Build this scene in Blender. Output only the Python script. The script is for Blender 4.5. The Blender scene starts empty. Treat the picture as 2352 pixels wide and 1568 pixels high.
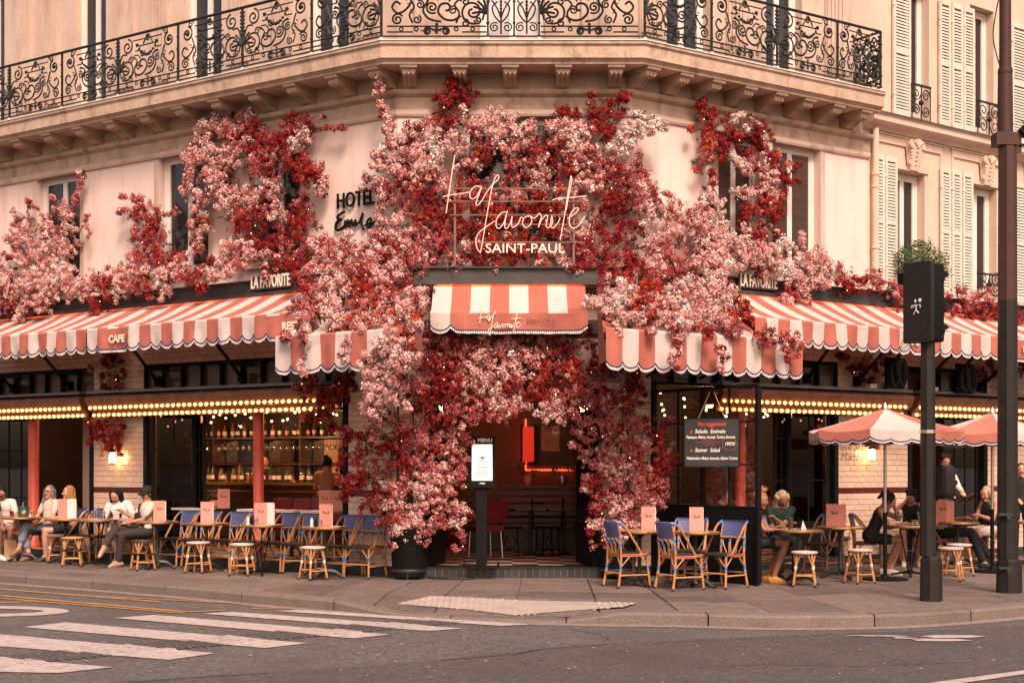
import bpy, math, random
import numpy as np
from mathutils import Vector, Matrix
R = random.Random(7)
NR = np.random.default_rng(11)
SC = bpy.context.scene
COL = SC.collection

# ------------------------------------------------------------------ camera, sky, sun, exposure
EYE = 1.6                       # lens height above the pavement
F, CX, HY = 3267.0, 1176.0, 1070.0   # 50 mm lens expressed on a 2352 px wide picture
cam_data = bpy.data.cameras.new('camera')
cam = bpy.data.objects.new('camera', cam_data)
COL.objects.link(cam)
cam.location = (0, 0, EYE)
cam.rotation_euler = (math.radians(90), 0, 0)
cam_data.lens = 50.0
cam_data.sensor_width = 36.0
cam_data.shift_y = (HY - 784.0) / 2352.0
cam_data.clip_start = 0.1
cam_data.clip_end = 3000.0
SC.camera = cam

SUN_EL, SUN_AZ = math.radians(46), math.radians(166)   # azimuth the light comes from, measured from +Y clockwise
world = bpy.data.worlds.new('World')
SC.world = world
world.use_nodes = True
wn = world.node_tree
bg = wn.nodes['Background']
sky = wn.nodes.new('ShaderNodeTexSky')
sky.sky_type = 'NISHITA'
sky.sun_disc = False
sky.sun_elevation = SUN_EL
sky.sun_rotation = SUN_AZ
sky.dust_density = 4.0
sky.air_density = 1.2
wtint = wn.nodes.new('ShaderNodeMix')
wtint.data_type = 'RGBA'
wtint.blend_type = 'MULTIPLY'
wtint.inputs[0].default_value = 1.0
wtint.inputs[7].default_value = (1.0, 0.795, 0.70, 1)      # evening haze warms the whole sky evenly
wn.links.new(sky.outputs[0], wtint.inputs[6])
wn.links.new(wtint.outputs[2], bg.inputs[0])
bg.inputs[1].default_value = 0.12

sun_data = bpy.data.lights.new('sun', 'SUN')
sun_data.energy = 2.0
sun_data.angle = math.radians(16)
sun_data.color = (1.0, 0.81, 0.69)
sun = bpy.data.objects.new('sun', sun_data)
COL.objects.link(sun)
sd = Vector((math.sin(SUN_AZ) * math.cos(SUN_EL), math.cos(SUN_AZ) * math.cos(SUN_EL), math.sin(SUN_EL)))
sun.rotation_euler = (-sd).to_track_quat('-Z', 'Y').to_euler()

SC.view_settings.view_transform = 'Standard'
SC.view_settings.look = 'None'
SC.view_settings.exposure = 1.0
SC.view_settings.gamma = 1.0
SC.render.engine = 'CYCLES'
SC.cycles.use_denoising = True
SC.cycles.max_bounces = 6
SC.cycles.transparent_max_bounces = 12
SC.cycles.caustics_reflective = False
SC.cycles.caustics_refractive = False
SC.cycles.sample_clamp_indirect = 4.0

# ------------------------------------------------------------------ small helpers
def S(r, g, b):
    f = lambda c: (c / 255 / 12.92) if c / 255 <= 0.04045 else ((c / 255 + 0.055) / 1.055) ** 2.4
    return (f(r), f(g), f(b))

def at(x, y, Z):
    "point at distance Z seen at picture position x, y"
    return Vector(((x - CX) * Z / F, Z, EYE - (y - HY) * Z / F))

def ground(x, y, z=0.0):
    Z = F * (EYE - z) / (y - HY)
    return Vector(((x - CX) * Z / F, Z, z))

class Frame:
    "a wall: t runs along it, p points out to the street, z up"
    def __init__(s, o, ang, sgn):
        a = math.radians(ang)
        s.o = Vector((o[0], o[1], 0))
        s.d = Vector((sgn * math.cos(a), math.sin(a), 0))
        s.n = Vector((sgn * math.sin(a), -math.cos(a), 0)) if ang else Vector((0, -1, 0))
        s.sgn = sgn
    def __call__(s, t, p, z):
        return s.o + s.d * t + s.n * p + Vector((0, 0, z))
    def hit(s, x, y, p=0.0):
        "wall coordinates (t, z) met by the ray through picture position x, y on the sheet p off the wall"
        u = (x - CX) / F
        o = s.o + s.n * p
        t = (u * o.y - o.x) / (s.d.x - u * s.d.y)
        Z = o.y + s.d.y * t
        return t, EYE - (y - HY) * Z / F
    def tx(s, x, p=0.0):
        return s.hit(x, HY, p)[0]
    def mat(s, t, p, z):
        "matrix with x to the right along the wall (seen from the street), y up, z out"
        r = s.d * (1 if s.sgn > 0 else -1)
        m = Matrix((( r.x, 0, s.n.x, 0), (r.y, 0, s.n.y, 0), (0, 1, 0, 0), (0, 0, 0, 1)))
        m.translation = s(t, p, z)
        return m
ANG = 34.0
LW = Frame((-1.65, 20.5), ANG, -1)       # left street front
RW = Frame((1.68, 20.5), ANG, 1)         # right street front
CW = Frame((0.0, 20.5), 0.0, 1)          # cut corner with the entrance
NW = Frame((5.84, 23.31), 37.0, 1)       # next house on the right

# ------------------------------------------------------------------ materials
MATS = {}
def nodes_of(m):
    m.use_nodes = True
    return m.node_tree.nodes, m.node_tree.links

def mat(name, col, rough=0.6, metal=0.0, var=0.12, scale=6.0, bump=0.0, bscale=80.0, rand=0.0, spec=0.5, dirt=None, dscale=1.3, dth=0.55, ramp=(.3, .7), dz=1.0):
    m = bpy.data.materials.new(name)
    N, Lk = nodes_of(m)
    b = N['Principled BSDF']
    b.inputs['Roughness'].default_value = rough
    b.inputs['Metallic'].default_value = metal
    b.inputs['Specular IOR Level'].default_value = spec
    tc = N.new('ShaderNodeTexCoord')
    no = N.new('ShaderNodeTexNoise')
    no.inputs['Scale'].default_value = scale
    no.inputs['Detail'].default_value = 6
    Lk.new(tc.outputs['Object'], no.inputs['Vector'])
    rp = N.new('ShaderNodeValToRGB')
    lo = [c * (1 - var) for c in col]; hi = [min(1, c * (1 + var)) for c in col]
    rp.color_ramp.elements[0].color = (*lo, 1); rp.color_ramp.elements[0].position = ramp[0]
    rp.color_ramp.elements[1].color = (*hi, 1); rp.color_ramp.elements[1].position = ramp[1]
    Lk.new(no.outputs[0], rp.inputs[0])
    out = rp.outputs[0]
    if dirt:
        n2 = N.new('ShaderNodeTexNoise'); n2.inputs['Scale'].default_value = dscale; n2.inputs['Detail'].default_value = 9
        n2.inputs['Roughness'].default_value = 0.65
        mpd = N.new('ShaderNodeMapping'); mpd.inputs['Scale'].default_value = (1, 1, dz)
        Lk.new(tc.outputs['Object'], mpd.inputs[0]); Lk.new(mpd.outputs[0], n2.inputs['Vector'])
        r2 = N.new('ShaderNodeValToRGB')
        r2.color_ramp.elements[0].position = dth; r2.color_ramp.elements[0].color = (0, 0, 0, 1)
        r2.color_ramp.elements[1].position = min(1, dth + 0.18); r2.color_ramp.elements[1].color = (0.75, 0.75, 0.75, 1)
        Lk.new(n2.outputs[0], r2.inputs[0])
        mx = N.new('ShaderNodeMix'); mx.data_type = 'RGBA'
        Lk.new(r2.outputs[0], mx.inputs[0]); Lk.new(out, mx.inputs[6]); mx.inputs[7].default_value = (*dirt, 1)
        out = mx.outputs[2]
    if rand:
        oi = N.new('ShaderNodeObjectInfo')
        mr = N.new('ShaderNodeMapRange'); mr.inputs['To Min'].default_value = 1 - rand; mr.inputs['To Max'].default_value = 1 + rand
        Lk.new(oi.outputs['Random'], mr.inputs['Value'])
        hs = N.new('ShaderNodeHueSaturation')
        Lk.new(out, hs.inputs['Color']); Lk.new(mr.outputs[0], hs.inputs['Value'])
        out = hs.outputs[0]
    Lk.new(out, b.inputs['Base Color'])
    if bump:
        nb = N.new('ShaderNodeTexNoise'); nb.inputs['Scale'].default_value = bscale; nb.inputs['Detail'].default_value = 4
        Lk.new(tc.outputs['Object'], nb.inputs['Vector'])
        bp = N.new('ShaderNodeBump'); bp.inputs['Strength'].default_value = bump; bp.inputs['Distance'].default_value = 0.02
        Lk.new(nb.outputs[0], bp.inputs['Height']); Lk.new(bp.outputs[0], b.inputs['Normal'])
    MATS[name] = m
    return m

def glow(name, col, strength):
    m = bpy.data.materials.new(name)
    N, Lk = nodes_of(m)
    b = N['Principled BSDF']
    b.inputs['Base Color'].default_value = (*[min(1, c) for c in col], 1)
    b.inputs['Emission Color'].default_value = (*col, 1)
    b.inputs['Emission Strength'].default_value = strength
    MATS[name] = m
    return m

def glass(name, tint, gloss=0.14, rough=0.02):
    m = bpy.data.materials.new(name)
    N, Lk = nodes_of(m)
    N.remove(N['Principled BSDF'])
    o = [n for n in N if n.type == 'OUTPUT_MATERIAL'][0]
    t = N.new('ShaderNodeBsdfTransparent'); t.inputs[0].default_value = (*tint, 1)
    g = N.new('ShaderNodeBsdfGlossy'); g.inputs['Roughness'].default_value = rough
    fr = N.new('ShaderNodeFresnel'); fr.inputs[0].default_value = 1.5
    ad = N.new('ShaderNodeMath'); ad.operation = 'MULTIPLY_ADD'; ad.inputs[1].default_value = 0.16; ad.inputs[2].default_value = gloss
    Lk.new(fr.outputs[0], ad.inputs[0])
    mx = N.new('ShaderNodeMixShader')
    Lk.new(ad.outputs[0], mx.inputs[0]); Lk.new(t.outputs[0], mx.inputs[1]); Lk.new(g.outputs[0], mx.inputs[2])
    Lk.new(mx.outputs[0], o.inputs[0])
    MATS[name] = m
    return m

STONE = mat('stone', (0.55, 0.405, 0.32), 0.85, var=0.10, scale=2.5, bump=0.25, bscale=30, dirt=(0.34, 0.235, 0.175), dscale=2.6, dth=0.52, dz=.2)
STONE_DIRTY = mat('weathered_stone', (0.46, 0.33, 0.24), 0.9, var=0.16, scale=5, bump=0.5, bscale=22, dirt=(0.15, 0.10, 0.075), dscale=4, dth=0.53, dz=.35)
RENDERW = mat('painted_render', (0.72, 0.555, 0.48), 0.8, var=0.05, scale=1.2, bump=0.06, bscale=60, dirt=(0.54, 0.39, 0.32), dscale=2.2, dth=0.50, dz=.16)
NSTONE = mat('neighbour_stone', (0.60, 0.45, 0.35), 0.85, var=0.08, scale=2, bump=0.15, bscale=30, dirt=(0.42, 0.30, 0.22), dscale=1.2, dth=0.56)
TILE = mat('glazed_tile', (0.66, 0.47, 0.36), 0.18, var=0.06, scale=9, rand=0.09, bump=0.03, bscale=12)
GROUT = mat('grout', (0.30, 0.20, 0.15), 0.9)
TILE_RED = mat('oxblood_tile', (0.10, 0.018, 0.014), 0.2, rand=0.1)
TILE_DARK = mat('dark_tile', (0.030, 0.032, 0.033), 0.3, rand=0.3)
BLACK = mat('black_paint', (0.007, 0.0065, 0.0065), 0.6, spec=0.12, var=0.3, scale=14, bump=0.05, bscale=40)
BLACKW = mat('worn_black_paint', (0.008, 0.0075, 0.0075), 0.6, spec=0.12, var=0.3, scale=10, dirt=(0.34, 0.29, 0.25), dscale=11, dth=0.69)
IRON = mat('wrought_iron', (0.014, 0.016, 0.015), 0.6, spec=0.35, var=0.35, scale=30, bump=0.2, bscale=60)
BEAM = mat('fascia_beam_paint', (0.040, 0.036, 0.034), 0.55, var=0.25, scale=5, dirt=(0.10, 0.075, 0.06), dscale=4)
WHITE = mat('white_paint', (0.74, 0.66, 0.60), 0.5, var=0.06, scale=4)
SHUT = mat('shutter_paint', (0.68, 0.55, 0.46), 0.65, var=0.10, scale=10, dirt=(0.42, 0.30, 0.22), dscale=9, dth=0.6, rand=0.05)
DARKGL = mat('dark_window_glass', (0.022, 0.020, 0.019), 0.06, var=0.3, scale=1.0, spec=0.7)
BROWNGL = mat('smoked_transom_glass', (0.085, 0.045, 0.030), 0.22, var=0.3, scale=1.5)
CLEAR = glass('clear_glass', (0.90, 0.87, 0.84), 0.0)
WINEGL = glass('drinking_glass', (0.90, 0.88, 0.86), 0.22)
CORAL = mat('coral_canvas', (0.37, 0.110, 0.075), 0.85, var=0.12, scale=3, bump=0.35, bscale=7, dirt=(0.29, 0.085, 0.066), dscale=2.4)
CREAM = mat('cream_canvas', (0.53, 0.445, 0.405), 0.85, var=0.07, scale=3, bump=0.35, bscale=7, dirt=(0.42, 0.33, 0.285), dscale=2.2)
PARAS = mat('sunlit_coral_canvas', (0.48, 0.165, 0.115), 0.85, var=0.10, scale=3, bump=0.35, bscale=7)  # coral canvas coloured lighter to put sunlight on the parasols
NAVY = mat('navy_trim', (0.012, 0.028, 0.12), 0.7)
FRINGE = mat('fringe_cotton', (0.72, 0.62, 0.56), 0.95, var=0.2, scale=90)
REDCOL = mat('coral_column_paint', (0.50, 0.075, 0.045), 0.5, var=0.12, scale=8, bump=0.05, bscale=60)
BRONZE = mat('marquee_bronze', (0.24, 0.105, 0.060), 0.42, metal=0.35, var=0.25, scale=6, dirt=(0.05, 0.03, 0.022), dscale=7)
BULB = glow('lit_bulb', (1.0, 0.42, 0.10), 4.0)
LED = glow('led_strip', (1.0, 0.13, 0.03), 9.0)
NEON = glow('neon_tube', (1.0, 0.41, 0.32), 0.64)
LAMPGL = glow('lantern_glass', (1.0, 0.62, 0.25), 16.0)
FAIRY = glow('fairy_light', (1.0, 0.60, 0.25), 5.0)
ASPHALT = mat('asphalt', (0.098, 0.084, 0.078), 0.85, var=0.36, scale=26, ramp=(.40, .60), bump=0.5, bscale=70, dirt=(0.070, 0.059, 0.055), dscale=0.8, dth=0.47)
ASPHALT2 = mat('newer_asphalt', (0.070, 0.059, 0.055), 0.85, var=0.32, scale=28, ramp=(.40, .60), bump=0.4, bscale=80, dirt=(0.049, 0.041, 0.038), dscale=0.9, dth=0.48)
ROADPAINT = mat('road_paint', (0.43, 0.36, 0.33), 0.7, var=0.10, scale=30, dirt=(0.20, 0.168, 0.155), dscale=9, dth=0.48)
YELLOWP = mat('yellow_road_paint', (0.42, 0.21, 0.06), 0.75, var=0.2, scale=20, dirt=(0.085, 0.07, 0.06), dscale=8, dth=0.5)
SLAB = mat('granite_slab', (0.140, 0.107, 0.092), 0.7, var=0.28, scale=14.0, bump=0.3, bscale=50, rand=0.24, dirt=(0.078, 0.057, 0.048), dscale=2.4, dth=0.50)
KERB = mat('granite_kerb', (0.150, 0.116, 0.096), 0.8, var=0.3, scale=60, bump=0.35, bscale=60, rand=0.10, dirt=(0.09, 0.07, 0.055), dscale=3, dth=0.52)
JOINT = mat('pavement_joint', (0.22, 0.17, 0.145), 0.9, var=0.3, scale=8)
TACT = mat('tactile_paving', (0.37, 0.305, 0.265), 0.7, var=0.12, scale=12, dirt=(0.22, 0.17, 0.14), dscale=3)
CANE = mat('rattan_cane', (0.43, 0.19, 0.070), 0.45, var=0.25, scale=14, rand=0.12)
CANE_T = mat('thin_rattan', (0.50, 0.26, 0.11), 0.5, var=0.2, scale=14)
CANE_RED = mat('red_rattan_band', (0.42, 0.12, 0.06), 0.5, var=0.2, scale=14)
BLUEB = mat('blue_binding', (0.006, 0.19, 0.58), 0.45)
WHITEB = mat('white_binding', (0.72, 0.64, 0.58), 0.5)
BLACKB = mat('black_rubber', (0.012, 0.011, 0.011), 0.6)
BRASS = mat('brass_rim', (0.55, 0.30, 0.09), 0.25, metal=0.9, var=0.1)
TABLETOP = mat('pink_tabletop', (0.42, 0.26, 0.26), 0.14, var=0.10, scale=12)
CASTIRON = mat('cast_iron', (0.020, 0.019, 0.019), 0.5, bump=0.1, bscale=50)
STEEL = mat('brushed_steel', (0.55, 0.50, 0.46), 0.3, metal=0.9)
MENUP = mat('salmon_menu_card', (0.66, 0.25, 0.19), 0.7, var=0.05, rand=0.08)
PAPER = mat('white_paper', (0.76, 0.68, 0.63), 0.8, var=0.04)
INK = mat('dark_ink', (0.035, 0.012, 0.012), 0.8)
SIGNCREAM = mat('cream_sign_paint', (0.75, 0.64, 0.52), 0.6, var=0.04)
CHALK = mat('chalk', (0.74, 0.68, 0.62), 0.95)
CHALKRED = mat('red_chalk', (0.60, 0.06, 0.05), 0.95)
SLATE = mat('chalkboard', (0.020, 0.019, 0.020), 0.7, var=0.4, scale=7)
WOODD = mat('dark_wood', (0.065, 0.028, 0.016), 0.35, var=0.35, scale=9)
CRIMSON = mat('crimson_leather', (0.20, 0.010, 0.016), 0.42, var=0.2)
INTW = mat('interior_dark_wall', (0.022, 0.010, 0.008), 0.6, var=0.3, scale=3)
INTRED = mat('interior_red_wall', (0.24, 0.060, 0.038), 0.6, var=0.2, scale=2)
MIRROR = mat('bar_mirror', (0.80, 0.76, 0.70), 0.04, metal=1.0, var=0.02)
POLE = mat('street_furniture_paint', (0.017, 0.0135, 0.012), 0.5, spec=0.25, var=0.2, scale=9, dirt=(0.045, 0.035, 0.030), dscale=5, dth=0.6)
POLERED = mat('brown_lamp_post_paint', (0.060, 0.026, 0.020), 0.5, spec=0.25, var=0.15, scale=6, dirt=(0.085, 0.034, 0.026), dscale=4, dth=0.56)
LEAF = mat('green_leaf', (0.045, 0.085, 0.022), 0.6, var=0.5, scale=25)
TWIG = mat('dark_twig', (0.050, 0.026, 0.018), 0.8, var=0.3, scale=20)
LEAD = mat('zinc_flashing', (0.16, 0.14, 0.13), 0.5, metal=0.3, var=0.2)
BAGP = mat('brown_paper_bag', (0.40, 0.23, 0.12), 0.8)

def woven():
    m = bpy.data.materials.new('blue_woven_rattan')
    N, Lk = nodes_of(m)
    b = N['Principled BSDF']; b.inputs['Roughness'].default_value = 0.4
    tc = N.new('ShaderNodeTexCoord')
    mp = N.new('ShaderNodeMapping'); mp.inputs['Rotation'].default_value = (0, 0, 0); mp.inputs['Scale'].default_value = (1, 0.0, 1)
    ck = N.new('ShaderNodeTexChecker'); ck.inputs['Scale'].default_value = 34
    ck.inputs[1].default_value = (0.003, 0.10, 0.30, 1); ck.inputs[2].default_value = (0.26, 0.10, 0.075, 1)
    c2 = N.new('ShaderNodeTexChecker'); c2.inputs['Scale'].default_value = 68
    c2.inputs[1].default_value = (0.002, 0.07, 0.24, 1); c2.inputs[2].default_value = (0.003, 0.11, 0.34, 1)
    mx = N.new('ShaderNodeMix'); mx.data_type = 'RGBA'; mx.inputs[0].default_value = 0.38
    Lk.new(tc.outputs['Object'], mp.inputs[0]); Lk.new(mp.outputs[0], ck.inputs[0]); Lk.new(mp.outputs[0], c2.inputs[0])
    Lk.new(ck.outputs[0], mx.inputs[6]); Lk.new(c2.outputs[0], mx.inputs[7])
    Lk.new(mx.outputs[2], b.inputs['Base Color'])
    return m
WOVEN = woven()

def weave2(name, c1, c2, sc):
    m = bpy.data.materials.new(name)
    N, Lk = nodes_of(m)
    b = N['Principled BSDF']; b.inputs['Roughness'].default_value = 0.5
    tc = N.new('ShaderNodeTexCoord')
    ck = N.new('ShaderNodeTexChecker'); ck.inputs['Scale'].default_value = sc
    ck.inputs[1].default_value = (*c1, 1); ck.inputs[2].default_value = (*c2, 1)
    Lk.new(tc.outputs['Object'], ck.inputs[0]); Lk.new(ck.outputs[0], b.inputs['Base Color'])
    return m
SEATW = weave2('black_woven_seat', (0.012, 0.012, 0.013), (0.045, 0.042, 0.042), 60)
STOOLW = weave2('cream_woven_seat', (0.70, 0.60, 0.52), (0.58, 0.48, 0.41), 55)
CHECKER = weave2('checker_floor', (0.42, 0.28, 0.22), (0.03, 0.02, 0.02), 2.6)

# ------------------------------------------------------------------ mesh builder
class MB:
    def __init__(s):
        s.v = []; s.f = []; s.m = []
    def add(s, vs, fs, m=0):
        b = len(s.v)
        s.v.extend([tuple(v) for v in vs])
        s.f.extend([tuple(i + b for i in f) for f in fs])
        s.m.extend([m] * len(fs))
        return s
    def box(s, fr, t0, t1, p0, p1, z0, z1, m=0):
        vs = [fr(t, p, z) for z in (z0, z1) for (t, p) in ((t0, p0), (t1, p0), (t1, p1), (t0, p1))]
        return s.add(vs, [(0, 3, 2, 1), (4, 5, 6, 7), (0, 1, 5, 4), (1, 2, 6, 5), (2, 3, 7, 6), (3, 0, 4, 7)], m)
    def cbox(s, c, sz, m=0):
        f = lambda t, p, z: Vector((c[0] + t, c[1] + p, c[2] + z))
        return s.box(f, -sz[0] / 2, sz[0] / 2, -sz[1] / 2, sz[1] / 2, -sz[2] / 2, sz[2] / 2, m)
    def quad(s, a, b, c, d, m=0):
        return s.add([a, b, c, d], [(0, 1, 2, 3)], m)
    def tube(s, pts, r, n=6, m=0, closed=False):
        pts = [Vector(p) for p in pts]
        k = len(pts)
        rs = r if isinstance(r, (list, tuple)) else [r] * k
        vs = []; prev = None
        for i in range(k):
            if closed:
                d = pts[(i + 1) % k] - pts[i - 1]
            else:
                d = pts[min(i + 1, k - 1)] - pts[max(i - 1, 0)]
            if d.length < 1e-9: d = Vector((0, 0, 1))
            d.normalize()
            if prev is None:
                ref = Vector((0, 0, 1)) if abs(d.z) < 0.9 else Vector((1, 0, 0))
                a = d.cross(ref).normalized()
            else:
                a = prev - d * prev.dot(d)
                a = a.normalized() if a.length > 1e-6 else d.orthogonal().normalized()
            prev = a
            b = d.cross(a)
            for j in range(n):
                w = 2 * math.pi * j / n
                vs.append(pts[i] + (a * math.cos(w) + b * math.sin(w)) * rs[i])
        fs = []
        for i in range(k if closed else k - 1):
            i2 = (i + 1) % k
            for j in range(n):
                j2 = (j + 1) % n
                fs.append((i * n + j, i * n + j2, i2 * n + j2, i2 * n + j))
        if not closed:
            fs.append(tuple(range(n - 1, -1, -1))); fs.append(tuple((k - 1) * n + j for j in range(n)))
        return s.add(vs, fs, m)
    def lathe(s, c, prof, n=14, m=0, axis=None):
        vs = []
        for (r, z) in prof:
            for j in range(n):
                w = 2 * math.pi * j / n
                vs.append(Vector((c[0] + r * math.cos(w), c[1] + r * math.sin(w), c[2] + z)))
        fs = []
        for i in range(len(prof) - 1):
            for j in range(n):
                j2 = (j + 1) % n
                fs.append((i * n + j, i * n + j2, (i + 1) * n + j2, (i + 1) * n + j))
        fs.append(tuple(range(n - 1, -1, -1))); fs.append(tuple((len(prof) - 1) * n + j for j in range(n)))
        return s.add(vs, fs, m)
    def ball(s, c, r, n=8, k=5, m=0, M=None):
        "ellipsoid; r may be a triple, M an optional 3x3"
        rr = r if isinstance(r, (tuple, list)) else (r, r, r)
        vs = [Vector((0, 0, rr[2]))]
        for i in range(1, k):
            a = math.pi * i / k
            for j in range(n):
                w = 2 * math.pi * j / n
                vs.append(Vector((rr[0] * math.sin(a) * math.cos(w), rr[1] * math.sin(a) * math.sin(w), rr[2] * math.cos(a))))
        vs.append(Vector((0, 0, -rr[2])))
        if M is not None: vs = [M @ v for v in vs]
        vs = [Vector(c) + v for v in vs]
        fs = [(0, 1 + j, 1 + (j + 1) % n) for j in range(n)]
        for i in range(k - 2):
            for j in range(n):
                j2 = (j + 1) % n
                fs.append((1 + i * n + j, 1 + (i + 1) * n + j, 1 + (i + 1) * n + j2, 1 + i * n + j2))
        e = len(vs) - 1; b = 1 + (k - 2) * n
        fs += [(b + j, e, b + (j + 1) % n) for j in range(n)]
        return s.add(vs, fs, m)
    def capsule(s, a, b, ra, rb, n=10):
        a = Vector(a); b = Vector(b); d = b - a
        L = d.length
        if L < 1e-6: return s.ball(a, ra)
        d /= L
        pts = []; rs = []
        for w in (-90, -60, -30, 0):
            q = math.radians(w); pts.append(a + d * (ra * math.sin(q))); rs.append(max(1e-4, ra * math.cos(q)))
        for w in (0, 30, 60, 90):
            q = math.radians(w); pts.append(b + d * (rb * math.sin(q))); rs.append(max(1e-4, rb * math.cos(q)))
        return s.tube(pts, rs, n)
    def poly(s, pts, off, m=0):
        "flat outline pushed along off into a solid"
        off = Vector(off); k = len(pts)
        pts = [Vector(p) for p in pts]
        vs = pts + [p + off for p in pts]
        fs = [tuple(range(k)), tuple(range(2 * k - 1, k - 1, -1))]
        fs += [(i, (i + 1) % k, (i + 1) % k + k, i + k) for i in range(k)]
        return s.add(vs, fs, m)
    def mesh(s, name, mats, smooth=None):
        me = bpy.data.meshes.new(name)
        me.from_pydata(s.v, [], s.f)
        for mt in (mats if isinstance(mats, (list, tuple)) else [mats]): me.materials.append(mt)
        if any(s.m): me.polygons.foreach_set('material_index', s.m)
        if smooth:
            me.polygons.foreach_set('use_smooth', [True] * len(s.f))
            if smooth is not True:
                me.set_sharp_from_angle(angle=math.radians(smooth))
        me.update()
        return me
    def build(s, name, mats, parent=None, smooth=40, world=True, **tags):
        return put(name, s.mesh(name, mats, smooth), parent, world, **tags)

def put(name, me, parent=None, world=True, M=None, **tags):
    o = bpy.data.objects.new(name, me)
    COL.objects.link(o)
    if M is not None: o.matrix_basis = M
    if parent is not None:
        o.parent = parent
        if world and parent.parent is None and parent.type == 'EMPTY':
            o.matrix_parent_inverse = Matrix.Translation(-Vector(parent.location))
    for k, v in tags.items():
        if v: o[k] = v
    return o

def thing(name, label, cat, loc=(0, 0, 0), rotz=0.0, group=None):
    o = bpy.data.objects.new(name, None)
    COL.objects.link(o)
    o.empty_display_size = 0.1
    o.location = loc; o.rotation_euler = (0, 0, rotz)
    o['label'] = label; o['category'] = cat
    if group: o['group'] = group
    return o

def part_empty(name, parent, loc=None):
    o = bpy.data.objects.new(name, None)
    COL.objects.link(o)
    o.parent = parent
    o.matrix_parent_inverse = Matrix.Translation(-Vector(parent.location))
    return o

def kids(o): return [c for c in KIDS.get(o.name, [])]
KIDS = {}
def index_kids():
    KIDS.clear()
    for o in COL.objects:
        if o.parent: KIDS.setdefault(o.parent.name, []).append(o)
def copy_tree(root, loc, rotz, label, group=None):
    "copies a thing, its parts and their sub-parts"
    r = root.copy(); COL.objects.link(r)
    r.location = loc; r.rotation_euler = (0, 0, rotz); r['label'] = label
    if group: r['group'] = group
    for c in kids(root):
        d = c.copy(); COL.objects.link(d); d.parent = r
        for g in kids(c):
            e = g.copy(); COL.objects.link(e); e.parent = d
    return r

FONT_CACHE = {}
def text_mesh(body, size, mt, ext=0.004, bold=0.0, shear=0.0, align='CENTER', spacing=1.0):
    key = (body, size, mt.name, ext, bold, shear, align)
    if key in FONT_CACHE: return FONT_CACHE[key]
    c = bpy.data.curves.new('text', 'FONT')
    c.body = body; c.size = size; c.extrude = ext; c.offset = bold; c.shear = shear
    c.align_x = align; c.align_y = 'CENTER'; c.space_character = spacing
    c.resolution_u = 3
    o = bpy.data.objects.new('text', c)
    COL.objects.link(o)
    dg = bpy.context.evaluated_depsgraph_get()
    me = bpy.data.meshes.new_from_object(o.evaluated_get(dg))
    bpy.data.objects.remove(o)
    me.materials.clear(); me.materials.append(mt)
    FONT_CACHE[key] = me
    return me

def spline(pts, n=6):
    "Catmull-Rom through the points"
    P = [Vector(p) for p in pts]
    out = []
    for i in range(len(P) - 1):
        a = P[max(i - 1, 0)]; b = P[i]; c = P[i + 1]; d = P[min(i + 2, len(P) - 1)]
        for k in range(n):
            t = k / n
            out.append(0.5 * ((2 * b) + (c - a) * t + (2 * a - 5 * b + 4 * c - d) * t * t + (3 * b - a - 3 * c + d) * t ** 3))
    out.append(P[-1])
    return out
# ================================================================== ground
def gpoly(name, pts, z, mt, **tags):
    mb = MB(); mb.add([Vector((p[0], p[1], z)) for p in pts], [tuple(range(len(pts)))])
    return mb.build(name, mt, tags.pop('parent', None), smooth=None, **tags)

mb = MB(); G = 900
mb.add([(-G, -G, -.13), (G, -G, -.13), (G, G, -.13), (-G, G, -.13)], [(0, 1, 2, 3)])
road = mb.build('road', ASPHALT, None, smooth=None, kind='structure')

# newer asphalt lane that sweeps round the corner
edge = [(-300, 1640), (0, 1588), (420, 1556), (760, 1535), (1000, 1515), (1240, 1490), (1500, 1472), (1700, 1463), (1900, 1455), (2100, 1448), (2360, 1437), (2700, 1424)]
lane = [ground(x, y, -.13) for x, y in edge]
lane = [Vector((p.x, p.y, 0)) for p in spline(lane, 4)]
gpoly('asphalt_lane', [(p.x, p.y) for p in lane] + [(14, 8), (6, 2), (-12, 2)], -.126, ASPHALT2, kind='structure')

def mark(name, poly, z=-.122, mt=ROADPAINT, parent=None):
    return gpoly(name, [ground(x, y, z)[:2] for x, y in poly], z, mt, parent=parent)

SPX = []
def inside(p, P):
    c = False
    for i in range(len(P)):
        a, b = P[i], P[i - 1]
        if (a.y > p.y) != (b.y > p.y) and p.x < (b.x - a.x) * (p.y - a.y) / (b.y - a.y) + a.x: c = not c
    return c
cw = thing('zebra_crossing', 'white painted zebra crossing on the grey road at the left', 'crosswalk', ground(700, 1460, -.13))
for poly in ([(-60, 1513), (0, 1510), (261, 1531), (135, 1544), (-60, 1541)],
             [(-60, 1453), (0, 1455.5), (495, 1499), (387, 1514), (-60, 1478)],
             [(54, 1439), (151, 1428), (707, 1476), (608, 1487)],
             [(263, 1418), (356, 1411), (893, 1456), (814, 1465)],
             [(464, 1408), (533, 1404), (1064, 1442), (985, 1448)],
             [(635, 1402), (691, 1399.6), (1222, 1433), (1149, 1436)]):
    mark('stripe', poly, parent=cw); SPX.append(poly)
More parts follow.
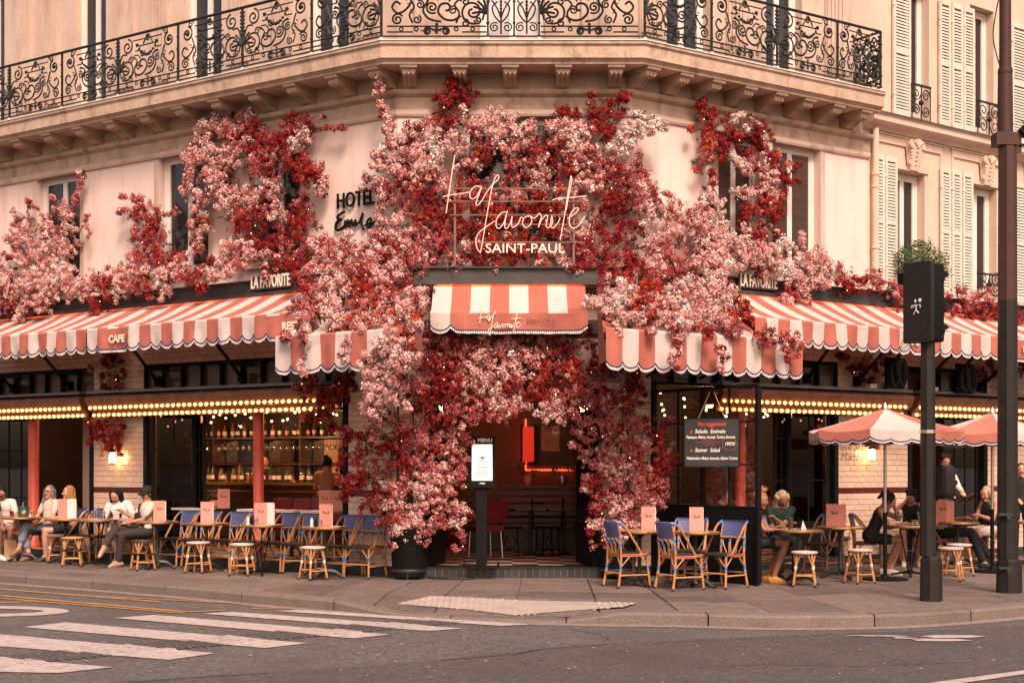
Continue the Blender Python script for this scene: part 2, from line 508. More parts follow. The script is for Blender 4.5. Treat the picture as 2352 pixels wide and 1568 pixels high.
# ribbed guidance strip across the crossing: many small raised bars
mb = MB()
STRIPES = [[ground(x, y, -.122) for x, y in q_] for q_ in SPX]
a0, a1 = ground(-40, 1508, -.118), ground(985, 1417, -.118)
b0 = ground(240, 1500, -.118)
wd = Vector((a1.x - a0.x, a1.y - a0.y, 0)); Ltot = wd.length; wd.normalize(); wn_ = Vector((-wd.y, wd.x, 0))
if wn_.y > 0: wn_ = -wn_
k = 0
while k * .085 < Ltot:
    c = a0 + wd * (k * .085)
    q = Vector((.03, .0, 0))
    for p0_ in (0, .11, .22, .33, .44):
        mc = c + wn_ * (p0_ + .05) + Vector((p0_ * .25, 0, 0))
        mb.box(lambda t, p, z: c + wd * t + wn_ * p + Vector((p * .25, 0, z)), 0, .038, p0_, p0_ + .11, -.006, .004, 0 if any(inside(mc, q_) for q_ in STRIPES) else 1)
    k += 1
mb.build('guidance_rib', [ROADPAINT, ASPHALT], cw, smooth=None, kind='stuff')

yl = thing('yellow_road_lines', 'thin ochre zigzag kerb lines painted on the road at the left', 'road marking', ground(200, 1375, -.13))
def ribbon(name, pts, w, mt, parent, z=-.122):
    P = [ground(x, y, z) for x, y in pts]
    mb = MB()
    for a, b in zip(P[:-1], P[1:]):
        d = (b - a).normalized(); s = Vector((-d.y, d.x, 0)) * w / 2
        mb.quad(a - s, b - s, b + s, a + s)
    return mb.build(name, mt, parent, smooth=None)
ribbon('line', [(-20, 1350), (368, 1381)], .10, YELLOWP, yl)
ribbon('line', [(-20, 1365), (430, 1404), (520, 1400)], .10, YELLOWP, yl, -.1215)
ribbon('line', [(-20, 1371), (420, 1407)], .08, YELLOWP, yl, -.121)
ribbon('line', [(200, 1367), (560, 1385)], .07, YELLOWP, yl, -.1205)
ribbon('line', [(580, 1396), (665, 1395)], .10, YELLOWP, yl)
ribbon('line', [(0, 1383), (70, 1381)], .10, YELLOWP, yl)

# big painted letter O at the left edge
mb = MB()
oc = ground(-40, 1403, -.122); 
n = 40
ring_o = [ground(-40 + 199 * math.cos(a), 1402.5 + 12.5 * math.sin(a), -.122) for a in [2 * math.pi * i / n for i in range(n)]]
ring_i = [ground(-40 + 140 * math.cos(a), 1402.5 + 6.0 * math.sin(a), -.122) for a in [2 * math.pi * i / n for i in range(n)]]
for i in range(n):
    j = (i + 1) % n
    mb.quad(ring_o[i], ring_o[j], ring_i[j], ring_i[i])
mb.build('painted_letter', ROADPAINT, None, smooth=None, label='white letter O painted on the road by the zebra crossing', category='road marking')
# tar seams, cracks and bits of litter on the road
CR = mat('tar_seam', (.055, .047, .044), .7, var=.3, scale=20)
tar = thing('tar_seams', 'thin dark tar seams and cracks running across the road', 'road repair', ground(1200, 1500, -.13))
def crack(pts, w): ribbon('seam', pts, w, CR, tar, -.1195)
crack([(1010, 1514), (1180, 1501), (1240, 1489), (1330, 1482), (1420, 1476)], .022)
crack([(0, 1587), (220, 1572), (420, 1555), (620, 1543)], .02); crack([(1300, 1440), (1380, 1455), (1400, 1466)], .012)
crack([(1500, 1475), (1700, 1466), (1900, 1457)], .016); crack([(1600, 1530), (1760, 1524), (1980, 1528), (2200, 1520)], .014)
mb = MB()
for i in range(70):
    x, y = R.uniform(0, 2352), R.uniform(1420, 1566)
    q = ground(x, y, -.12); a = R.uniform(0, 3); s_ = R.uniform(.010, .028); u = Vector((math.cos(a), math.sin(a), 0)) * s_; v = Vector((-u.y, u.x, 0)) * .6
    mb.add([q + u + Vector((0, 0, .004)), q + v, q - u + Vector((0, 0, .003)), q - v], [(0, 1, 2, 3)])
mb.build('street_litter', ROADPAINT, None, smooth=None, kind='stuff', label='small pale scraps scattered over the road', category='litter')
bl = thing('cycle_marking', 'worn white cycle symbol painted flat on the right lane', 'road marking', ground(2100, 1465, -.13))
mark('stroke', [(1938, 1457.5), (2060, 1458), (2090, 1461), (1990, 1460)], -.118, ROADPAINT, bl)
mark('stroke', [(2050, 1461), (2100, 1464), (2110, 1466), (2060, 1465)], -.118, ROADPAINT, bl)
mark('stroke', [(2115, 1460), (2150, 1457), (2230, 1457.5), (2265, 1460), (2230, 1463.5), (2150, 1464)], -.118, ROADPAINT, bl)
mark('stroke', [(2095, 1468), (2120, 1465.5), (2200, 1466), (2236, 1470), (2180, 1471.5), (2110, 1471)], -.117, ROADPAINT, bl)
sl = mark('lane_line', [(2090, 1573), (2360, 1537), (2520, 1514), (2520, 1522), (2360, 1546), (2150, 1576)], -.118)
sl['label'] = 'white lane line in the bottom right corner of the road'; sl['category'] = 'road marking'

# pavement: radial slabs between the house line and the kerb
pairs = [(LW(18, 0, 0), LW(18, 2.8, 0)), (LW(12, 0, 0), LW(12, 2.8, 0)), (LW(8, 0, 0), LW(7.6, 2.8, 0)), (LW(5.5, 0, 0), LW(4.9, 2.8, 0)),
         (LW(3.5, 0, 0), LW(2.8, 2.83, 0)), (LW(2, 0, 0), Vector((-4.1, 18.6, 0))), (LW(.8, 0, 0), Vector((-3.1, 17.75, 0))),
         (LW.o, Vector((-2.11, 17.0, 0))), (Vector((-.9, 20.5, 0)), Vector((-1.2, 16.35, 0))), (Vector((0, 20.5, 0)), Vector((-.15, 15.85, 0))),
         (Vector((.9, 20.5, 0)), Vector((.75, 15.6, 0))), (RW.o, Vector((1.75, 15.47, 0))), (RW(1, 0, 0), Vector((2.9, 15.2, 0))),
         (RW(2.5, 0, 0), Vector((4.3, 15.42, 0))), (RW(4, 0, 0), Vector((5.75, 16.25, 0))), (RW(6, 0, 0), Vector((7.6, 17.45, 0))),
         (RW(10, 0, 0), Vector((11.2, 19.9, 0))), (RW(18, 0, 0), Vector((17.8, 24.4, 0)))]
Wl = spline([a for a, b in pairs], 10); Kl = spline([b for a, b in pairs], 10)
# keep the house line straight
Wl = []
for (a, b), (c, d) in zip(pairs[:-1], pairs[1:]):
    for q in range(10): Wl.append(a.lerp(c, q / 10))
Wl.append(pairs[-1][0])
cum = [0.0]
for i in range(1, len(Wl)):
    cum.append(cum[-1] + ((Wl[i] + Kl[i]) / 2 - (Wl[i - 1] + Kl[i - 1]) / 2).length)
def at_s(s):
    i = 0
    i = min(max(int(np.searchsorted(cum, s)) - 1, 0), len(cum) - 2)
    f = (s - cum[i]) / (cum[i + 1] - cum[i])
    return Wl[i].lerp(Wl[i + 1], f), Kl[i].lerp(Kl[i + 1], f)
def ramp(kp):
    "how far the kerb is dropped at the crossing"
    x = kp.x
    if kp.y > 17.2: return 0.0
    a = min(1, max(0, (x + 2.2) / 0.8)); b = min(1, max(0, (1.15 - x) / 0.5))
    return -.10 * min(a, b) ** 1.0
KW = 0.30
def pave(s, v):
    w, k = at_s(s)
    k2 = k + (w - k).normalized() * KW
    q = w.lerp(k2, v)
    z = ramp(k) * max(0, (v - .72) / .28)
    return Vector((q.x, q.y, z))
sw = MB()
ns = 110
grid = [[pave(cum[-1] * i / ns, v) + Vector((0, 0, -.0055 - (.03 if -3.4 < at_s(cum[-1] * i / ns)[1].x < 2.2 else 0))) for v in (0, .72, 1.0)] for i in range(ns + 1)]
for i in range(ns):
    for j in range(2):
        sw.quad(grid[i][j], grid[i + 1][j], grid[i + 1][j + 1], grid[i][j + 1])
pavement = sw.build('pavement', JOINT, None, smooth=None, kind='structure')
s = 0.2
nslab = 0
while s < cum[-1] - 1:
    w = R.uniform(.62, .95)
    wpt, kpt = at_s(s + w / 2)
    far = wpt.y > 26.5
    depth = (wpt - kpt).length
    v = 0.0
    while v < .999 and not far:
        dv = R.uniform(.8, 1.35) / depth
        v2 = min(1.0, v + dv)
        if 1 - v2 < .09: v2 = 1.0
        g = .009
        gv = .009 / depth
        dz = R.uniform(-.002, .002)
        c = [pave(s + g, v + gv), pave(s + w - g, v + gv), pave(s + w - g, v2 - gv), pave(s + g, v2 - gv)]
        if v < .72 < v2:
            m1, m2 = pave(s + g, .72), pave(s + w - g, .72)
            vs = [c[0], c[1], m2, c[2], c[3], m1]
        else:
            vs = c
        vs = [q + Vector((0, 0, dz)) for q in vs]
        kk = len(vs)
        mbs = MB(); cen = sum(vs, Vector()) / kk
        low = [q + Vector((0, 0, -.03)) for q in vs]
        top = [q + (cen - q) * .012 for q in vs]
        mid = [q + Vector((0, 0, -.004)) for q in vs]
        fs = []
        if kk == 6: fs += [(0, 1, 2, 5), (5, 2, 3, 4)]
        else: fs += [(0, 1, 2, 3)]
        for i in range(kk):
            j = (i + 1) % kk
            fs.append((i, j, kk + j, kk + i)); fs.append((kk + i, kk + j, 2 * kk + j, 2 * kk + i))
        mbs.add(top + mid + low, fs)
        mbs.build('slab', SLAB, pavement, smooth=None, world=True)
        nslab += 1
        v = v2
    s += w
# kerb stones
s = 0.2
while s < cum[-1] - 1:
    Lk_ = R.uniform(1.25, 1.7)
    seg = 5
    vs = []; fs = []
    for i in range(seg + 1):
        ss = s + .008 + (Lk_ - .016) * i / seg
        w, k = at_s(min(ss, cum[-1]))
        d = (w - k).normalized(); zt = ramp(k) + .001
        row = [k + Vector((0, 0, -.2)), k + Vector((0, 0, max(zt - .025, -.128))), k + d * .025 + Vector((0, 0, zt)), k + d * (KW - .008) + Vector((0, 0, zt + .002)), k + d * (KW - .008) + Vector((0, 0, -.2))]
        vs += row
    for i in range(seg):
        for j in range(4):
            fs.append((i * 5 + j, i * 5 + j + 1, (i + 1) * 5 + j + 1, (i + 1) * 5 + j))
    fs.append((0, 1, 2, 3, 4)); e = seg * 5; fs.append((e + 4, e + 3, e + 2, e + 1, e))
    mbk = MB(); mbk.add(vs, fs); mbk.build('kerb_stone', KERB, pavement, smooth=30)
    s += Lk_
# gutter strip of paler stone along the kerb
gm = MB()
for i in range(len(Kl) - 1):
    d0 = (Kl[i] - Wl[i]).normalized(); d1 = (Kl[i + 1] - Wl[i + 1]).normalized()
    z = Vector((0, 0, -.1255))
    gm.quad(Kl[i] + z, Kl[i + 1] + z, Kl[i + 1] + d1 * .22 + z, Kl[i] + d0 * .22 + z)
gm.build('gutter', JOINT, None, smooth=None, kind='structure')
# tactile paving at the crossing
tp = thing('tactile_paving', 'pale studded tactile strip in the pavement before the entrance', 'tactile paving', ground(1180, 1385, 0))
tpoly = [(911, 1375), (990, 1367.5), (1200, 1376), (1464, 1385), (1433, 1394), (1180, 1394), (1085, 1386)]
def zt_at(p):
    best = min(range(len(Kl)), key=lambda i: abs(Kl[i].x - p.x) + (9 if Kl[i].y > 19 else 0))
    w, k = Wl[best], Kl[best]; k2 = k + (w - k).normalized() * KW
    v = (p - w).length / max(.1, (k2 - w).length)
    return ramp(k) * max(0, (v - .72) / .28)
TP = [ground(x, y, 0) for x, y in tpoly]
for p in TP: p.z = zt_at(p) + .009
mb = MB(); cen = sum(TP, Vector()) / len(TP)
mb.add(TP + [cen], [(i, (i + 1) % len(TP), len(TP)) for i in range(len(TP))]); mb.build('mat', TACT, tp, smooth=None)
mb = MB()
def inside(p, P):
    c = False
    for i in range(len(P)):
        a, b = P[i], P[i - 1]
        if (a.y > p.y) != (b.y > p.y) and p.x < (b.x - a.x) * (p.y - a.y) / (b.y - a.y) + a.x: c = not c
    return c
x0, x1 = min(p.x for p in TP), max(p.x for p in TP); y0, y1 = min(p.y for p in TP), max(p.y for p in TP)
xx = x0
while xx < x1:
    yy = y0
    while yy < y1:
        p = Vector((xx, yy, 0))
        if inside(p, TP):
            z = cen.z - .012 + .008 * 0
            zz = zt_at(p) + .009
            mb.lathe((xx, yy, zz), [(.021, -.004), (.018, .006)], 6)
        yy += .075
    xx += .075
mb.build('stud', TACT, tp, smooth=None, kind='stuff')

# ================================================================== corner house
house = thing('corner_building', 'cream stone corner building with iron balcony above a flower covered cafe', 'building', (0, 20.5, 0))
T17 = math.tan(math.radians(ANG / 2))
def cornerL(p): return Vector((LW.o.x - p * T17, 20.5 - p, 0))
def cornerR(p): return Vector((RW.o.x + p * T17, 20.5 - p, 0))
def perim(p, z, tl=12.0, tr=5.02):
    zz = Vector((0, 0, z))
    return [LW(tl, p, z), cornerL(p) + zz, cornerR(p) + zz, RW(tr, p, z)]
def sweep(prof, tl=12.0, tr=5.02, seg=1):
    mb = MB(); vs = []
    for (p, z) in prof: vs += perim(p, z, tl, tr)
    fs = []
    n = len(prof)
    for i in range(n - 1):
        for j in range(3):
            fs.append((i * 4 + j, i * 4 + j + 1, (i + 1) * 4 + j + 1, (i + 1) * 4 + j))
    fs.append(tuple(i * 4 for i in range(n))); fs.append(tuple(i * 4 + 3 for i in range(n - 1, -1, -1)))
    mb.add(vs, fs)
    return mb

def wall_holes(fr, t0, t1, z0, z1, holes, th, name, mt, parent):
    ts = sorted({t0, t1} | {h[0] for h in holes} | {h[1] for h in holes})
    zs = sorted({z0, z1} | {h[2] for h in holes} | {h[3] for h in holes})
    mb = MB()
    for a, b in zip(ts[:-1], ts[1:]):
        runs = []
        for c, d in zip(zs[:-1], zs[1:]):
            tm, zm = (a + b) / 2, (c + d) / 2
            solid = not any(h[0] < tm < h[1] and h[2] < zm < h[3] for h in holes)
            if solid:
                if runs and abs(runs[-1][1] - c) < 1e-6: runs[-1][1] = d
                else: runs.append([c, d])
        for c, d in runs: mb.box(fr, a, b, -th, 0, c, d)
    return mb.build(name, mt, parent, smooth=None)

Z1, Z2, Z3 = 4.18, 6.66, 7.54
Lwin = [(3.83, 4.98), (1.88, 2.95), (6.93, 8.09)]
Rwin = [(1.72, 2.60), (2.84, 3.89)]
Cwin = [(-.72, .78)]
WB, WT = 4.72, 6.66
wall_holes(LW, 0, 12, Z1, 7.3, [(a, b, WB, WT) for a, b in Lwin], .35, 'wall', RENDERW, house)
wall_holes(RW, 0, 5.02, Z1, 7.3, [(a, b, WB, WT) for a, b in Rwin], .35, 'wall', RENDERW, house)
wall_holes(CW, LW.o.x, RW.o.x, Z1, 7.3, [(a, b, WB, WT) for a, b in Cwin], .35, 'wall', RENDERW, house)
for fr, ws in ((LW, Lwin), (RW, Rwin), (CW, Cwin)):
    for a, b in ws:
        mb = MB(); mb.box(fr, a - .02, b + .02, -.20, .05, WB - .07, WB - .002)
        mb.build('window_sill', STONE, house, smooth=None)

def casement(fr, t0, t1, z0, z1, p, parent, louver=False, curtain=False, name='window', gl=None):
    "two white leaves in a frame; panes and slats are sub-parts"
    w = .055; mb = MB(); c = (t0 + t1) / 2
    mb.box(fr, t0, t0 + w, p - .06, p, z0, z1); mb.box(fr, t1 - w, t1, p - .06, p, z0, z1)
    mb.box(fr, t0 + w, t1 - w, p - .06, p, z1 - w, z1); mb.box(fr, t0 + w, t1 - w, p - .06, p, z0, z0 + w)
    q = p - .012
    for a, b in ((t0 + w, c), (c, t1 - w)):
        e = .05
        mb.box(fr, a, a + e, q - .05, q, z0 + w, z1 - w); mb.box(fr, b - e, b, q - .05, q, z0 + w, z1 - w)
        mb.box(fr, a + e, b - e, q - .05, q, z1 - w - .06, z1 - w); mb.box(fr, a + e, b - e, q - .05, q, z0 + w, z0 + w + .08)
    fo = mb.build(name, WHITE, parent, smooth=None)
    for a, b in ((t0 + w, c), (c, t1 - w)):
        m2 = MB(); m2.box(fr, a + .045, b - .045, q - .04, q - .03, z0 + w + .07, z1 - w - .05)
        m2.build('pane', gl or DARKGL, fo, smooth=None)
        if louver:
            ml = MB(); hw = (b - a) / 2 - .05
            sl = [(-hw, -.014, -.012), (hw, -.014, -.012), (hw, .016, .010), (-hw, .016, .010), (-hw, -.018, -.006), (hw, -.018, -.006), (hw, .012, .016), (-hw, .012, .016)]
            ml.add(sl, [(0, 1, 2, 3), (7, 6, 5, 4), (0, 4, 5, 1), (3, 2, 6, 7), (0, 3, 7, 4), (1, 5, 6, 2)])
            me = ml.mesh('slat', LOUV)
            z = z0 + w + .1
            while z < z1 - w - .08:
                put('slat', me, fo, False, fr.mat((a + b) / 2, q - .012, z)); z += .042
    return fo
LOUV = mat('grey_brown_louver', (0.17, 0.12, 0.095), 0.55, var=0.15, rand=0.1)
for a, b in Lwin: casement(LW, a, b, WB, WT - .01, -.13, house)
casement(RW, *Rwin[0], WB, WT - .01, -.13, house, louver=True)
casement(RW, *Rwin[1], WB, WT - .01, -.13, house, louver=True)
casement(CW, *Cwin[0], WB, WT - .01, -.13, house)
# stone jamb mouldings round the windows
for fr, ws in ((LW, Lwin), (RW, Rwin)):
    for a, b in ws:
        for c, d in ((a - .10, a - .005), (b + .005, b + .10)):
            mb = MB(); mb.box(fr, c, d, 0, .018, WB, Z2 - .05); mb.build('window_jamb', STONE, house, smooth=None)

sweep([(0, 6.62), (.035, 6.63), (.05, 6.66), (.05, 6.70), (.02, 6.72), (.02, 6.735)]).build('lower_moulding', STONE, house, smooth=None)
sweep([(.022, 6.735), (.022, 6.90), (.06, 6.92), (.10, 6.94), (.115, 6.97), (.115, 7.0), (.0, 7.03)]).build('cornice', STONE_DIRTY, house, smooth=None)
sweep([(.004, 7.02), (.004, 7.28)]).build('frieze', STONE, house, smooth=None)
# balcony slab
sweep([(0, 7.24), (.54, 7.24), (.54, 7.27), (.57, 7.30), (.60, 7.31), (.60, 7.475), (.63, 7.50), (.63, 7.535), (0, 7.54)], tr=4.72).build('balcony_slab', STONE_DIRTY, house, smooth=None)
sweep([(.595, 7.542), (.645, 7.542), (.645, 7.556), (.595, 7.556)], tr=4.73).build('balcony_edge_trim', WHITE, house, smooth=None)

# corbels under the balcony
def corbel_mesh():
    mb = MB()
    prof = [(0, -.24), (.03, -.24), (.10, -.225), (.18, -.19), (.26, -.135), (.34, -.115), (.42, -.115), (.46, -.09), (.46, -.035), (.48, -.03), (.50, 0), (0, 0)]
    w = .095
    mb.poly([(-w, z, p) for p, z in prof], (2 * w, 0, 0))
    mb.add([(-.12, -.035, .0), (.12, -.035, .0), (.12, -.035, .515), (-.12, -.035, .515), (-.12, -.002, 0), (.12, -.002, 0), (.12, -.002, .53), (-.12, -.002, .53)],
           [(0, 1, 2, 3), (7, 6, 5, 4), (0, 4, 5, 1), (1, 5, 6, 2), (2, 6, 7, 3), (3, 7, 4, 0)])
    for x in (-.04, .04):
        mb.ball((x, -.062, .46), (.02, .02, .012), 8, 4)
    for x in (-.06, 0, .06):
        mb.tube([(x, -.10, .455), (x, -.122, .40), (x, -.122, .33), (x, -.15, .24), (x, -.20, .16)], .016, 5)
    return mb.mesh('corbel', STONE_DIRTY, 40)
CORB = corbel_mesh()
for x in (34, 104, 176, 248, 326, 407, 490, 576, 664, 760, 853):
    t = LW.tx(x, .5); put('corbel', CORB, house, True, LW.mat(t, 0, 7.237))
t0_ = LW.tx(34, .5)
for k in (1, 2, 3, 4): put('corbel', CORB, house, True, LW.mat(t0_ + .79 * k, 0, 7.237))
for x in (938, 1055, 1172, 1294, 1416): put('corbel', CORB, house, True, CW.mat(CW.tx(x, .5), 0, 7.237))
for x in (1501, 1577, 1651, 1725, 1795, 1861, 1928, 1991): put('corbel', CORB, house, True, RW.mat(RW.tx(x, .5), 0, 7.237))

# upper storey: piers, tall windows
Lup = [(.92, 1.75), (3.55, 4.42), (6.28, 7.1), (9.0, 9.85)]
Rup = [(.72, 1.56), (2.72, 3.50)]
Cup = [(-.46, .48)]
for fr, a, b, hs in ((LW, 0, 12, Lup), (RW, 0, 5.02, Rup), (CW, LW.o.x, RW.o.x, Cup)):
    wall_holes(fr, a, b, 7.3, 11.5, [(u, v, 7.56, 10.4) for u, v in hs], .35, 'upper_wall', STONE, house)
    for u, v in hs:
        casement(fr, u, v, 7.57, 10.39, -.16, house, name='balcony_door', gl=DARKGL if fr is not CW else PALEGL) if fr is not CW else None
PALEGL = mat('curtained_window_glass', (0.46, 0.43, 0.42), 0.12, var=0.25, scale=3)
casement(CW, Cup[0][0], Cup[0][1], 7.57, 10.39, -.16, house, name='balcony_door', gl=PALEGL)
def pilaster(fr, c, w):
    mb = MB()
    mb.box(fr, c - w / 2, c + w / 2, 0, .05, 7.55, 10.6)
    mb.box(fr, c - w / 2 - .03, c + w / 2 + .03, 0, .075, 7.55, 7.75)
    n = 5
    for i in range(n):
        q = c - w / 2 + w * (i + .5) / n
        mb.box(fr, q - w / n * .30, q + w / n * .30, .05, .072, 7.86, 10.5)
    mb.build('pilaster', STONE, house, smooth=None)
for c, w in ((.50, .42), (2.2, .42), (3.1, .42), (4.9, .42), (5.75, .5), (7.7, .5), (8.4, .42)): pilaster(LW, c, w)
for c, w in ((-1.2, .42), (1.2, .42)): pilaster(CW, c, w)
for c, w in ((.35, .36), (2.05, .36), (4.2, .42)): pilaster(RW, c, w)

# wrought iron railing
def spiral(cx, cy, r0, r1, a0, turns, n=22):
    return [(cx + (r0 + (r1 - r0) * i / n) * math.cos(a0 + turns * 2 * math.pi * i / n), cy + (r0 + (r1 - r0) * i / n) * math.sin(a0 + turns * 2 * math.pi * i / n)) for i in range(n + 1)]
def railing_panel(W, H, mirror):
    mb = MB(); s = -1 if mirror else 1
    def P(x, y, z=0): return Vector((s * (x - W / 2), y, z))
    def curve(pts, r=.010, n=4, z=0): mb.tube([P(x, y, z) for x, y in pts], r * 1.45, n)
    def sp2(pts, r=.010): curve([(v.x, v.y) for v in spline([(x, y, 0) for x, y in pts], 5)], r)
    k = W / 1.36
    # bottom double rail with rings
    curve([(.02, .155), (W - .02, .155)], .008); curve([(.02, .075), (.34 * k, .075)], .008); curve([(1.0 * k, .075), (W - .02, .075)], .008)
    for x in (.2, .42, .95, 1.15): curve(spiral(x * k, .115, .026, .026, 0, 1, 10), .007)
    # bottom scroll pair and palmette
    curve(spiral(.56 * k, .085, .055, .012, 1.2, 1.6), .010); curve(spiral(.80 * k, .085, .055, .012, 1.9, -1.6), .010)
    sp2([(.56 * k, .14), (.68 * k, .10), (.80 * k, .14)]); sp2([(.68 * k, .05), (.68 * k, .20)], .014)
    # large scroll beside the leaf post
    curve(spiral(.20 * k, .36, .175, .03, -1.9, 1.55, 34), .011)
    curve(spiral(.22 * k, .72, .125, .02, 1.4, -1.5, 28), .011)
    sp2([(.07 * k, .24), (.03 * k, .45), (.10 * k, .60), (.20 * k, .60)])
    curve(spiral(.13 * k, .24, .055, .01, 0, -1.4), .009)
    # middle arabesque
    sp2([(.36 * k, .30), (.46 * k, .24), (.58 * k, .26), (.66 * k, .36), (.62 * k, .46), (.53 * k, .47), (.50 * k, .40), (.56 * k, .37)], .012)
    sp2([(.62 * k, .22), (.78 * k, .26), (.86 * k, .38), (.80 * k, .52), (.90 * k, .58)], .011)
    curve(spiral(.74 * k, .42, .09, .015, -2.2, 1.7), .010)
    sp2([(.42 * k, .20), (.38 * k, .34), (.44 * k, .46), (.36 * k, .54)], .010)
    curve([(.38 * k, .56), (.46 * k, .56), (.52 * k, .50)], .008); curve([(.92 * k, .56), (.84 * k, .56), (.78 * k, .50)], .008)
    # frame lines and upper scroll
    curve([(.40 * k, .63), (.50 * k, .63), (.50 * k, .70), (.86 * k, .70), (.86 * k, .63), (.98 * k, .63)], .008)
    curve([(.34 * k, .80), (1.0 * k, .80)], .007)
    curve(spiral(.68 * k, .80, .055, .012, 0, 1.5), .010); sp2([(.58 * k, .72), (.63 * k, .80), (.68 * k, .86), (.74 * k, .80), (.79 * k, .72)], .010)
    # garland of flowers
    for i in range(11):
        u = i / 10; x = .44 + .46 * u; y = .70 - .16 * math.sin(math.pi * u); r = .018 + .012 * math.sin(math.pi * u)
        mb.ball(P(x * k, y, .006), (r, r, r * .8), 6, 4)
    for x in (.45, .89): mb.ball(P(x * k, .72, .006), .03, 6, 4)
    # far side scrolls near the plain post
    curve(spiral(1.16 * k, .70, .115, .02, 1.8, 1.5, 28), .011); mb.ball(P(1.16 * k, .70, .004), .035, 7, 4)
    sp2([(1.06 * k, .63), (1.02 * k, .50), (1.10 * k, .38), (1.20 * k, .34), (1.27 * k, .42), (1.22 * k, .50), (1.16 * k, .46)], .011)
    curve(spiral(1.20 * k, .25, .085, .015, 2.6, -1.6), .010)
    sp2([(1.0 * k, .20), (1.04 * k, .32), (.98 * k, .42), (1.02 * k, .52)], .010)
    for i in range(5): mb.ball(P((1.0 + .02 * i) * k, .34 + .045 * i, .004), .014, 5, 3)
    for x_, y_, a_, q_ in ((.30, .50, 0, 1.4), (.46, .38, 2, -1.4), (.90, .46, 1, 1.5), (1.08, .84, 3, -1.3), (.30, .20, 1, 1.3), (.94, .25, 2, 1.4), (.56, .58, .5, -1.3)): curve(spiral(x_ * k, y_, .062, .012, a_, q_, 18), .0085)
    # acanthus fan on the leaf post
    for a in (-62, -38, -14, 12, 36):
        q = math.radians(90 - (a + 52)); L = .22
        sp2([(.015, .33), (.015 + .4 * L * math.cos(q), .33 + .5 * L * math.sin(q) + .02), (.015 + L * math.cos(q) * .9, .33 + L * math.sin(q))], .012)
        mb.ball(P(.015 + L * math.cos(q) * .9, .33 + L * math.sin(q), 0), .017, 5, 3)
    for i in range(6): mb.ball(P(.03, .55 + i * .055, .004), (.02, .026, .02), 5, 3)
    return mb.mesh('railing_panel', IRON, 60)
RZ = 7.60; RH = .90
rail = part_empty('railing', house)
PM = {}
def rpanel(fr, t0, t1, p, leaf_first):
    W = abs(t1 - t0); key = (round(W, 2), leaf_first)
    if key not in PM: PM[key] = railing_panel(W, RH, leaf_first)
    put('railing_panel', PM[key], rail, True, fr.mat((t0 + t1) / 2, p, RZ))
def rpost(fr, t, p):
    mb = MB(); mb.box(fr, t - .014, t + .014, p - .014, p + .014, 7.55, RZ + RH)
    for z in (7.62, 7.8, 8.1, 8.3): mb.ball(fr(t, p + .01, z), .024, 6, 4)
    mb.build('railing_post', IRON, rail, smooth=None)
pr = .575
Lp = [-.17] + [1.13 + 1.39 * k for k in range(8)]
for i, t in enumerate(Lp):
    rpost(LW, t, pr)
    if i: rpanel(LW, Lp[i - 1], t, pr, (i % 2 == 1))
Cp = [(882 - CX) * (20.5 - pr) / F + .02, -.34, .03, .38, (1473 - CX) * (20.5 - pr) / F - .02]
for t in Cp[1:4]: rpost(CW, t, pr)
rpanel(CW, Cp[0], Cp[1], pr, True); rpanel(CW, Cp[3], Cp[4], pr, False)
def palmette_panel(W):
    mb = MB()
    for sx in (-1, 1):
        mb.tube([(sx * x, y, 0) for x, y in spiral(.09, .14, .07, .015, 2.2, -1.5)], .010, 4)
        mb.tube([(v.x * sx, v.y, 0) for v in spline([(.0, .20, 0), (.09, .30, 0), (.12, .42, 0), (.05, .50, 0)], 6)], .011, 4)
        mb.tube([(v.x * sx, v.y, 0) for v in spline([(.0, .26, 0), (.05, .40, 0), (.13, .52, 0)], 6)], .010, 4)
        mb.tube([(sx * .06, .55, 0), (sx * .06, .88, 0)], .008, 4)
    mb.tube([(0, .05, 0), (0, .52, 0)], .014, 5)
    mb.tube([(x, y, 0) for x, y in spiral(0, .68, .055, .055, 0, 1, 14)], .010, 4)
    mb.tube([(-W / 2, .78, 0), (W / 2, .78, 0)], .007, 4); mb.tube([(-W / 2, .58, 0), (W / 2, .58, 0)], .007, 4)
    for i in range(5): mb.ball((0, .30 + .05 * i, .01), .022, 6, 3)
    return mb.mesh('palmette_panel', IRON, 60)
pmesh = palmette_panel(.36)
for a, b in ((1, 2), (2, 3)): put('palmette_panel', pmesh, rail, True, CW.mat((Cp[a] + Cp[b]) / 2, pr, RZ))
Rp = [-.17, 1.076, 2.39, 3.68, 4.66]
for i, t in enumerate(Rp):
    rpost(RW, t, pr)
    if i: rpanel(RW, Rp[i - 1], t, pr, (i % 2 == 0))
sidef = Frame((0, 0), 0, 1); sidef.o = RW(4.66, 0, 0); sidef.d = RW.n.copy(); sidef.n = RW.d.copy(); sidef.sgn = 1
PM[(.55, True)] = railing_panel(.55, RH, True)
put('railing_panel', PM[(.55, True)], rail, True, sidef.mat(.29, 0, RZ))
for z, r in ((RZ + .015, .012), (RZ + RH - .0, .022)):
    mb = MB(); mb.tube(perim(pr, z, 11, 4.66) + [RW(4.66, 0, z)], r, 6); mb.build('hand_rail' if r > .015 else 'bottom_rail', IRON, rail, smooth=None)
for fr, t in [(LW, q) for q in Lp] + [(CW, q) for q in Cp[1:4]] + [(RW, q) for q in Rp]:
    mb = MB(); mb.box(fr, t - .018, t + .018, pr - .02, pr + .02, 7.558, 7.60); mb.build('rail_foot', WHITE, rail, smooth=None)

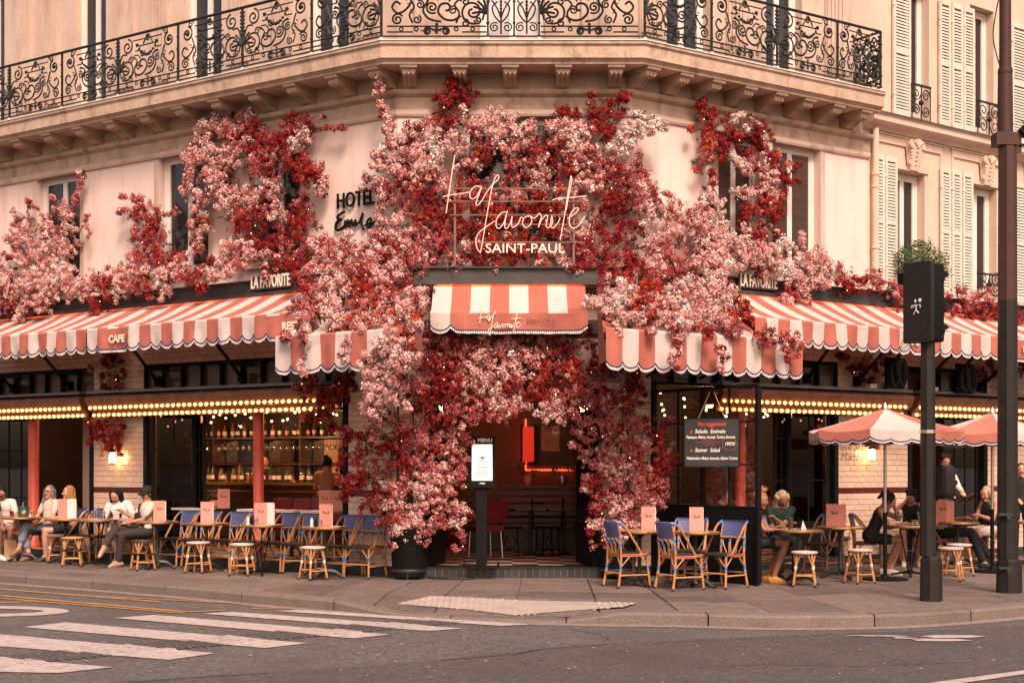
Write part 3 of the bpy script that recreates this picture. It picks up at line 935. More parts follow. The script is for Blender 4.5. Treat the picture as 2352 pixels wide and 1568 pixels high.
# ------------------------------------------------------------------ neighbour house
nb = thing('neighbour_building', 'pale stone house with louvred shutters to the right of the cafe corner', 'building', NW.o)
nlow = [(.70, 1.48), (2.76, 3.54), (4.9, 5.7)]
nup = [(.95, 1.6), (2.76, 3.45), (4.9, 5.6)]
wall_holes(NW, -.05, 9, 4.1, 7.3, [(a, b, 4.62, 6.55) for a, b in nlow], .4, 'wall', NSTONE, nb)
wall_holes(NW, -.05, 9, 7.3, 11.5, [(a, b, 7.5, 9.7) for a, b in nup], .4, 'upper_wall', NSTONE, nb)
def prof_run(fr, prof, t0, t1, name, mt, parent):
    mb = MB(); n = len(prof)
    vs = [fr(t0, p, z) for p, z in prof] + [fr(t1, p, z) for p, z in prof]
    fs = [(i, i + 1, n + i + 1, n + i) for i in range(n - 1)] + [tuple(range(n - 1, -1, -1)), tuple(range(n, 2 * n))]
    mb.add(vs, fs); return mb.build(name, mt, parent, smooth=None)
prof_run(NW, [(0, 7.10), (.06, 7.12), (.10, 7.17), (.20, 7.20), (.24, 7.23), (.24, 7.33), (.27, 7.35), (0, 7.37)], -.15, 9, 'ledge', NSTONE, nb)
prof_run(NW, [(0, 7.372), (.29, 7.352), (.29, 7.365), (0, 7.39)], -.15, 9, 'ledge_flashing', LEAD, nb)
prof_run(NW, [(0, 4.5), (.06, 4.5), (.06, 4.58), (0, 4.6)], -.05, 9, 'sill_band', NSTONE, nb)
for a, b in nlow: casement(NW, a, b, 4.63, 6.54, -.16, nb)
for a, b in nup: casement(NW, a, b, 7.5, 9.69, -.16, nb)
mb = MB(); mb.box(NW, .74, .86, -.19, -.185, 4.75, 6.4)
mb.build('lit_curtain', glow('lit_curtain', (1.0, .55, .18), .9), nb, smooth=None)
# lintel mouldings, wall panels
for a, b in nlow:
    mb = MB()
    mb.box(NW, a - .55, b + .45, 0, .03, 6.95, 7.08)
    mb.box(NW, a - .60, b + .50, 0, .055, 7.08, 7.10)
    for q in (a - .55, b + .40): mb.box(NW, q, q + .05, 0, .025, 6.62, 6.95)
    mb.box(NW, a - .08, b + .08, 0, .03, 6.56, 6.62)
    mb.build('lintel_moulding', NSTONE, nb, smooth=None)
    c = (a + b) / 2; m2 = MB()
    def q3(x, y, z): return NW(c + x, .03 + z, 6.80 + y)
    m2.add([q3(-.17, .24, 0), q3(.17, .24, 0), q3(.11, -.26, 0), q3(-.11, -.26, 0), q3(-.15, .22, .14), q3(.15, .22, .14), q3(.09, -.24, .06), q3(-.09, -.24, .06)],
           [(4, 5, 6, 7), (0, 1, 5, 4), (1, 2, 6, 5), (2, 3, 7, 6), (3, 0, 4, 7)])
    for sx in (-1, 1):
        m2.tube([q3(sx * x, y, .12) for x, y in spiral(.13, .17, .07, .015, 1.6, -1.6)], .018, 5)
        m2.tube([q3(sx * x, y, .07) for x, y in spiral(.10, -.12, .05, .012, -1.0, 1.5)], .014, 5)
        for i in range(4): m2.ball(q3(sx * (.13 - .01 * i), .06 - .05 * i, .10 - .01 * i), .024, 6, 4)
    for i in range(5): m2.ball(q3(0, .14 - .07 * i, .13 - .015 * i), (.035, .03, .025), 6, 4)
    for a_ in (-50, -25, 0, 25, 50):
        w_ = math.radians(90 + a_); m2.tube([q3(0, .14, .13), q3(.13 * math.cos(w_), .14 + .13 * math.sin(w_), .14)], [.02, .028], 5)
    m2.build('carved_keystone', NSTONE, nb, smooth=50)
# shutters: leaf (part) > slat (sub-part)
slat_budget = [300]
def shutter(t0, t1, z0, z1, tilt=0.0):
    w = t1 - t0; mb = MB(); e = .05
    ax = NW(t0, .03, 0); 
    class FF: pass
    ca, sa = math.cos(tilt), math.sin(tilt)
    def fr(t, p, z): return NW(t0 + (t - t0) * ca - (p - .03) * 0, .03 + (t - t0) * sa + (p - .03), z)
    mb.box(fr, t0, t0 + e, .03, .07, z0, z1); mb.box(fr, t1 - e, t1, .03, .07, z0, z1)
    for a, b in ((z0, z0 + .09), (z1 - .08, z1), ((z0 + z1) / 2 - .04, (z0 + z1) / 2 + .04)):
        mb.box(fr, t0 + e, t1 - e, .032, .068, a, b)
    for z in (z0 + .35, z1 - .35): mb.box(fr, t0 - .03, t0 + .06, .07, .078, z, z + .04)
    so = mb.build('shutter', SHUT, nb, smooth=None)
    hw = (w - 2 * e) / 2
    zs = []
    z = z0 + .115
    while z < z1 - .1:
        if abs(z - (z0 + z1) / 2) > .06: zs.append(z)
        z += .052
    def sl_at(z, m):
        tc = (t0 + t1) / 2
        P = [(-hw, .062, z - .022), (hw, .062, z - .022), (hw, .038, z + .020), (-hw, .038, z + .020), (-hw, .066, z - .016), (hw, .066, z - .016), (hw, .042, z + .026), (-hw, .042, z + .026)]
        m.add([fr(tc + x, p, q) for x, p, q in P], [(0, 1, 2, 3), (7, 6, 5, 4), (0, 4, 5, 1), (3, 2, 6, 7), (0, 3, 7, 4), (1, 5, 6, 2)])
    rest = MB()
    for z in zs:
        if slat_budget[0] > 0:
            m = MB(); sl_at(z, m); m.build('slat', SHUT, so, smooth=None); slat_budget[0] -= 1
        else: sl_at(z, rest)
    if rest.v: rest.build('slat', SHUT, so, smooth=None, kind='stuff')
T = NW.tx
for a, b, z0, z1 in ((1998, 2026, 4.55, 6.72), (2027, 2055, 4.55, 6.72), (2155, 2178, 4.55, 6.72), (2180, 2203, 4.55, 6.72), (2205, 2229, 4.55, 6.72),
                     (2046, 2086, 7.42, 9.6), (2152, 2178, 7.42, 9.6), (2180, 2206, 7.42, 9.6), (2207, 2232, 7.42, 9.6), (2318, 2352, 7.42, 9.6), (2320, 2352, 4.55, 6.72)):
    shutter(T(a), T(b) - .01, z0, z1)
# window guards
def guard(t0, t1, z0, z1, p=.1):
    mb = MB(); c = (t0 + t1) / 2
    mb.box(NW, t0, t1, p - .02, p + .02, z1 - .03, z1); mb.box(NW, t0, t1, p - .012, p + .012, z0, z0 + .02)
    for t in (t0 + .01, c, t1 - .01): mb.box(NW, t - .008, t + .008, p - .008, p + .008, z0, z1)
    H = z1 - z0; W = (t1 - t0) / 2
    for sx, cc in ((1, c), (-1, c)):
        for zc, r in ((.72, .42), (.28, .40)):
            pts = spiral(sx * W * .5, H * zc, W * r, .02, (0 if zc > .5 else math.pi), 1.6 * sx, 26)
            mb.tube([NW(cc + x, p, z0 + y) for x, y in pts], .011, 4)
    mb.ball(NW(c, p, z0 + H * .5), .05, 7, 4)
    mb.build('window_guard', IRON, nb, smooth=None)
guard(T(2083) , T(2122) + .05, 7.42, 8.02); guard(T(2234), T(2286) + .02, 7.42, 8.02); guard(T(2234), T(2290), 4.62, 5.0)
# rain pipe between the houses
dp = thing('rain_pipe', 'cream rain pipe running down the joint between the two houses', 'drain pipe', RW(5.09, .09, 0))
mb = MB(); mb.tube([RW(5.09, .09, 4.2), RW(5.09, .09, 7.12)], .055, 10); mb.build('pipe', NSTONE, dp)
for z in (5.15, 6.15, 6.35):
    mb = MB(); mb.lathe(RW(5.09, .09, z), [(.066, 0), (.07, .02), (.066, .05)], 10); mb.build('collar', NSTONE, dp)
# window box
gb = thing('window_box', 'green bushy plant in a box on the neighbour window sill', 'plant', NW(1.15, .2, 4.62))
mb = MB(); mb.box(NW, .66, 1.56, .07, .28, 4.62, 4.80); mb.build('box', BLACK, gb, smooth=None)
vs = []; fs = []
for i in range(3600):
    t = R.uniform(.55, 1.66); z = 4.78 + R.random() ** 1.2 * .62 * (1 - abs(t - 1.1) * .75); p = R.uniform(.02, .40)
    c = NW(t, p, z); a = R.uniform(0, 6.28); l = R.uniform(.03, .075)
    u = Vector((math.cos(a), math.sin(a) * .5, R.uniform(-.6, .8))).normalized() * l; v = Vector((R.uniform(-1, 1), R.uniform(-1, 1), R.uniform(-1, 1))).normalized() * .012
    b = len(vs); vs += [c, c + u * .5 + v, c + u, c + u * .5 - v]; fs.append((b, b + 1, b + 2, b + 3))
mb = MB(); mb.add(vs, fs); mb.build('foliage', LEAF, gb, smooth=None, kind='stuff')
# ================================================================== cafe ground floor
cafe = thing('cafe', 'tiled cafe ground floor with black framed openings below the stone storeys', 'cafe', (0, 20.5, 0))

def tile_mesh(w, h, d=.009, mt=None, g=.0025):
    mb = MB(); a, b = w / 2 - g, h / 2 - g; e = .004
    mb.add([(-a, -b, 0), (a, -b, 0), (a, b, 0), (-a, b, 0), (-a + e, -b + e, d), (a - e, -b + e, d), (a - e, b - e, d), (-a + e, b - e, d)],
           [(4, 5, 6, 7), (0, 1, 5, 4), (1, 2, 6, 5), (2, 3, 7, 6), (3, 0, 4, 7)])
    return mb.mesh('tile', mt or TILE)
budget = {}
def tiled(fr, t0, t1, z0, z1, parent, w=.185, h=.0915, name='tiled_pillar', red_z=None, depth=.34):
    mb = MB(); mb.box(fr, t0, t1, -depth, -.006, z0, z1)
    core = mb.build(name, GROUT, parent, smooth=None)
    n = max(1, round((t1 - t0) / w)); w = (t1 - t0) / n
    rows = max(1, round((z1 - z0) / h)); h = (z1 - z0) / rows
    full, half = tile_mesh(w, h), tile_mesh(w / 2, h)
    fr_, hr_ = tile_mesh(w, h, mt=TILE_RED), tile_mesh(w / 2, h, mt=TILE_RED)
    cnt = 0; rest = MB()
    for r in range(rows):
        z = z0 + (r + .5) * h
        isred = red_z is not None and abs(z - red_z) < h / 2
        cells = [(t0 + (i + .5) * w, False) for i in range(n)] if r % 2 == 0 else [(t0 + w / 4, True)] + [(t0 + (i + 1) * w, False) for i in range(n - 1)] + [(t1 - w / 4, True)]
        for c, hf in cells:
            if cnt < 300:
                me = (hr_ if hf else fr_) if isred else (half if hf else full)
                mtx = fr.mat(c, -.006 + R.uniform(-.0008, .0008), z)
                put('tile', me, core, False, mtx)
            else:
                q = (w / 4 if hf else w / 2) - .0025
                rest.box(fr, c - q, c + q, -.006, .003, z - h / 2 + .0025, z + h / 2 - .0025)
            cnt += 1
    if rest.v: rest.build('tile', TILE, core, smooth=None, kind='stuff')
    return core

ZT0, ZT1 = 2.80, 3.27        # transom band
# left front
tiled(LW, 5.35, 6.59, .15, 2.80, cafe, red_z=1.17)
tiled(LW, .02, .93, .15, 2.80, cafe, red_z=1.17)
tiled(LW, 9.6, 10.6, .15, 2.80, cafe)
tiled(LW, .02, 11.0, ZT1, 4.18, cafe, name='tile_band')
tiled(LW, 5.35, 6.59, 2.80, ZT1, cafe); tiled(LW, .02, .93, 2.80, ZT1, cafe)
# right front
PR0, PR1 = RW.tx(1925), RW.tx(2085)
tiled(RW, .02, .42, .15, 2.80, cafe, red_z=1.17)
tiled(RW, PR0, PR1, .15, 2.80, cafe, red_z=1.17)
tiled(RW, 8.05, 9.4, .15, 2.80, cafe, red_z=1.17)
tiled(RW, .02, 11.0, ZT1, 4.18, cafe, name='tile_band')
tiled(RW, .02, .42, 2.8, ZT1, cafe); tiled(RW, PR0, PR1, 2.8, ZT1, cafe); tiled(RW, 8.05, 9.4, 2.8, ZT1, cafe)
# cut corner
tiled(CW, LW.o.x + .02, -1.22, .15, 2.80, cafe, red_z=1.17); tiled(CW, 1.25, RW.o.x - .02, .15, 2.80, cafe, red_z=1.17)
mb = MB(); mb.box(CW, LW.o.x + .01, RW.o.x - .01, -.30, -.012, 2.80, 4.2); mb.build('lintel_wall', GROUT, cafe, smooth=None)
# skirting of dark tiles
for fr, a, b in ((LW, 0, .93), (LW, 5.35, 6.59), (RW, PR0, PR1), (RW, 0, .42), (RW, 8.05, 9.4)):
    mb = MB(); mb.box(fr, a, b, -.3, .012, -.02, .148); mb.build('skirting', TILE_DARK, cafe, smooth=None)

for fr, a, b in ((LW, .94, 5.34), (LW, 6.6, 9.59), (RW, .43, PR0 - .01), (RW, PR1 + .01, 8.04)):
    mb = MB(); mb.box(fr, a, b, -.12, .014, -.02, .152); mb.build('threshold', TILE_DARK, cafe, smooth=None)
# entrance step with a row of dark tiles
mb = MB(); mb.box(CW, -1.70, 1.30, -.30, .10, -.03, .135); step = mb.build('entrance_step', GROUT, cafe, smooth=None)
mb = MB(); mb.box(CW, -1.71, 1.31, -.30, .125, .137, .152); mb.build('tread', TILE_DARK, step, smooth=None)
tm = tile_mesh(.1, .13, .012, TILE_DARK)
for i in range(30): put('tile', tm, step, False, CW.mat(-1.65 + .1 * i, .10, .067))

# floors, ceiling, back walls of the interior
fp = [LW(11.5, -.02, 0), LW(0, -.02, 0), Vector((LW.o.x, 20.45, 0)), Vector((RW.o.x, 20.45, 0)), RW(0, -.02, 0), RW(11.5, -.02, 0), RW(11.5, -6.5, 0), Vector((2.4, 27.2, 0)), Vector((-2.4, 27.2, 0)), LW(11.5, -6.5, 0)]
def slab3(name, z0, z1, mt):
    mb = MB(); mb.poly([Vector((p.x, p.y, z0)) for p in fp], (0, 0, z1 - z0)); return mb.build(name, mt, cafe, smooth=None)
slab3('indoor_floor', -.05, .148, CHECKER)
slab3('ceiling', 3.5, 3.7, INTW)
BK = -4.2
iw = MB()
iw.box(LW, 2.55, 11.5, BK - .2, BK, .15, 3.5)
iw.box(RW, 2.55, 11.5, BK - .2, BK, .15, 3.5)
iw.build('indoor_wall', INTW, cafe, smooth=None)
mb = MB(); mb.box(CW, -1.9, 1.9, -5.2, -5.0, .15, 3.5); mb.build('entrance_back_wall', INTRED, cafe, smooth=None)
for fr in (LW, RW):
    mb = MB(); mb.box(fr, 11.0, 11.2, -4.4, .0, .15, 4.2); mb.build('end_wall', INTW, cafe, smooth=None)
# partition stubs between bar room and entrance
mb = MB(); mb.box(Frame((-1.9, 21.6), 0, 1), 0, .12, -4.2, 0, .15, 3.5)
mb.box(Frame((1.78, 21.6), 0, 1), 0, .12, -4.2, 0, .15, 3.5)
mb.build('partition', INTRED, cafe, smooth=None)

# black framed transom windows
def transom(fr, t0, t1):
    n = max(2, round((t1 - t0) / .43)); w = (t1 - t0) / n
    mb = MB()
    mb.box(fr, t0, t1, -.16, -.01, ZT1 - .05, ZT1); mb.box(fr, t0, t1, -.16, -.01, ZT0, ZT0 + .04)
    for i in range(n + 1):
        q = t0 + i * w; e = .028 if i % 2 == 0 else .014
        mb.box(fr, max(t0, q - e), min(t1, q + e), -.155, -.012, ZT0 + .04, ZT1 - .05)
    o = mb.build('transom_window', BLACK, cafe, smooth=None)
    for i in range(n):
        m = MB(); m.box(fr, t0 + i * w + .02, t0 + (i + 1) * w - .02, -.09, -.08, ZT0 + .03, ZT1 - .04); m.build('pane', BROWNGL, o, smooth=None)
transom(LW, .93, 5.35); transom(LW, 6.59, 10.9); transom(RW, .42, PR0); transom(RW, PR1, 8.05); transom(RW, 9.4, 10.9)

# black posts at the edges of the openings
for fr, ts in ((LW, (.98, 5.30, 6.64, 9.55)), (RW, (.47, PR0 - .05, PR1 + .05, 8.0))):
    for t in ts:
        mb = MB(); mb.box(fr, t - .045, t + .045, -.14, .016, .15, 2.8); mb.build('door_post', BLACK, cafe, smooth=None)

def glazed_leaf(a, b, z0, z1, nx, nz, name='folding_door', pane=None, th=.045, parent=None, kick=.0):
    "a framed leaf standing between ground points a and b"
    d = Vector((b.x - a.x, b.y - a.y, 0)); L = d.length; d.normalize(); nrm = Vector((d.y, -d.x, 0))
    fr = lambda t, p, z: Vector((a.x, a.y, 0)) + d * t + nrm * p + Vector((0, 0, z))
    mb = MB(); e = .05
    mb.box(fr, 0, e, -th / 2, th / 2, z0, z1); mb.box(fr, L - e, L, -th / 2, th / 2, z0, z1)
    mb.box(fr, e, L - e, -th / 2, th / 2, z1 - e, z1); mb.box(fr, e, L - e, -th / 2, th / 2, z0, z0 + e + kick)
    zz0 = z0 + e + kick
    for i in range(1, nx): q = e + (L - 2 * e) * i / nx; mb.box(fr, q - .012, q + .012, -th / 3, th / 3, zz0, z1 - e)
    for i in range(1, nz): q = zz0 + (z1 - e - zz0) * i / nz; mb.box(fr, e, L - e, -th / 3.2, th / 3.2, q - .012, q + .012)
    o = mb.build(name, BLACK, parent or cafe, smooth=None)
    for i in range(nx):
        for j in range(nz):
            x0 = e + (L - 2 * e) * i / nx; x1 = e + (L - 2 * e) * (i + 1) / nx
            y0 = zz0 + (z1 - e - zz0) * j / nz; y1 = zz0 + (z1 - e - zz0) * (j + 1) / nz
            m = MB(); m.box(fr, x0 + .008, x1 - .008, -.004, .004, y0 + .008, y1 - .008); m.build('pane', pane or SMOKE, o, smooth=None)
    return o
SMOKE = glass('smoky_door_glass', (0.30, 0.23, 0.19), 0.015)
glazed_leaf(LW(5.22, -.08, 0), LW(4.72, -.55, 0), .16, 2.75, 2, 3)
glazed_leaf(LW(4.70, -.55, 0), LW(4.05, -.12, 0), .16, 2.75, 2, 3)
glazed_leaf(LW(9.4, -.1, 0), LW(8.3, -.14, 0), .16, 2.75, 3, 3)
glazed_leaf(LW(6.75, -.12, 0), LW(7.2, -.7, 0), .16, 2.75, 2, 3)
glazed_leaf(RW(PR0 - .12, -.08, 0), RW(PR0 - .62, -.5, 0), .16, 2.75, 2, 3, kick=.5)
glazed_leaf(RW(PR0 - .64, -.5, 0), RW(PR0 - 1.30, -.12, 0), .16, 2.75, 2, 3, kick=.5)
glazed_leaf(RW(PR1 + .12, -.1, 0), RW(PR1 + .45, -.7, 0), .16, 2.75, 2, 3)
glazed_leaf(RW(7.9, -.1, 0), RW(7.0, -.14, 0), .16, 2.75, 3, 3)
# entrance door leaves folded in
glazed_leaf(Vector((-1.17, 20.55, 0)), Vector((-1.02, 21.4, 0)), .16, 2.55, 2, 3, 'entrance_door', kick=.75)
glazed_leaf(Vector((1.2, 20.55, 0)), Vector((.98, 21.4, 0)), .16, 2.55, 2, 3, 'entrance_door', kick=.75)
mb = MB(); mb.box(CW, 1.16, 1.25, -.1, .05, .15, 2.7); mb.box(CW, -1.25, -1.19, -.1, .05, .15, 2.7); mb.build('door_post', BLACK, cafe, smooth=None)

# coral columns in the openings
for fr, t, p, r in ((LW, LW.tx(594, -.1), -.1, .083), (LW, LW.tx(77, -.1), -.1, .095), (RW, RW.tx(1700, -.15), -.15, .085)):
    c = fr(t, p, 0); mb = MB(); mb.lathe(c, [(r * 1.25, .14), (r * 1.25, .24), (r, .27), (r, 2.62), (r * 1.2, 2.68), (r * 1.2, 2.8)], 20)
    mb.build('column', REDCOL, cafe)

# painted tile lettering on the right pillar
for txt, dz in (('Porn Star', 0), ('Martini', -.165)):
    t, z = RW.hit(1955, 1026, .01)
    put('lettering', text_mesh(txt, .185, INK2 if 'INK2' in globals() else INK, .0015, -.004, .35), cafe, True, RW.mat(t + (0 if dz == 0 else .01), .007, z + dz))
t, z = RW.hit(2262, 1110, .01)
put('lettering', text_mesh('Spritz', .17, INK, .0015, -.004, .35), cafe, True, RW.mat(8.35, .007, 1.62)) if False else None

# fascia beams
def beam(fr, t0, t1, name='fascia_beam'):
    mb = MB()
    mb.box(fr, t0, t1, .04, .32, 4.215, 4.235); mb.box(fr, t0, t1, .04, .32, 4.41, 4.43); mb.box(fr, t0, t1, .03, .265, 4.235, 4.41)
    mb.box(fr, t0, t1, .306, .322, 4.175, 4.214)
    return mb.build(name, BEAM, cafe, smooth=None)
beam(LW, .16, 12); beam(RW, .16, 12)
mb = MB(); cx0, cx1 = cornerL(.2).x + .02, cornerR(.2).x - .02
mb.box(CW, cx0, cx1, .04, .32, 4.215, 4.235); mb.box(CW, cx0, cx1, .04, .32, 4.41, 4.43); mb.box(CW, cx0, cx1, .03, .265, 4.235, 4.41)
mb.box(CW, cx0, cx1, .306, .322, 4.175, 4.214); mb.build('fascia_beam', BEAM, cafe, smooth=None)
mb = MB(); mb.box(RW, 5.0, 12, -.9, .04, 4.30, 4.42); mb.build('ledge_roof', BEAM, cafe, smooth=None)
for fr, x0, x1 in ((LW, 578, 722), (RW, 1699, 1783)):
    ta, tb = fr.tx(x0, .33), fr.tx(x1, .33)
    if fr is LW: tb = ta - .80
    W = abs(tb - ta)
    me = text_mesh('LA FAVORITE', .235, SIGNCREAM, .008, .004)
    xs = [v.co.x for v in me.vertices]; k = W / (max(xs) - min(xs))
    M = fr.mat((ta + tb) / 2, .345, 4.375) @ Matrix.Diagonal((k, 1.12, 1, 1))
    put('sign_lettering', me, cafe, True, M)
    mb = MB(); mb.box(fr, min(ta, tb) - .02, max(ta, tb) + .02, .322, .333, 4.27, 4.47); mb.build('sign_back', BEAM, cafe, smooth=None)

# ------------------------------------------------------------------ hotel lettering on the wall
hs = thing('hotel_sign', 'raised black HOTEL Emile lettering on the cream wall left of the flowers', 'sign', LW(1.05, .04, 5.2))
t, z = LW.hit(818, 459, .03)
me = text_mesh('HOTEL', .27, BLACK, .012, .004)
xs = [v.co.x for v in me.vertices]; W = abs(LW.tx(775, .03) - LW.tx(862, .03))
put('word', me, hs, True, LW.mat(t, .045, z) @ Matrix.Diagonal((W / (max(xs) - min(xs)), 1.15, 1, 1)))
def px_stroke(fr, pts, p, r, mb, n=6, k=6, z=0):
    q = []
    for x, y in pts:
        t, zz = fr.hit(x, y, p); q.append(fr(t, p, zz))
    mb.tube(spline(q, k), r, n)
def c2(pts): return [(752.6 + x * .36, y * .36) for x, y in pts]
mb = MB()
for st, r in (([(108, 1350), (72, 1372), (62, 1392), (88, 1400)], .02), ([(88, 1400), (58, 1420), (52, 1460), (72, 1468), (104, 1446)], .022), ([(104, 1446), (112, 1408), (113, 1452)], .016), ([(113, 1452), (130, 1404), (136, 1446)], .018),
              ([(136, 1446), (152, 1402), (160, 1440), (180, 1400)], .017), ([(180, 1400), (176, 1440), (196, 1420)], .017), ([(200, 1425), (226, 1360), (214, 1410), (230, 1466)], .017), ([(236, 1440), (275, 1420), (272, 1392), (250, 1420), (262, 1452), (304, 1408)], .017)):
    px_stroke(LW, c2(st), .05, r * 1.05, mb)
mb.build('script_word', BLACK, hs)

# ------------------------------------------------------------------ neon sign
ns_ = thing('neon_sign', 'glowing pink white neon script La favorite Saint-Paul before the centre window', 'neon sign', CW(0, .5, 4.6))
NPz = .50
strokes = [
    [(812, 990), (795, 1090), (775, 1230), (755, 1360)],
    [(738, 1257), (760, 1248), (830, 1238), (902, 1227)],
    [(975, 1192), (945, 1188), (916, 1212), (906, 1250), (922, 1270), (948, 1255), (972, 1215), (982, 1190), (966, 1240), (946, 1296), (956, 1308), (984, 1280), (1008, 1236)],
    [(1008, 1236), (1050, 1180), (1084, 1150), (1092, 1128), (1082, 1117), (1066, 1140), (1045, 1215), (1020, 1350), (1000, 1470), (985, 1560), (974, 1612)],
    [(974, 1612), (952, 1580), (946, 1530), (962, 1488), (1010, 1448), (1066, 1410)],
    [(1135, 1350), (1105, 1362), (1078, 1400), (1076, 1446), (1096, 1456), (1124, 1420), (1142, 1362), (1146, 1345), (1134, 1400), (1130, 1448), (1146, 1456), (1168, 1418), (1176, 1380)],
    [(1176, 1380), (1174, 1440), (1190, 1448), (1220, 1420), (1232, 1388), (1250, 1392)],
    [(1290, 1378), (1256, 1388), (1243, 1424), (1260, 1450), (1288, 1440), (1303, 1408), (1294, 1380), (1316, 1392), (1334, 1380)],
    [(1334, 1380), (1352, 1362), (1364, 1384), (1352, 1420), (1346, 1450), (1360, 1410), (1390, 1376), (1404, 1384), (1394, 1440), (1410, 1452), (1436, 1420)],
    [(1436, 1420), (1430, 1376), (1424, 1440), (1440, 1454), (1468, 1422), (1484, 1390)],
    [(1552, 1122), (1536, 1220), (1512, 1370), (1484, 1530)],
    [(1552, 1122), (1558, 1150), (1540, 1240), (1520, 1342)],
    [(1434, 1277), (1470, 1266), (1560, 1260), (1652, 1250)],
    [(1530, 1395), (1565, 1372), (1592, 1350), (1598, 1330), (1580, 1328), (1556, 1356), (1542, 1400), (1546, 1440), (1570, 1456), (1604, 1436), (1640, 1380)],
]
for st in strokes:
    mb = MB(); px_stroke(CW, c2(st), NPz, .0060, mb, 6, 5); mb.build('neon_tube', NEON, ns_)
mb = MB(); mb.tube([CW.__call__(*(lambda h: (h[0], NPz, h[1]))(CW.hit(752.6 + 1422 * .36, 1340 * .36, NPz))), CW.__call__(*(lambda h: (h[0], NPz, h[1]))(CW.hit(752.6 + 1424 * .36, 1346 * .36, NPz)))], .014, 6); mb.build('neon_tube', NEON, ns_)
t, z = CW.hit(1206, 571, NPz); W = (1297 - 1115) * 20.0 / F
me = text_mesh('SAINT-PAUL', .185, NEON, .008, 0)
xs = [v.co.x for v in me.vertices]
put('neon_word', me, ns_, True, CW.mat(t, NPz, z) @ Matrix.Diagonal((W / (max(xs) - min(xs)), 1, 1, 1)))
FRAMEC = mat('neon_support', (0.16, 0.09, 0.06), 0.5)
for y, xa, xb in ((1203, 695, 1600), (1285, 770, 1660), (1372, 780, 1660), (1432, 1080, 1640), (1545, 880, 1640)):
    a = CW.hit(752.6 + xa * .36, y * .36, NPz - .04); b = CW.hit(752.6 + xb * .36, y * .36, NPz - .04)
    mb = MB(); mb.box(CW, a[0], b[0], NPz - .05, NPz - .03, a[1] - .008, a[1] + .008); mb.build('support_bar', FRAMEC, ns_, smooth=None)
for x in (812, 1570):
    a = CW.hit(752.6 + x * .36, 432, NPz - .06)
    mb = MB(); mb.box(CW, a[0] - .015, a[0] + .015, NPz - .08, NPz - .05, 4.43, a[1]); mb.build('support_post', FRAMEC, ns_, smooth=None)

# ------------------------------------------------------------------ marquee light boxes
bulb_me = MB().ball((0, 0, 0), .027, 10, 7).mesh('bulb', BULB, True)
def marquee(fr, t0, t1, label):
    r = thing('marquee_light_box', label, 'light box', fr((t0 + t1) / 2, .2, 2.5), group='bronze light boxes over the cafe openings')
    mb = MB()
    vs = []; prof = [(-.02, 2.52), (.30, 2.52), (.33, 2.545), (.36, 2.56), (.40, 2.66), (.42, 2.70), (.42, 2.74), (.38, 2.77), (-.02, 2.795)]
    n = len(prof)
    vs = [fr(t0, p, z) for p, z in prof] + [fr(t1, p, z) for p, z in prof]
    mb.add(vs, [(i, i + 1, n + i + 1, n + i) for i in range(n - 1)] + [tuple(range(n - 1, -1, -1)), tuple(range(n, 2 * n))])
    mb.build('housing', BRONZE, r, smooth=None)
    mb = MB(); mb.box(fr, t0 + .01, t1 - .01, .10, .40, 2.80, 2.845); mb.build('top_flashing', LEAD, r, smooth=None)
    mb = MB(); mb.box(fr, t0 + .02, t1 - .02, .20, .23, 2.42, 2.519); mb.build('lower_rail', BRONZE, r, smooth=None)
    k = int((t1 - t0) / .124)
    for i in range(k):
        put('bulb', bulb_me, r, True, Matrix.Translation(fr(t0 + .06 + i * .124, .375, 2.565)))
        put('bulb', bulb_me, r, True, Matrix.Translation(fr(t0 + .12 + i * .124, .245, 2.45)))
    return r
marquee(LW, LW.tx(740, .4), LW.tx(197, .4), 'long bronze light box with two rows of lit bulbs over the bar window')
marquee(LW, LW.tx(183, .4), 10.6, 'bronze light box with lit bulbs over the far left opening')
marquee(RW, RW.tx(1660, .4), RW.tx(2098, .4), 'bronze light box with lit bulbs behind the glass screen and first parasol')
marquee(RW, RW.tx(2112, .4), 10.4, 'bronze light box with lit bulbs above the second parasol')

# ------------------------------------------------------------------ awnings
def text_on(fr, parent, body, size, t, p, z, mt, name='lettering', bold=.003, W=None, tilt=0):
    me = text_mesh(body, size, mt, .001, bold)
    M = fr.mat(t, p, z)
    if W:
        xs = [v.co.x for v in me.vertices]; M = M @ Matrix.Diagonal((W / (max(xs) - min(xs)), 1, 1, 1))
    return put(name, me, parent, True, M)

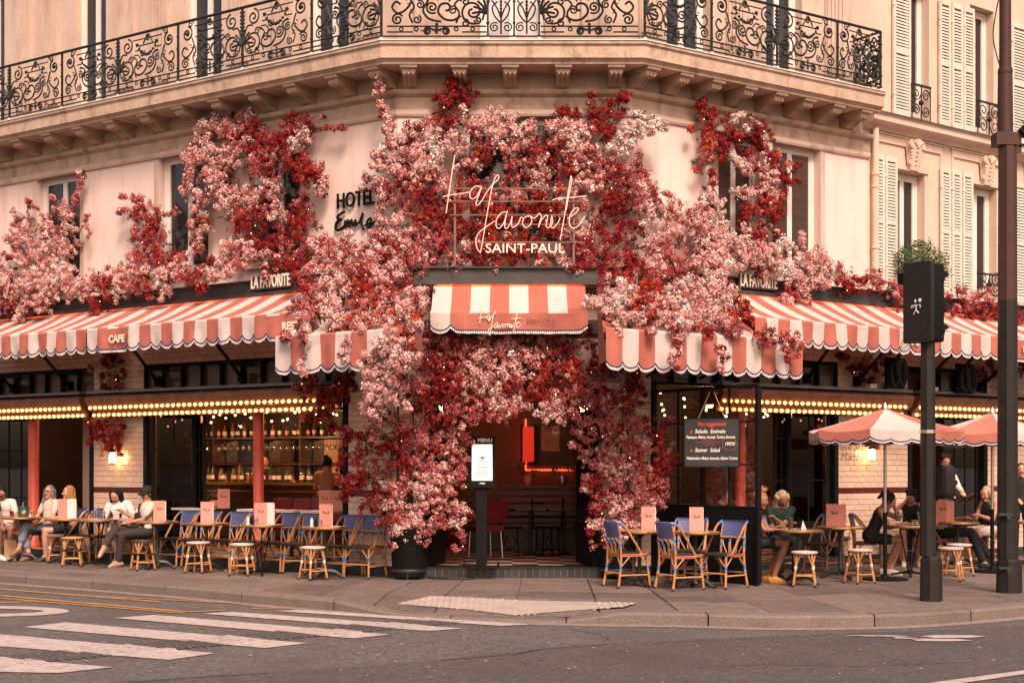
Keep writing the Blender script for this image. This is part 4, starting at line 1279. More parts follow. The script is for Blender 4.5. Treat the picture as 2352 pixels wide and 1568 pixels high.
def awning(fr, label, t0, t1, prj, zt, zf, zb, sw, start=0, wall_t=None, panels=(), pb=.26, led=True, arms=(), ends=False, group='striped canvas awnings'):
    """striped canopy from the wall (pb, zt) to the front bar (prj, zf); valance with scallops down to zb;
    panels: (a, b) spans of the valance that stay plain coral"""
    r = thing('awning', label, 'awning', fr((t0 + t1) / 2, prj, zb), group=group)
    n = max(2, round((t1 - t0) / sw)); w = (t1 - t0) / n
    can = MB()
    K = 7
    def cp(t, f, e):   # point on the canopy; fabric sags a little between wall and bar
        sag = -.035 * math.sin(math.pi * f) + .018 * math.sin(t * 2.3 + 1)* math.sin(math.pi * f)
        if wall_t: t = t + (wall_t[0] + (t - t0) / (t1 - t0) * (wall_t[1] - wall_t[0]) - t) * (1 - f)
        return fr(t, pb + (prj - pb) * f, zt + (zf - zt) * f + sag)
    for i in range(n):
        c = (i + start) % 2
        for h in range(2):
            ta, tb = t0 + (i + h / 2) * w, t0 + (i + h / 2 + .5) * w
            for k in range(K):
                can.quad(cp(ta, k / K, 0), cp(tb, k / K, 0), cp(tb, (k + 1) / K, 0), cp(ta, (k + 1) / K, 0), c)
    can.build('canopy', [CORAL, CREAM], r, smooth=True)
    bar = MB()
    for i in range(n):
        c = (i + start) % 2
        bar.tube([fr(t0 + i * w, prj + .01, zf), fr(t0 + (i + 1) * w, prj + .01, zf)], .036, 10, c)
    bar.build('front_roll', [CORAL, CREAM], r, smooth=50)
    val = MB(); pip = MB(); fri = MB()
    def inpanel(t):
        for a, b in panels:
            if a <= t <= b: return (a, b)
        return None
    def vp(t, z):
        f = (zf - z) / (zf - zb)
        return fr(t, prj + .045 + f * (.026 * math.sin(t * 7.0 + math.sin(t * 3)) + .016 * math.sin(t * 19.0 + 1)) , z)
    segs = []
    i = 0
    edges = []
    t = t0
    for i in range(n):
        a, b = t0 + i * w, t0 + (i + 1) * w
        pn = inpanel((a + b) / 2)
        if pn: continue
        edges.append((a, b, (i + start) % 2))
    for (a, b) in panels:
        a2 = t0 + round((a - t0) / w) * w; b2 = t0 + round((b - t0) / w) * w
        edges.append((a2, b2, 0))
    H = .075
    for a, b, c in sorted(edges):
        m = 8 if b - a < 1.5 * w else 20
        wide = b - a > 1.5 * w
        bot = []
        for k in range(m + 1):
            u = k / m; q = a + (b - a) * u
            if wide:
                du = min(u, 1 - u) * (b - a) / (w * .5); e = 1 - (1 - min(1, du)) ** 2
            else: e = math.sin(math.pi * u) ** .55
            bot.append((q, zb + H * (1 - e)))
        for k in range(m):
            (qa, za), (qb, zc) = bot[k], bot[k + 1]
            zm = zf - .12
            val.quad(vp(qa, zf), vp(qb, zf), vp(qb, zm), vp(qa, zm), c)
            val.quad(vp(qa, zm), vp(qb, zm), vp(qb, zc), vp(qa, za), c)
            f0, f1 = vp(qa, za), vp(qb, zc)
            o = fr.n * .004
            for s in range(3):
                ga = f0.lerp(f1, (s + .08) / 3) + o; gb = f0.lerp(f1, (s + .85) / 3) + o; dz = Vector((0, 0, -.042 - R.random() * .008))
                fri.quad(ga, gb, gb + dz, ga + dz)
        pip.tube([vp(q, z) + fr.n * .006 for q, z in bot], .0085, 5)
    val.build('valance', [CORAL, CREAM], r, smooth=True); pip.build('piping', NAVY, r); fri.build('fringe', FRINGE, r, smooth=None)
    if ends:
        for te, s in ((t0, 1), (t1, -1)):
            m = MB(); m.add([cp(te, 0, 0), fr(te, prj, zf), fr(te, prj + .04, zb + .07), cp(te, .35, 0) + Vector((0, 0, zb + .12 - (zt + (zf - zt) * .35)))], [(0, 1, 2, 3)]); m.build('end_flap', CORAL, r, smooth=None)
    if led:
        m = MB(); m.box(fr, t0 + .05, t1 - .05, .262, .29, 4.203, 4.211); m.build('led_strip', LED, r, smooth=None)
    for ta, tb in arms:
        m = MB(); m.tube([fr(ta, .05, 2.98), fr(tb, prj - .08, zf - .07)], .022, 6); m.tube([fr(ta + .035, .05, 2.98), fr(tb + .035, prj - .10, zf - .09)], .014, 6)
        m.box(fr, ta - .25, ta + .12, .03, .10, 3.16, 3.20); m.box(fr, ta - .05, ta + .05, .0, .10, 2.90, 3.06)
        m.build('arm', BLACK, r, smooth=None)
    return r
P0 = 1.4
tA, tB = LW.tx(300, P0), LW.tx(205, P0)
w_ = .235
aw2 = awning(LW, 'long striped awning lettered CAFE over the bar window on the left', LW.tx(735, P0), tB, P0, 4.19, 3.70, 3.385, w_, 0,
             panels=((LW.tx(306, P0), LW.tx(234, P0)), (LW.tx(735, P0), LW.tx(608, P0))), arms=((4.95, 4.35), (3.05, 2.55)))
text_on(LW, aw2, 'CAFE', .155, LW.tx(268, P0 + .08), P0 + .085, 3.535, SIGNCREAM, bold=.006)
text_on(LW, aw2, 'RESTAURANT', .150, LW.tx(631, P0 + .08) - .60, P0 + .085, 3.535, SIGNCREAM, bold=.006)
awning(LW, 'striped awning running out of the picture at the left edge', tB + .03, 10.6, P0, 4.19, 3.70, 3.385, w_, 0, arms=((7.15, 6.55), (8.7, 8.1)))
t0r = RW.tx(1728, P0)
t1r = RW.tx(2154, P0)
aw6 = awning(RW, 'long striped awning lettered CAFE on the right front beside the traffic light', t0r, t1r, P0, 4.19, 3.66, 3.345, w_, 0,
             panels=((RW.tx(2084, P0), RW.tx(2152, P0)),), arms=((1.9, 1.5), (3.55, 2.95), (4.7, 4.2)))
text_on(RW, aw6, 'CAFE', .155, RW.tx(2086, P0 + .08) + .06, P0 + .085, 3.50, SIGNCREAM, bold=.006)
aw7 = awning(RW, 'striped awning behind the brown lamp post at the right edge', t1r + .03, 10.8, P0, 4.19, 3.66, 3.345, w_, 1,
             panels=((RW.tx(2322, P0), RW.tx(2322, P0) + 1.6),), arms=((6.3, 5.75), (7.8, 7.3)))
text_on(RW, aw7, 'RESTAURANT', .150, RW.tx(2342, P0 + .08) + .55, P0 + .085, 3.50, SIGNCREAM, bold=.006)
PC = 1.0
sC = F / (20.5 - PC)
xa, xb = (989 - CX) / sC, (1350 - CX) / sC
aw3 = awning(CW, 'centre awning with La favorite script over the flower arch', xa, xb, PC, 4.20, 3.69, 3.455, .257, 1, panels=((xa + .257, xb),), pb=.24)
mb = MB()
xs_ = [p[0] for s_ in strokes for p in s_]; ys_ = [p[1] for s_ in strokes for p in s_]
def mini(fr, t, p, z, W, r, mb, k=3, n=4):
    x0, x1 = min(xs_), max(xs_); y1 = (min(ys_) + max(ys_)) / 2; sc = W / (x1 - x0)
    d = 1 if fr.sgn > 0 else -1
    for s_ in strokes:
        mb.tube(spline([fr(t + d * (x - (x0 + x1) / 2) * sc, p, z - (y - y1) * sc) for x, y in s_], k), r, n)
mini(CW, (1149 - CX) / sC, PC + .075, 3.585, 98 / sC, .0065, mb); mb.build('script_lettering', SIGNCREAM, aw3)
text_on(CW, aw3, 'SAINT-PAUL', .075, (1243 - CX) / sC, PC + .08, 3.575, INK, bold=-.001)
# lower corner awnings
P1 = 1.72
aw4 = awning(LW, 'low striped corner awning under the flowers left of the entrance', -1.44, .72, P1, 4.05, 3.34, 2.885, .27, 0, wall_t=(-.97, .72), pb=.55, led=False, ends=True)
aw5 = awning(RW, 'low striped corner awning under the flowers right of the entrance', -1.78, 1.72, P1, 4.05, 3.33, 2.86, .272, 0, wall_t=(-1.0, 1.72), pb=.55, led=False, ends=True)
for fr, aw in ((LW, aw4), (RW, aw5)):
    m = MB(); m.tube([fr(.3, .05, 2.9), fr(.1, P1 - .1, 3.25)], .022, 6); m.tube([fr(1.3, .05, 2.9), fr(1.1, P1 - .1, 3.25)], .022, 6) if fr is RW else None
    m.build('arm', BLACK, aw)
# coiled cables and boxes on the right light boxes
for x, y, lab in ((2062, 855, 'coiled black cables hanging on the awning arm left of the traffic light'), (2222, 868, 'coiled black cables hanging between traffic light and lamp post')):
    t, z = RW.hit(x, y, .5)
    ct = thing('cable_coil', lab, 'cable', RW(t, .5, z), group='coiled cables over the light boxes')
    for dx in (-.09, .09):
        mb = MB()
        for k in range(3):
            pts = [RW(t + dx + (.075 + .008 * k) * math.cos(a), .5 + .02 * k, z + (.20 + .01 * k) * math.sin(a)) for a in [2 * math.pi * i / 18 for i in range(18)]]
            mb.tube(pts, .013, 5, closed=True)
        mb.build('loop', BLACKB, ct)
    mb = MB(); mb.box(RW, t - .22, t + .22, .42, .46, z - .26, z + .24); mb.build('back_plate', BLACK, ct, smooth=None)
    mb = MB(); mb.tube([RW(t - .1, .44, z + .1), RW(t - .3, .9, 3.45)], .03, 6); mb.build('bracket', BLACK, ct, smooth=None)
for x, y in ((2005, 945), (2146, 949)):
    t = RW.tx(x, .3)
    mb = MB(); mb.box(RW, t - .08, t + .08, .22, .32, 2.85, 2.92)
    mb.build('junction_box', WHITE, None, smooth=None, label='small white junction box on the light box ' + ('left of' if x < 2100 else 'right of') + ' the traffic light', category='junction box')
# ================================================================== blossoms
def petal_mat():
    m = bpy.data.materials.new('silk_petals')
    N, Lk = nodes_of(m)
    N.remove(N['Principled BSDF'])
    o = [n for n in N if n.type == 'OUTPUT_MATERIAL'][0]
    at_ = N.new('ShaderNodeAttribute'); at_.attribute_name = 'petal'
    d = N.new('ShaderNodeBsdfDiffuse'); t = N.new('ShaderNodeBsdfTranslucent'); mx = N.new('ShaderNodeMixShader'); mx.inputs[0].default_value = 0.18
    Lk.new(at_.outputs['Color'], d.inputs[0]); Lk.new(at_.outputs['Color'], t.inputs[0])
    Lk.new(d.outputs[0], mx.inputs[1]); Lk.new(t.outputs[0], mx.inputs[2]); Lk.new(mx.outputs[0], o.inputs[0])
    return m
PETAL = petal_mat()
PAL = {  # silk colours; O also carries the neon glow, B darkens the deep gaps
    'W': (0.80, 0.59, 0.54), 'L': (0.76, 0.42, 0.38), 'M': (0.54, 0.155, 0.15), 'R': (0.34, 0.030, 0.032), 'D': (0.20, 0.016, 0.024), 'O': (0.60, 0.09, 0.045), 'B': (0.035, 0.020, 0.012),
}
def pompom(kind):
    "template of folded petals round a centre, unit radius"
    n = 26 if kind == 'full' else 16
    V = []; 
    for i in range(n):
        z = 1 - 2 * (i + .5) / n; a = i * 2.39996 + NR.uniform(-.5, .5); s = math.sqrt(max(0, 1 - z * z))
        d = np.array([s * math.cos(a), s * math.sin(a), z]); d += NR.normal(0, .2, 3); d /= np.linalg.norm(d)
        u = np.cross(d, NR.normal(0, 1, 3)); u /= np.linalg.norm(u); w = np.cross(d, u)
        c = d * NR.uniform(.55, .95); sz = NR.uniform(.24, .38)
        tilt = NR.uniform(-.45, .45)
        u2 = u * math.cos(tilt) + d * math.sin(tilt)
        V += [c - u2 * sz + d * .06, c - w * sz * .8 + d * .16 * NR.uniform(-1, 2), c + u2 * sz, c + w * sz * .8 + d * .16 * NR.uniform(-1, 2)]
    return np.array(V)
TEMPL = [pompom('full') for _ in range(6)]
TEMPS = [pompom('loose') for _ in range(6)]

def rot_batch(n):
    q = NR.normal(0, 1, (n, 4)); q /= np.linalg.norm(q, axis=1)[:, None]
    a, b, c, d = q.T
    return np.stack([np.stack([a*a+b*b-c*c-d*d, 2*(b*c-a*d), 2*(b*d+a*c)], 1), np.stack([2*(b*c+a*d), a*a-b*b+c*c-d*d, 2*(c*d-a*b)], 1), np.stack([2*(b*d-a*c), 2*(c*d+a*b), a*a-b*b-c*c+d*d], 1)], 1)

class Garland:
    def __init__(s, label, cat='flowers', name='flower_garland', loc=None, root=None):
        s.V = []; s.C = []; s.tw = MB(); s.fl = MB(); s.n = 0
        s.lab = (name, label, cat); s.first = None; s.root = root
    def blob(s, c, r, cols, n, flat=.6, dens=1.0, nrm=None, stretch=(1, 1)):
        "pompoms gathered in an uneven clump round c"
        c = np.array(c); nrm = np.array(nrm if nrm is not None else (0, -1, 0), float)
        if s.first is None: s.first = Vector(c)
        up = np.array([0, 0, 1.0]); rt = np.cross(nrm, up); rt /= np.linalg.norm(rt)
        cnt = max(4, int(dens * 62 * (r / .22) ** 2 + 2))
        nc = max(2, cnt // 7)
        cd = NR.normal(0, 1, (nc, 3)); cd /= np.linalg.norm(cd, axis=1)[:, None]; cd *= (NR.random(nc) ** .42)[:, None]
        ci = NR.integers(0, nc, cnt)
        P = cd[ci] + NR.normal(0, .17, (cnt, 3))
        P[:, 2] = np.abs(P[:, 2]) * np.where(NR.random(cnt) < .8, 1, -1)
        X = c + (P[:, 0:1] * r * stretch[0]) * rt + (P[:, 1:2] * r * stretch[1]) * up + (P[:, 2:3] * r * flat) * nrm
        ccol = [cols[i] for i in NR.integers(0, len(cols), nc)]
        own = NR.random(cnt)
        alt = {'W': 'LLR', 'L': 'WMRR', 'M': 'LRRO', 'R': 'DOO', 'D': 'RRM', 'O': 'RRL'}
        kk = [ccol[i] if o > .17 else (alt[ccol[i]][int(o * 97) % len(alt[ccol[i]])]) for i, o in zip(ci, own)]
        deep = (P[:, 2] < .25) & (NR.random(cnt) < .38)  # deep pompoms coloured dark, as twig filler and as shade in the gaps
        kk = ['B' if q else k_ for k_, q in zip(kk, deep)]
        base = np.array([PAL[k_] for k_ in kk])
        light = np.array([k_ in 'WL' for k_ in kk])
        base *= NR.uniform(.72, 1.28, (cnt, 1))
        base[:, 1:] *= NR.uniform(.85, 1.25, (cnt, 1))
        rad = np.where(light, NR.uniform(.040, .066, cnt), NR.uniform(.028, .050, cnt))
        Rm = rot_batch(cnt)
        for k in range(6):
            for T_, sel in ((TEMPL[k], (ci % 6 == k) & light), (TEMPS[k], (ci % 6 == k) & ~light)):
                idx = np.nonzero(sel)[0]
                if not len(idx): continue
                V = np.einsum('nij,pj->npi', Rm[idx], T_) * rad[idx][:, None, None] + X[idx][:, None, :]
                np_ = len(T_) // 4
                jit = NR.uniform(.75, 1.25, (len(idx), np_, 1)) * base[idx][:, None, :]
                s.V.append(V.reshape(-1, 3)); s.C.append(np.repeat(jit.reshape(-1, 3), 4, axis=0))
        # twigs
        for _ in range(2 + int(r * 9)):
            i = NR.integers(0, cnt); e = X[i] + (X[i] - c) * .25 + nrm * .02
            m_ = (c + e) / 2 + NR.normal(0, .18 * r, 3)
            s.tw.tube(spline([c - nrm * r * flat * .3, m_, e], 3), [.007] * 4 + [.005, .004, .003], 4)
        for _ in range(int(r * 10 * dens)):
            if NR.random() < .28:
                i = NR.integers(0, cnt); s.fl.ball(X[i] + nrm * .03, .006, 5, 3)
    def sprig(s, pts, col, dens=1.0, r=.045):
        "a thin branch with loose blossoms along it"
        sp = spline(pts, 6)
        s.tw.tube(sp, [max(.003, .010 * (1 - i / len(sp))) for i in range(len(sp))], 5)
        for i, q in enumerate(sp):
            if i > 2 and R.random() < .75 * dens: s.blob(q, r * R.uniform(.6, 1.3), col, 0, .9, 1.1)
    def finish(s):
        name, label, cat = s.lab
        root = s.root or thing(name, label, cat, s.first)
        V = np.concatenate(s.V); C = np.concatenate(s.C); n = len(V) // 4
        me = bpy.data.meshes.new('blossoms')
        me.vertices.add(len(V)); me.vertices.foreach_set('co', V.astype(np.float32).ravel())
        me.loops.add(len(V)); me.loops.foreach_set('vertex_index', np.arange(len(V), dtype=np.int32))
        me.polygons.add(n); me.polygons.foreach_set('loop_start', np.arange(0, len(V), 4, dtype=np.int32))
        me.update(calc_edges=True)
        ca = me.color_attributes.new('petal', 'FLOAT_COLOR', 'POINT')
        ca.data.foreach_set('color', np.concatenate([np.clip(C, 0, .92), np.ones((len(C), 1))], 1).astype(np.float32).ravel())
        me.materials.append(PETAL)
        put('blossoms', me, root, True, kind='stuff')
        s.tw.build('twigs', TWIG, root, kind='stuff')
        if s.fl.v: s.fl.build('fairy_lights', FAIRY, root, kind='stuff')
        global NTRI
        NTRI += n * 2
        return root
NTRI = 0

def blobs(g, fr, rows, p0=None, pf=None, dens=1.0, flat=.6):
    """rows: (x, y, r, colours); each clump is set on the sheet pf(x, y) off the wall"""
    nrm = tuple(fr.n)
    for row in rows:
        x, y, r, cols = row[:4]
        p = pf(x, y) if pf else p0
        t, z = fr.hit(x, y, p)
        c = fr(t, p, z)
        rm = r * c.y / F
        d = dens * (row[4] if len(row) > 4 else 1.0)
        g.blob(c + fr.n * rm * flat * .4, rm, cols, 0, flat, d, nrm)
        if rm > .16 and R.random() < .55:      # a loose branch escaping the clump
            a = R.uniform(0, 6.28); e = fr.d * math.cos(a) + Vector((0, 0, math.sin(a))) + fr.n * R.uniform(-.05, .45)
            s0 = c + e * rm * .6; s1 = c + e * rm * R.uniform(1.25, 1.75) + Vector((0, 0, -.04))
            g.sprig([s0, s0.lerp(s1, .5) + fr.n * .04 + Vector((0, 0, .03)), s1], cols, .9, .042)

# --- far left bush on the beam
g = Garland('pink blossom bush climbing over the window at the far left')
blobs(g, LW, [(20, 640, 55, 'LM'), (80, 570, 50, 'LLM'), (60, 500, 32, 'M', .7), (130, 600, 58, 'L'), (160, 545, 45, 'LM'), (165, 480, 28, 'M', .6), (110, 660, 60, 'LL'), (30, 700, 45, 'MR'), (180, 655, 46, 'L'), (70, 700, 40, 'LM'), (-30, 690, 60, 'LM'),
              (8, 610, 30, 'R'), (150, 640, 45, 'LW'), (120, 530, 32, 'LM', .8), (40, 560, 32, 'M', .8)], pf=lambda x, y: .12 + max(0, (y - 540)) / 160 * .30)
for pts in ([(120, 560), (100, 500), (75, 470), (60, 458)], [(150, 560), (175, 470), (185, 420), (188, 400)], [(140, 530), (128, 480), (120, 455)], [(180, 540), (200, 500), (205, 560)]):
    g.sprig([LW(*(lambda h: (h[0], .2, h[1]))(LW.hit(x, y, .2))) for x, y in pts], 'M', .8, .05)
g.finish()
# --- left run over the beam
g = Garland('crimson and pink blossom run along the beam below the middle left window')
blobs(g, LW, [(235, 672, 45, 'RRM'), (235, 715, 25, 'R'), (290, 655, 42, 'ML'), (330, 620, 40, 'LM'), (390, 650, 36, 'L'), (430, 622, 44, 'ML'), (470, 634, 40, 'R'), (520, 602, 40, 'L'), (560, 592, 48, 'LM'), (602, 590, 32, 'LR'), (345, 655, 35, 'RM'), (500, 640, 30, 'LL'), (255, 640, 32, 'R')], p0=.40)
blobs(g, LW, [(310, 490, 30, 'M', .55), (345, 508, 45, 'MR', .9), (370, 545, 46, 'RM'), (340, 572, 44, 'M'), (395, 600, 45, 'R'), (305, 540, 25, 'M', .6)], p0=.18)
for pts in ([(350, 500), (320, 470), (290, 455), (280, 452)], [(360, 500), (390, 490), (405, 485)], [(340, 520), (330, 480), (320, 450)], [(300, 640), (325, 590), (335, 560), (325, 550)]):
    g.sprig([LW(*(lambda h: (h[0], .2, h[1]))(LW.hit(x, y, .2))) for x, y in pts], 'M', .7, .045)
g.finish()
# --- left window arch
g = Garland('pink and crimson blossom arch round the window left of the hotel lettering')
blobs(g, LW, [(500, 292, 36, 'L'), (545, 300, 40, 'LM'), (472, 335, 36, 'LM'), (452, 385, 40, 'LM'), (440, 430, 30, 'L', .8), (500, 362, 48, 'L'), (520, 425, 56, 'L'), (480, 470, 38, 'LM', .8), (470, 520, 33, 'ML', .8), (460, 562, 28, 'M'), (582, 312, 40, 'MR'), (612, 332, 48, 'RM'), (655, 312, 38, 'R'), (692, 292, 36, 'RM'), (702, 322, 34, 'LW'),
              (640, 372, 46, 'MR'), (600, 400, 44, 'M'), (622, 432, 36, 'L', .8), (700, 372, 44, 'RRM'), (712, 420, 44, 'R'), (730, 400, 28, 'M'), (738, 442, 26, 'L'), (708, 480, 36, 'RM'), (702, 530, 44, 'R'), (580, 510, 46, 'R'), (620, 560, 56, 'RD'), (562, 552, 38, 'RM'), (660, 580, 52, 'RM'), (592, 470, 32, 'LM', .7), (556, 350, 40, 'LLM'), (540, 460, 40, 'L', .9), (640, 500, 36, 'ML', .8), (660, 440, 22, 'LM', .6), (640, 598, 34, 'RD'), (590, 440, 36, 'LM', .8), (670, 340, 36, 'RD')], p0=.14)
for pts in ([(700, 300), (740, 294), (770, 293), (792, 293)], [(470, 330), (440, 350), (430, 380), (425, 420)], [(690, 300), (720, 270), (745, 275)], [(545, 300), (570, 270), (580, 255)], [(460, 480), (440, 530), (455, 600)], [(500, 500), (530, 500), (560, 530)]):
    g.sprig([LW(*(lambda h: (h[0], .2, h[1]))(LW.hit(x, y, .2))) for x, y in pts], 'RM' if pts[0][0] > 600 else 'LM', .8, .05)
g.finish()
# --- cascade left of the entrance, over the corner awning
def pl(x, y): return min(1.95, max(.18, .18 + (y - 540) / 260 * 1.75))
g = Garland('large pale pink and rose blossom cascade pouring over the left corner awning')
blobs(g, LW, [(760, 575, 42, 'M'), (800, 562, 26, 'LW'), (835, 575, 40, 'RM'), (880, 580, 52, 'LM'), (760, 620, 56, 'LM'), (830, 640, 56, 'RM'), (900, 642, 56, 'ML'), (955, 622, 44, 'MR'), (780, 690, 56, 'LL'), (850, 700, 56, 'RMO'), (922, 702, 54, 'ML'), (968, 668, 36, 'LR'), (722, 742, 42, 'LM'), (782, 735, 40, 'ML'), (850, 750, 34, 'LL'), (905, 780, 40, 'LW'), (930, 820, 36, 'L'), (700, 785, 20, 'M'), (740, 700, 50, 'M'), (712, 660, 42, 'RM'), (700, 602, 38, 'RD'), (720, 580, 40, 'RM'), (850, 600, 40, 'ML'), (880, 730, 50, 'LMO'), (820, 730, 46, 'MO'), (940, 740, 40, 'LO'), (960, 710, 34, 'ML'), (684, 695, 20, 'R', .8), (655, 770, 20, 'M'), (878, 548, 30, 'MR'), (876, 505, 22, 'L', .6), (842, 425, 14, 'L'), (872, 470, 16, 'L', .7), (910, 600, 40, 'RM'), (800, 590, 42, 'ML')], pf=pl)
blobs(g, LW, [(872, 850, 44, 'L'), (892, 900, 44, 'LL'), (862, 930, 34, 'L'), (930, 870, 30, 'LM'), (905, 840, 30, 'L')], p0=1.75, flat=.5)
for pts in ([(890, 560), (880, 530), (868, 500), (872, 480)], [(860, 520), (880, 480), (850, 420), (835, 400)], [(720, 740), (690, 770), (660, 780), (650, 775)], [(800, 760), (790, 810), (800, 840)], [(700, 780), (690, 830), (695, 860)]):
    g.sprig([LW(*(lambda h: (h[0], pl(*q) + .05, h[1]))(LW.hit(*q, pl(*q) + .05))) for q in pts], 'LM', .8, .05)
g.finish()
# --- centre window
g = Garland('dense red and pink blossom wreath filling the centre window round the neon sign')
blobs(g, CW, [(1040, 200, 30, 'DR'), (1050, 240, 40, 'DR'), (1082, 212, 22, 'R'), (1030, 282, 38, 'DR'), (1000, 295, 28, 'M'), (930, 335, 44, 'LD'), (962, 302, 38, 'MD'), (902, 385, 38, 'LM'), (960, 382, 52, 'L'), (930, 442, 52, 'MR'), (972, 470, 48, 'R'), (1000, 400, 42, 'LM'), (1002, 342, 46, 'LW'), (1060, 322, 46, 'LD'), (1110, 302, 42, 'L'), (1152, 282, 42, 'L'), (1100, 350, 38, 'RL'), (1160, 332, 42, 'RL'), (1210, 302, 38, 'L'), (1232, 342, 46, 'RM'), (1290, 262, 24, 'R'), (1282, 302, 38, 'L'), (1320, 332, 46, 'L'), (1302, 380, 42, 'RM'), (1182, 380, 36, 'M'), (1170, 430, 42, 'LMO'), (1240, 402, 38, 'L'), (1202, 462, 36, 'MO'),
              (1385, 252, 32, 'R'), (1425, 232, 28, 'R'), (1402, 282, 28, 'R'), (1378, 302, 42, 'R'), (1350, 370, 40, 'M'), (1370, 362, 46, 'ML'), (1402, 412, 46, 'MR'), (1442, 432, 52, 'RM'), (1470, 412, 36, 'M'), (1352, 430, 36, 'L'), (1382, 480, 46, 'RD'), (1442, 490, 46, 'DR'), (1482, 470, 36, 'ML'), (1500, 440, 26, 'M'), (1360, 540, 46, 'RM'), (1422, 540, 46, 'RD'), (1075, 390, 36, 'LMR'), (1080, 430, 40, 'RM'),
              (1040, 462, 46, 'RO'), (1100, 482, 46, 'OR'), (1160, 502, 46, 'OR'), (1222, 492, 46, 'R'), (1282, 472, 42, 'RO'), (1322, 482, 36, 'M'), (1052, 530, 46, 'R'), (1120, 552, 46, 'OR'), (1190, 562, 46, 'OR'), (1260, 552, 46, 'OR'), (1320, 552, 40, 'RL'), (1062, 592, 38, 'LR'), (1120, 600, 34, 'ORL'), (1180, 597, 30, 'R'), (1240, 597, 32, 'OL'), (1300, 590, 36, 'LR'), (1002, 560, 42, 'M'), (962, 540, 46, 'MR'), (925, 520, 40, 'ML'), (1010, 502, 38, 'R'), (940, 580, 40, 'ML'), (985, 590, 32, 'LM'), (890, 440, 30, 'LM'), (1340, 590, 36, 'RM'), (1250, 440, 30, 'LR', .8), (1330, 440, 30, 'M'), (1260, 350, 40, 'DR'), (1200, 350, 36, 'DM')], p0=.16, flat=.55)  # red-orange clumps here put the neon sign's glow into petal colour
blobs(g, CW, [(1460, 292, 34, 'W'), (1498, 292, 22, 'W'), (1432, 332, 28, 'WL'), (1405, 345, 26, 'WL'), (1478, 268, 18, 'W')], p0=.22)
for pts in ([(900, 320), (885, 260), (872, 210), (868, 180)], [(905, 320), (890, 280), (880, 240)], [(900, 340), (895, 310), (890, 290)], [(1040, 250), (1040, 210), (1030, 185)], [(1420, 250), (1430, 220), (1440, 240)], [(1480, 290), (1510, 285), (1528, 292)], [(1360, 300), (1370, 260), (1360, 220)], [(880, 380), (870, 350), (862, 380)], [(1280, 270), (1310, 255), (1330, 270)]):
    g.sprig([CW(*(lambda h: (h[0], .25, h[1]))(CW.hit(x, y, .25))) for x, y in pts], 'LM' if pts[0][0] < 1000 else ('W' if pts[0] == (1480, 290) else 'R'), .95, .075)
g.finish()
# --- right cascade
g = Garland('broad red and white pink blossom cascade over the right corner awning')
def prr(x, y): return min(1.95, max(.18, .18 + (y - 540) / 240 * 1.75))
blobs(g, RW, [(1380, 622, 46, 'R'), (1440, 602, 52, 'RD'), (1500, 562, 52, 'ML'), (1540, 602, 56, 'RM'), (1402, 682, 50, 'LW'), (1362, 702, 32, 'L'), (1450, 662, 56, 'RO'), (1500, 642, 52, 'M'), (1560, 662, 52, 'RL'), (1620, 602, 56, 'L'), (1638, 650, 50, 'LW'), (1600, 542, 50, 'LM'), (1572, 512, 38, 'ML'), (1620, 492, 42, 'LW'), (1530, 482, 32, 'M', .8), (1640, 562, 46, 'L'), (1700, 598, 36, 'LW'), (1720, 562, 46, 'RL'), (1770, 592, 46, 'LW'), (1812, 640, 32, 'LW'), (1832, 602, 42, 'L'), (1870, 602, 36, 'L'), (1752, 620, 28, 'RL')], pf=lambda x, y: prr(x, y) if x < 1640 else .38)
blobs(g, RW, [(1688, 708, 34, 'RO'), (1642, 722, 46, 'RL'), (1582, 722, 52, 'LO'), (1520, 722, 52, 'LR'), (1462, 722, 40, 'LO'), (1562, 765, 30, 'LM'), (1622, 775, 26, 'R'), (1682, 752, 36, 'RM'), (1742, 765, 30, 'R'), (1790, 782, 28, 'RM'), (1820, 802, 24, 'M'), (1495, 765, 20, 'M'), (1552, 812, 20, 'L'), (1650, 812, 20, 'R'), (1412, 742, 38, 'L'), (1480, 690, 50, 'OR'), (1540, 690, 44, 'LW'), (1610, 690, 44, 'L'), (1560, 740, 40, 'WL'), (1690, 730, 36, 'R')], pf=prr)
blobs(g, RW, [(1830, 680, 34, 'LM'), (1845, 715, 22, 'R'), (1800, 690, 30, 'LR'), (1870, 640, 34, 'L')], p0=.42)
for pts in ([(1560, 560), (1530, 510), (1510, 470), (1500, 440)], [(1780, 770), (1820, 780), (1835, 760)], [(1640, 790), (1660, 820), (1655, 850)], [(1560, 790), (1545, 825), (1550, 850)], [(1480, 540), (1470, 500), (1490, 460)]):
    g.sprig([RW(*(lambda h: (h[0], prr(*q) + .05, h[1]))(RW.hit(*q, prr(*q) + .05))) for q in pts], 'RL', .8, .05)
g.finish()
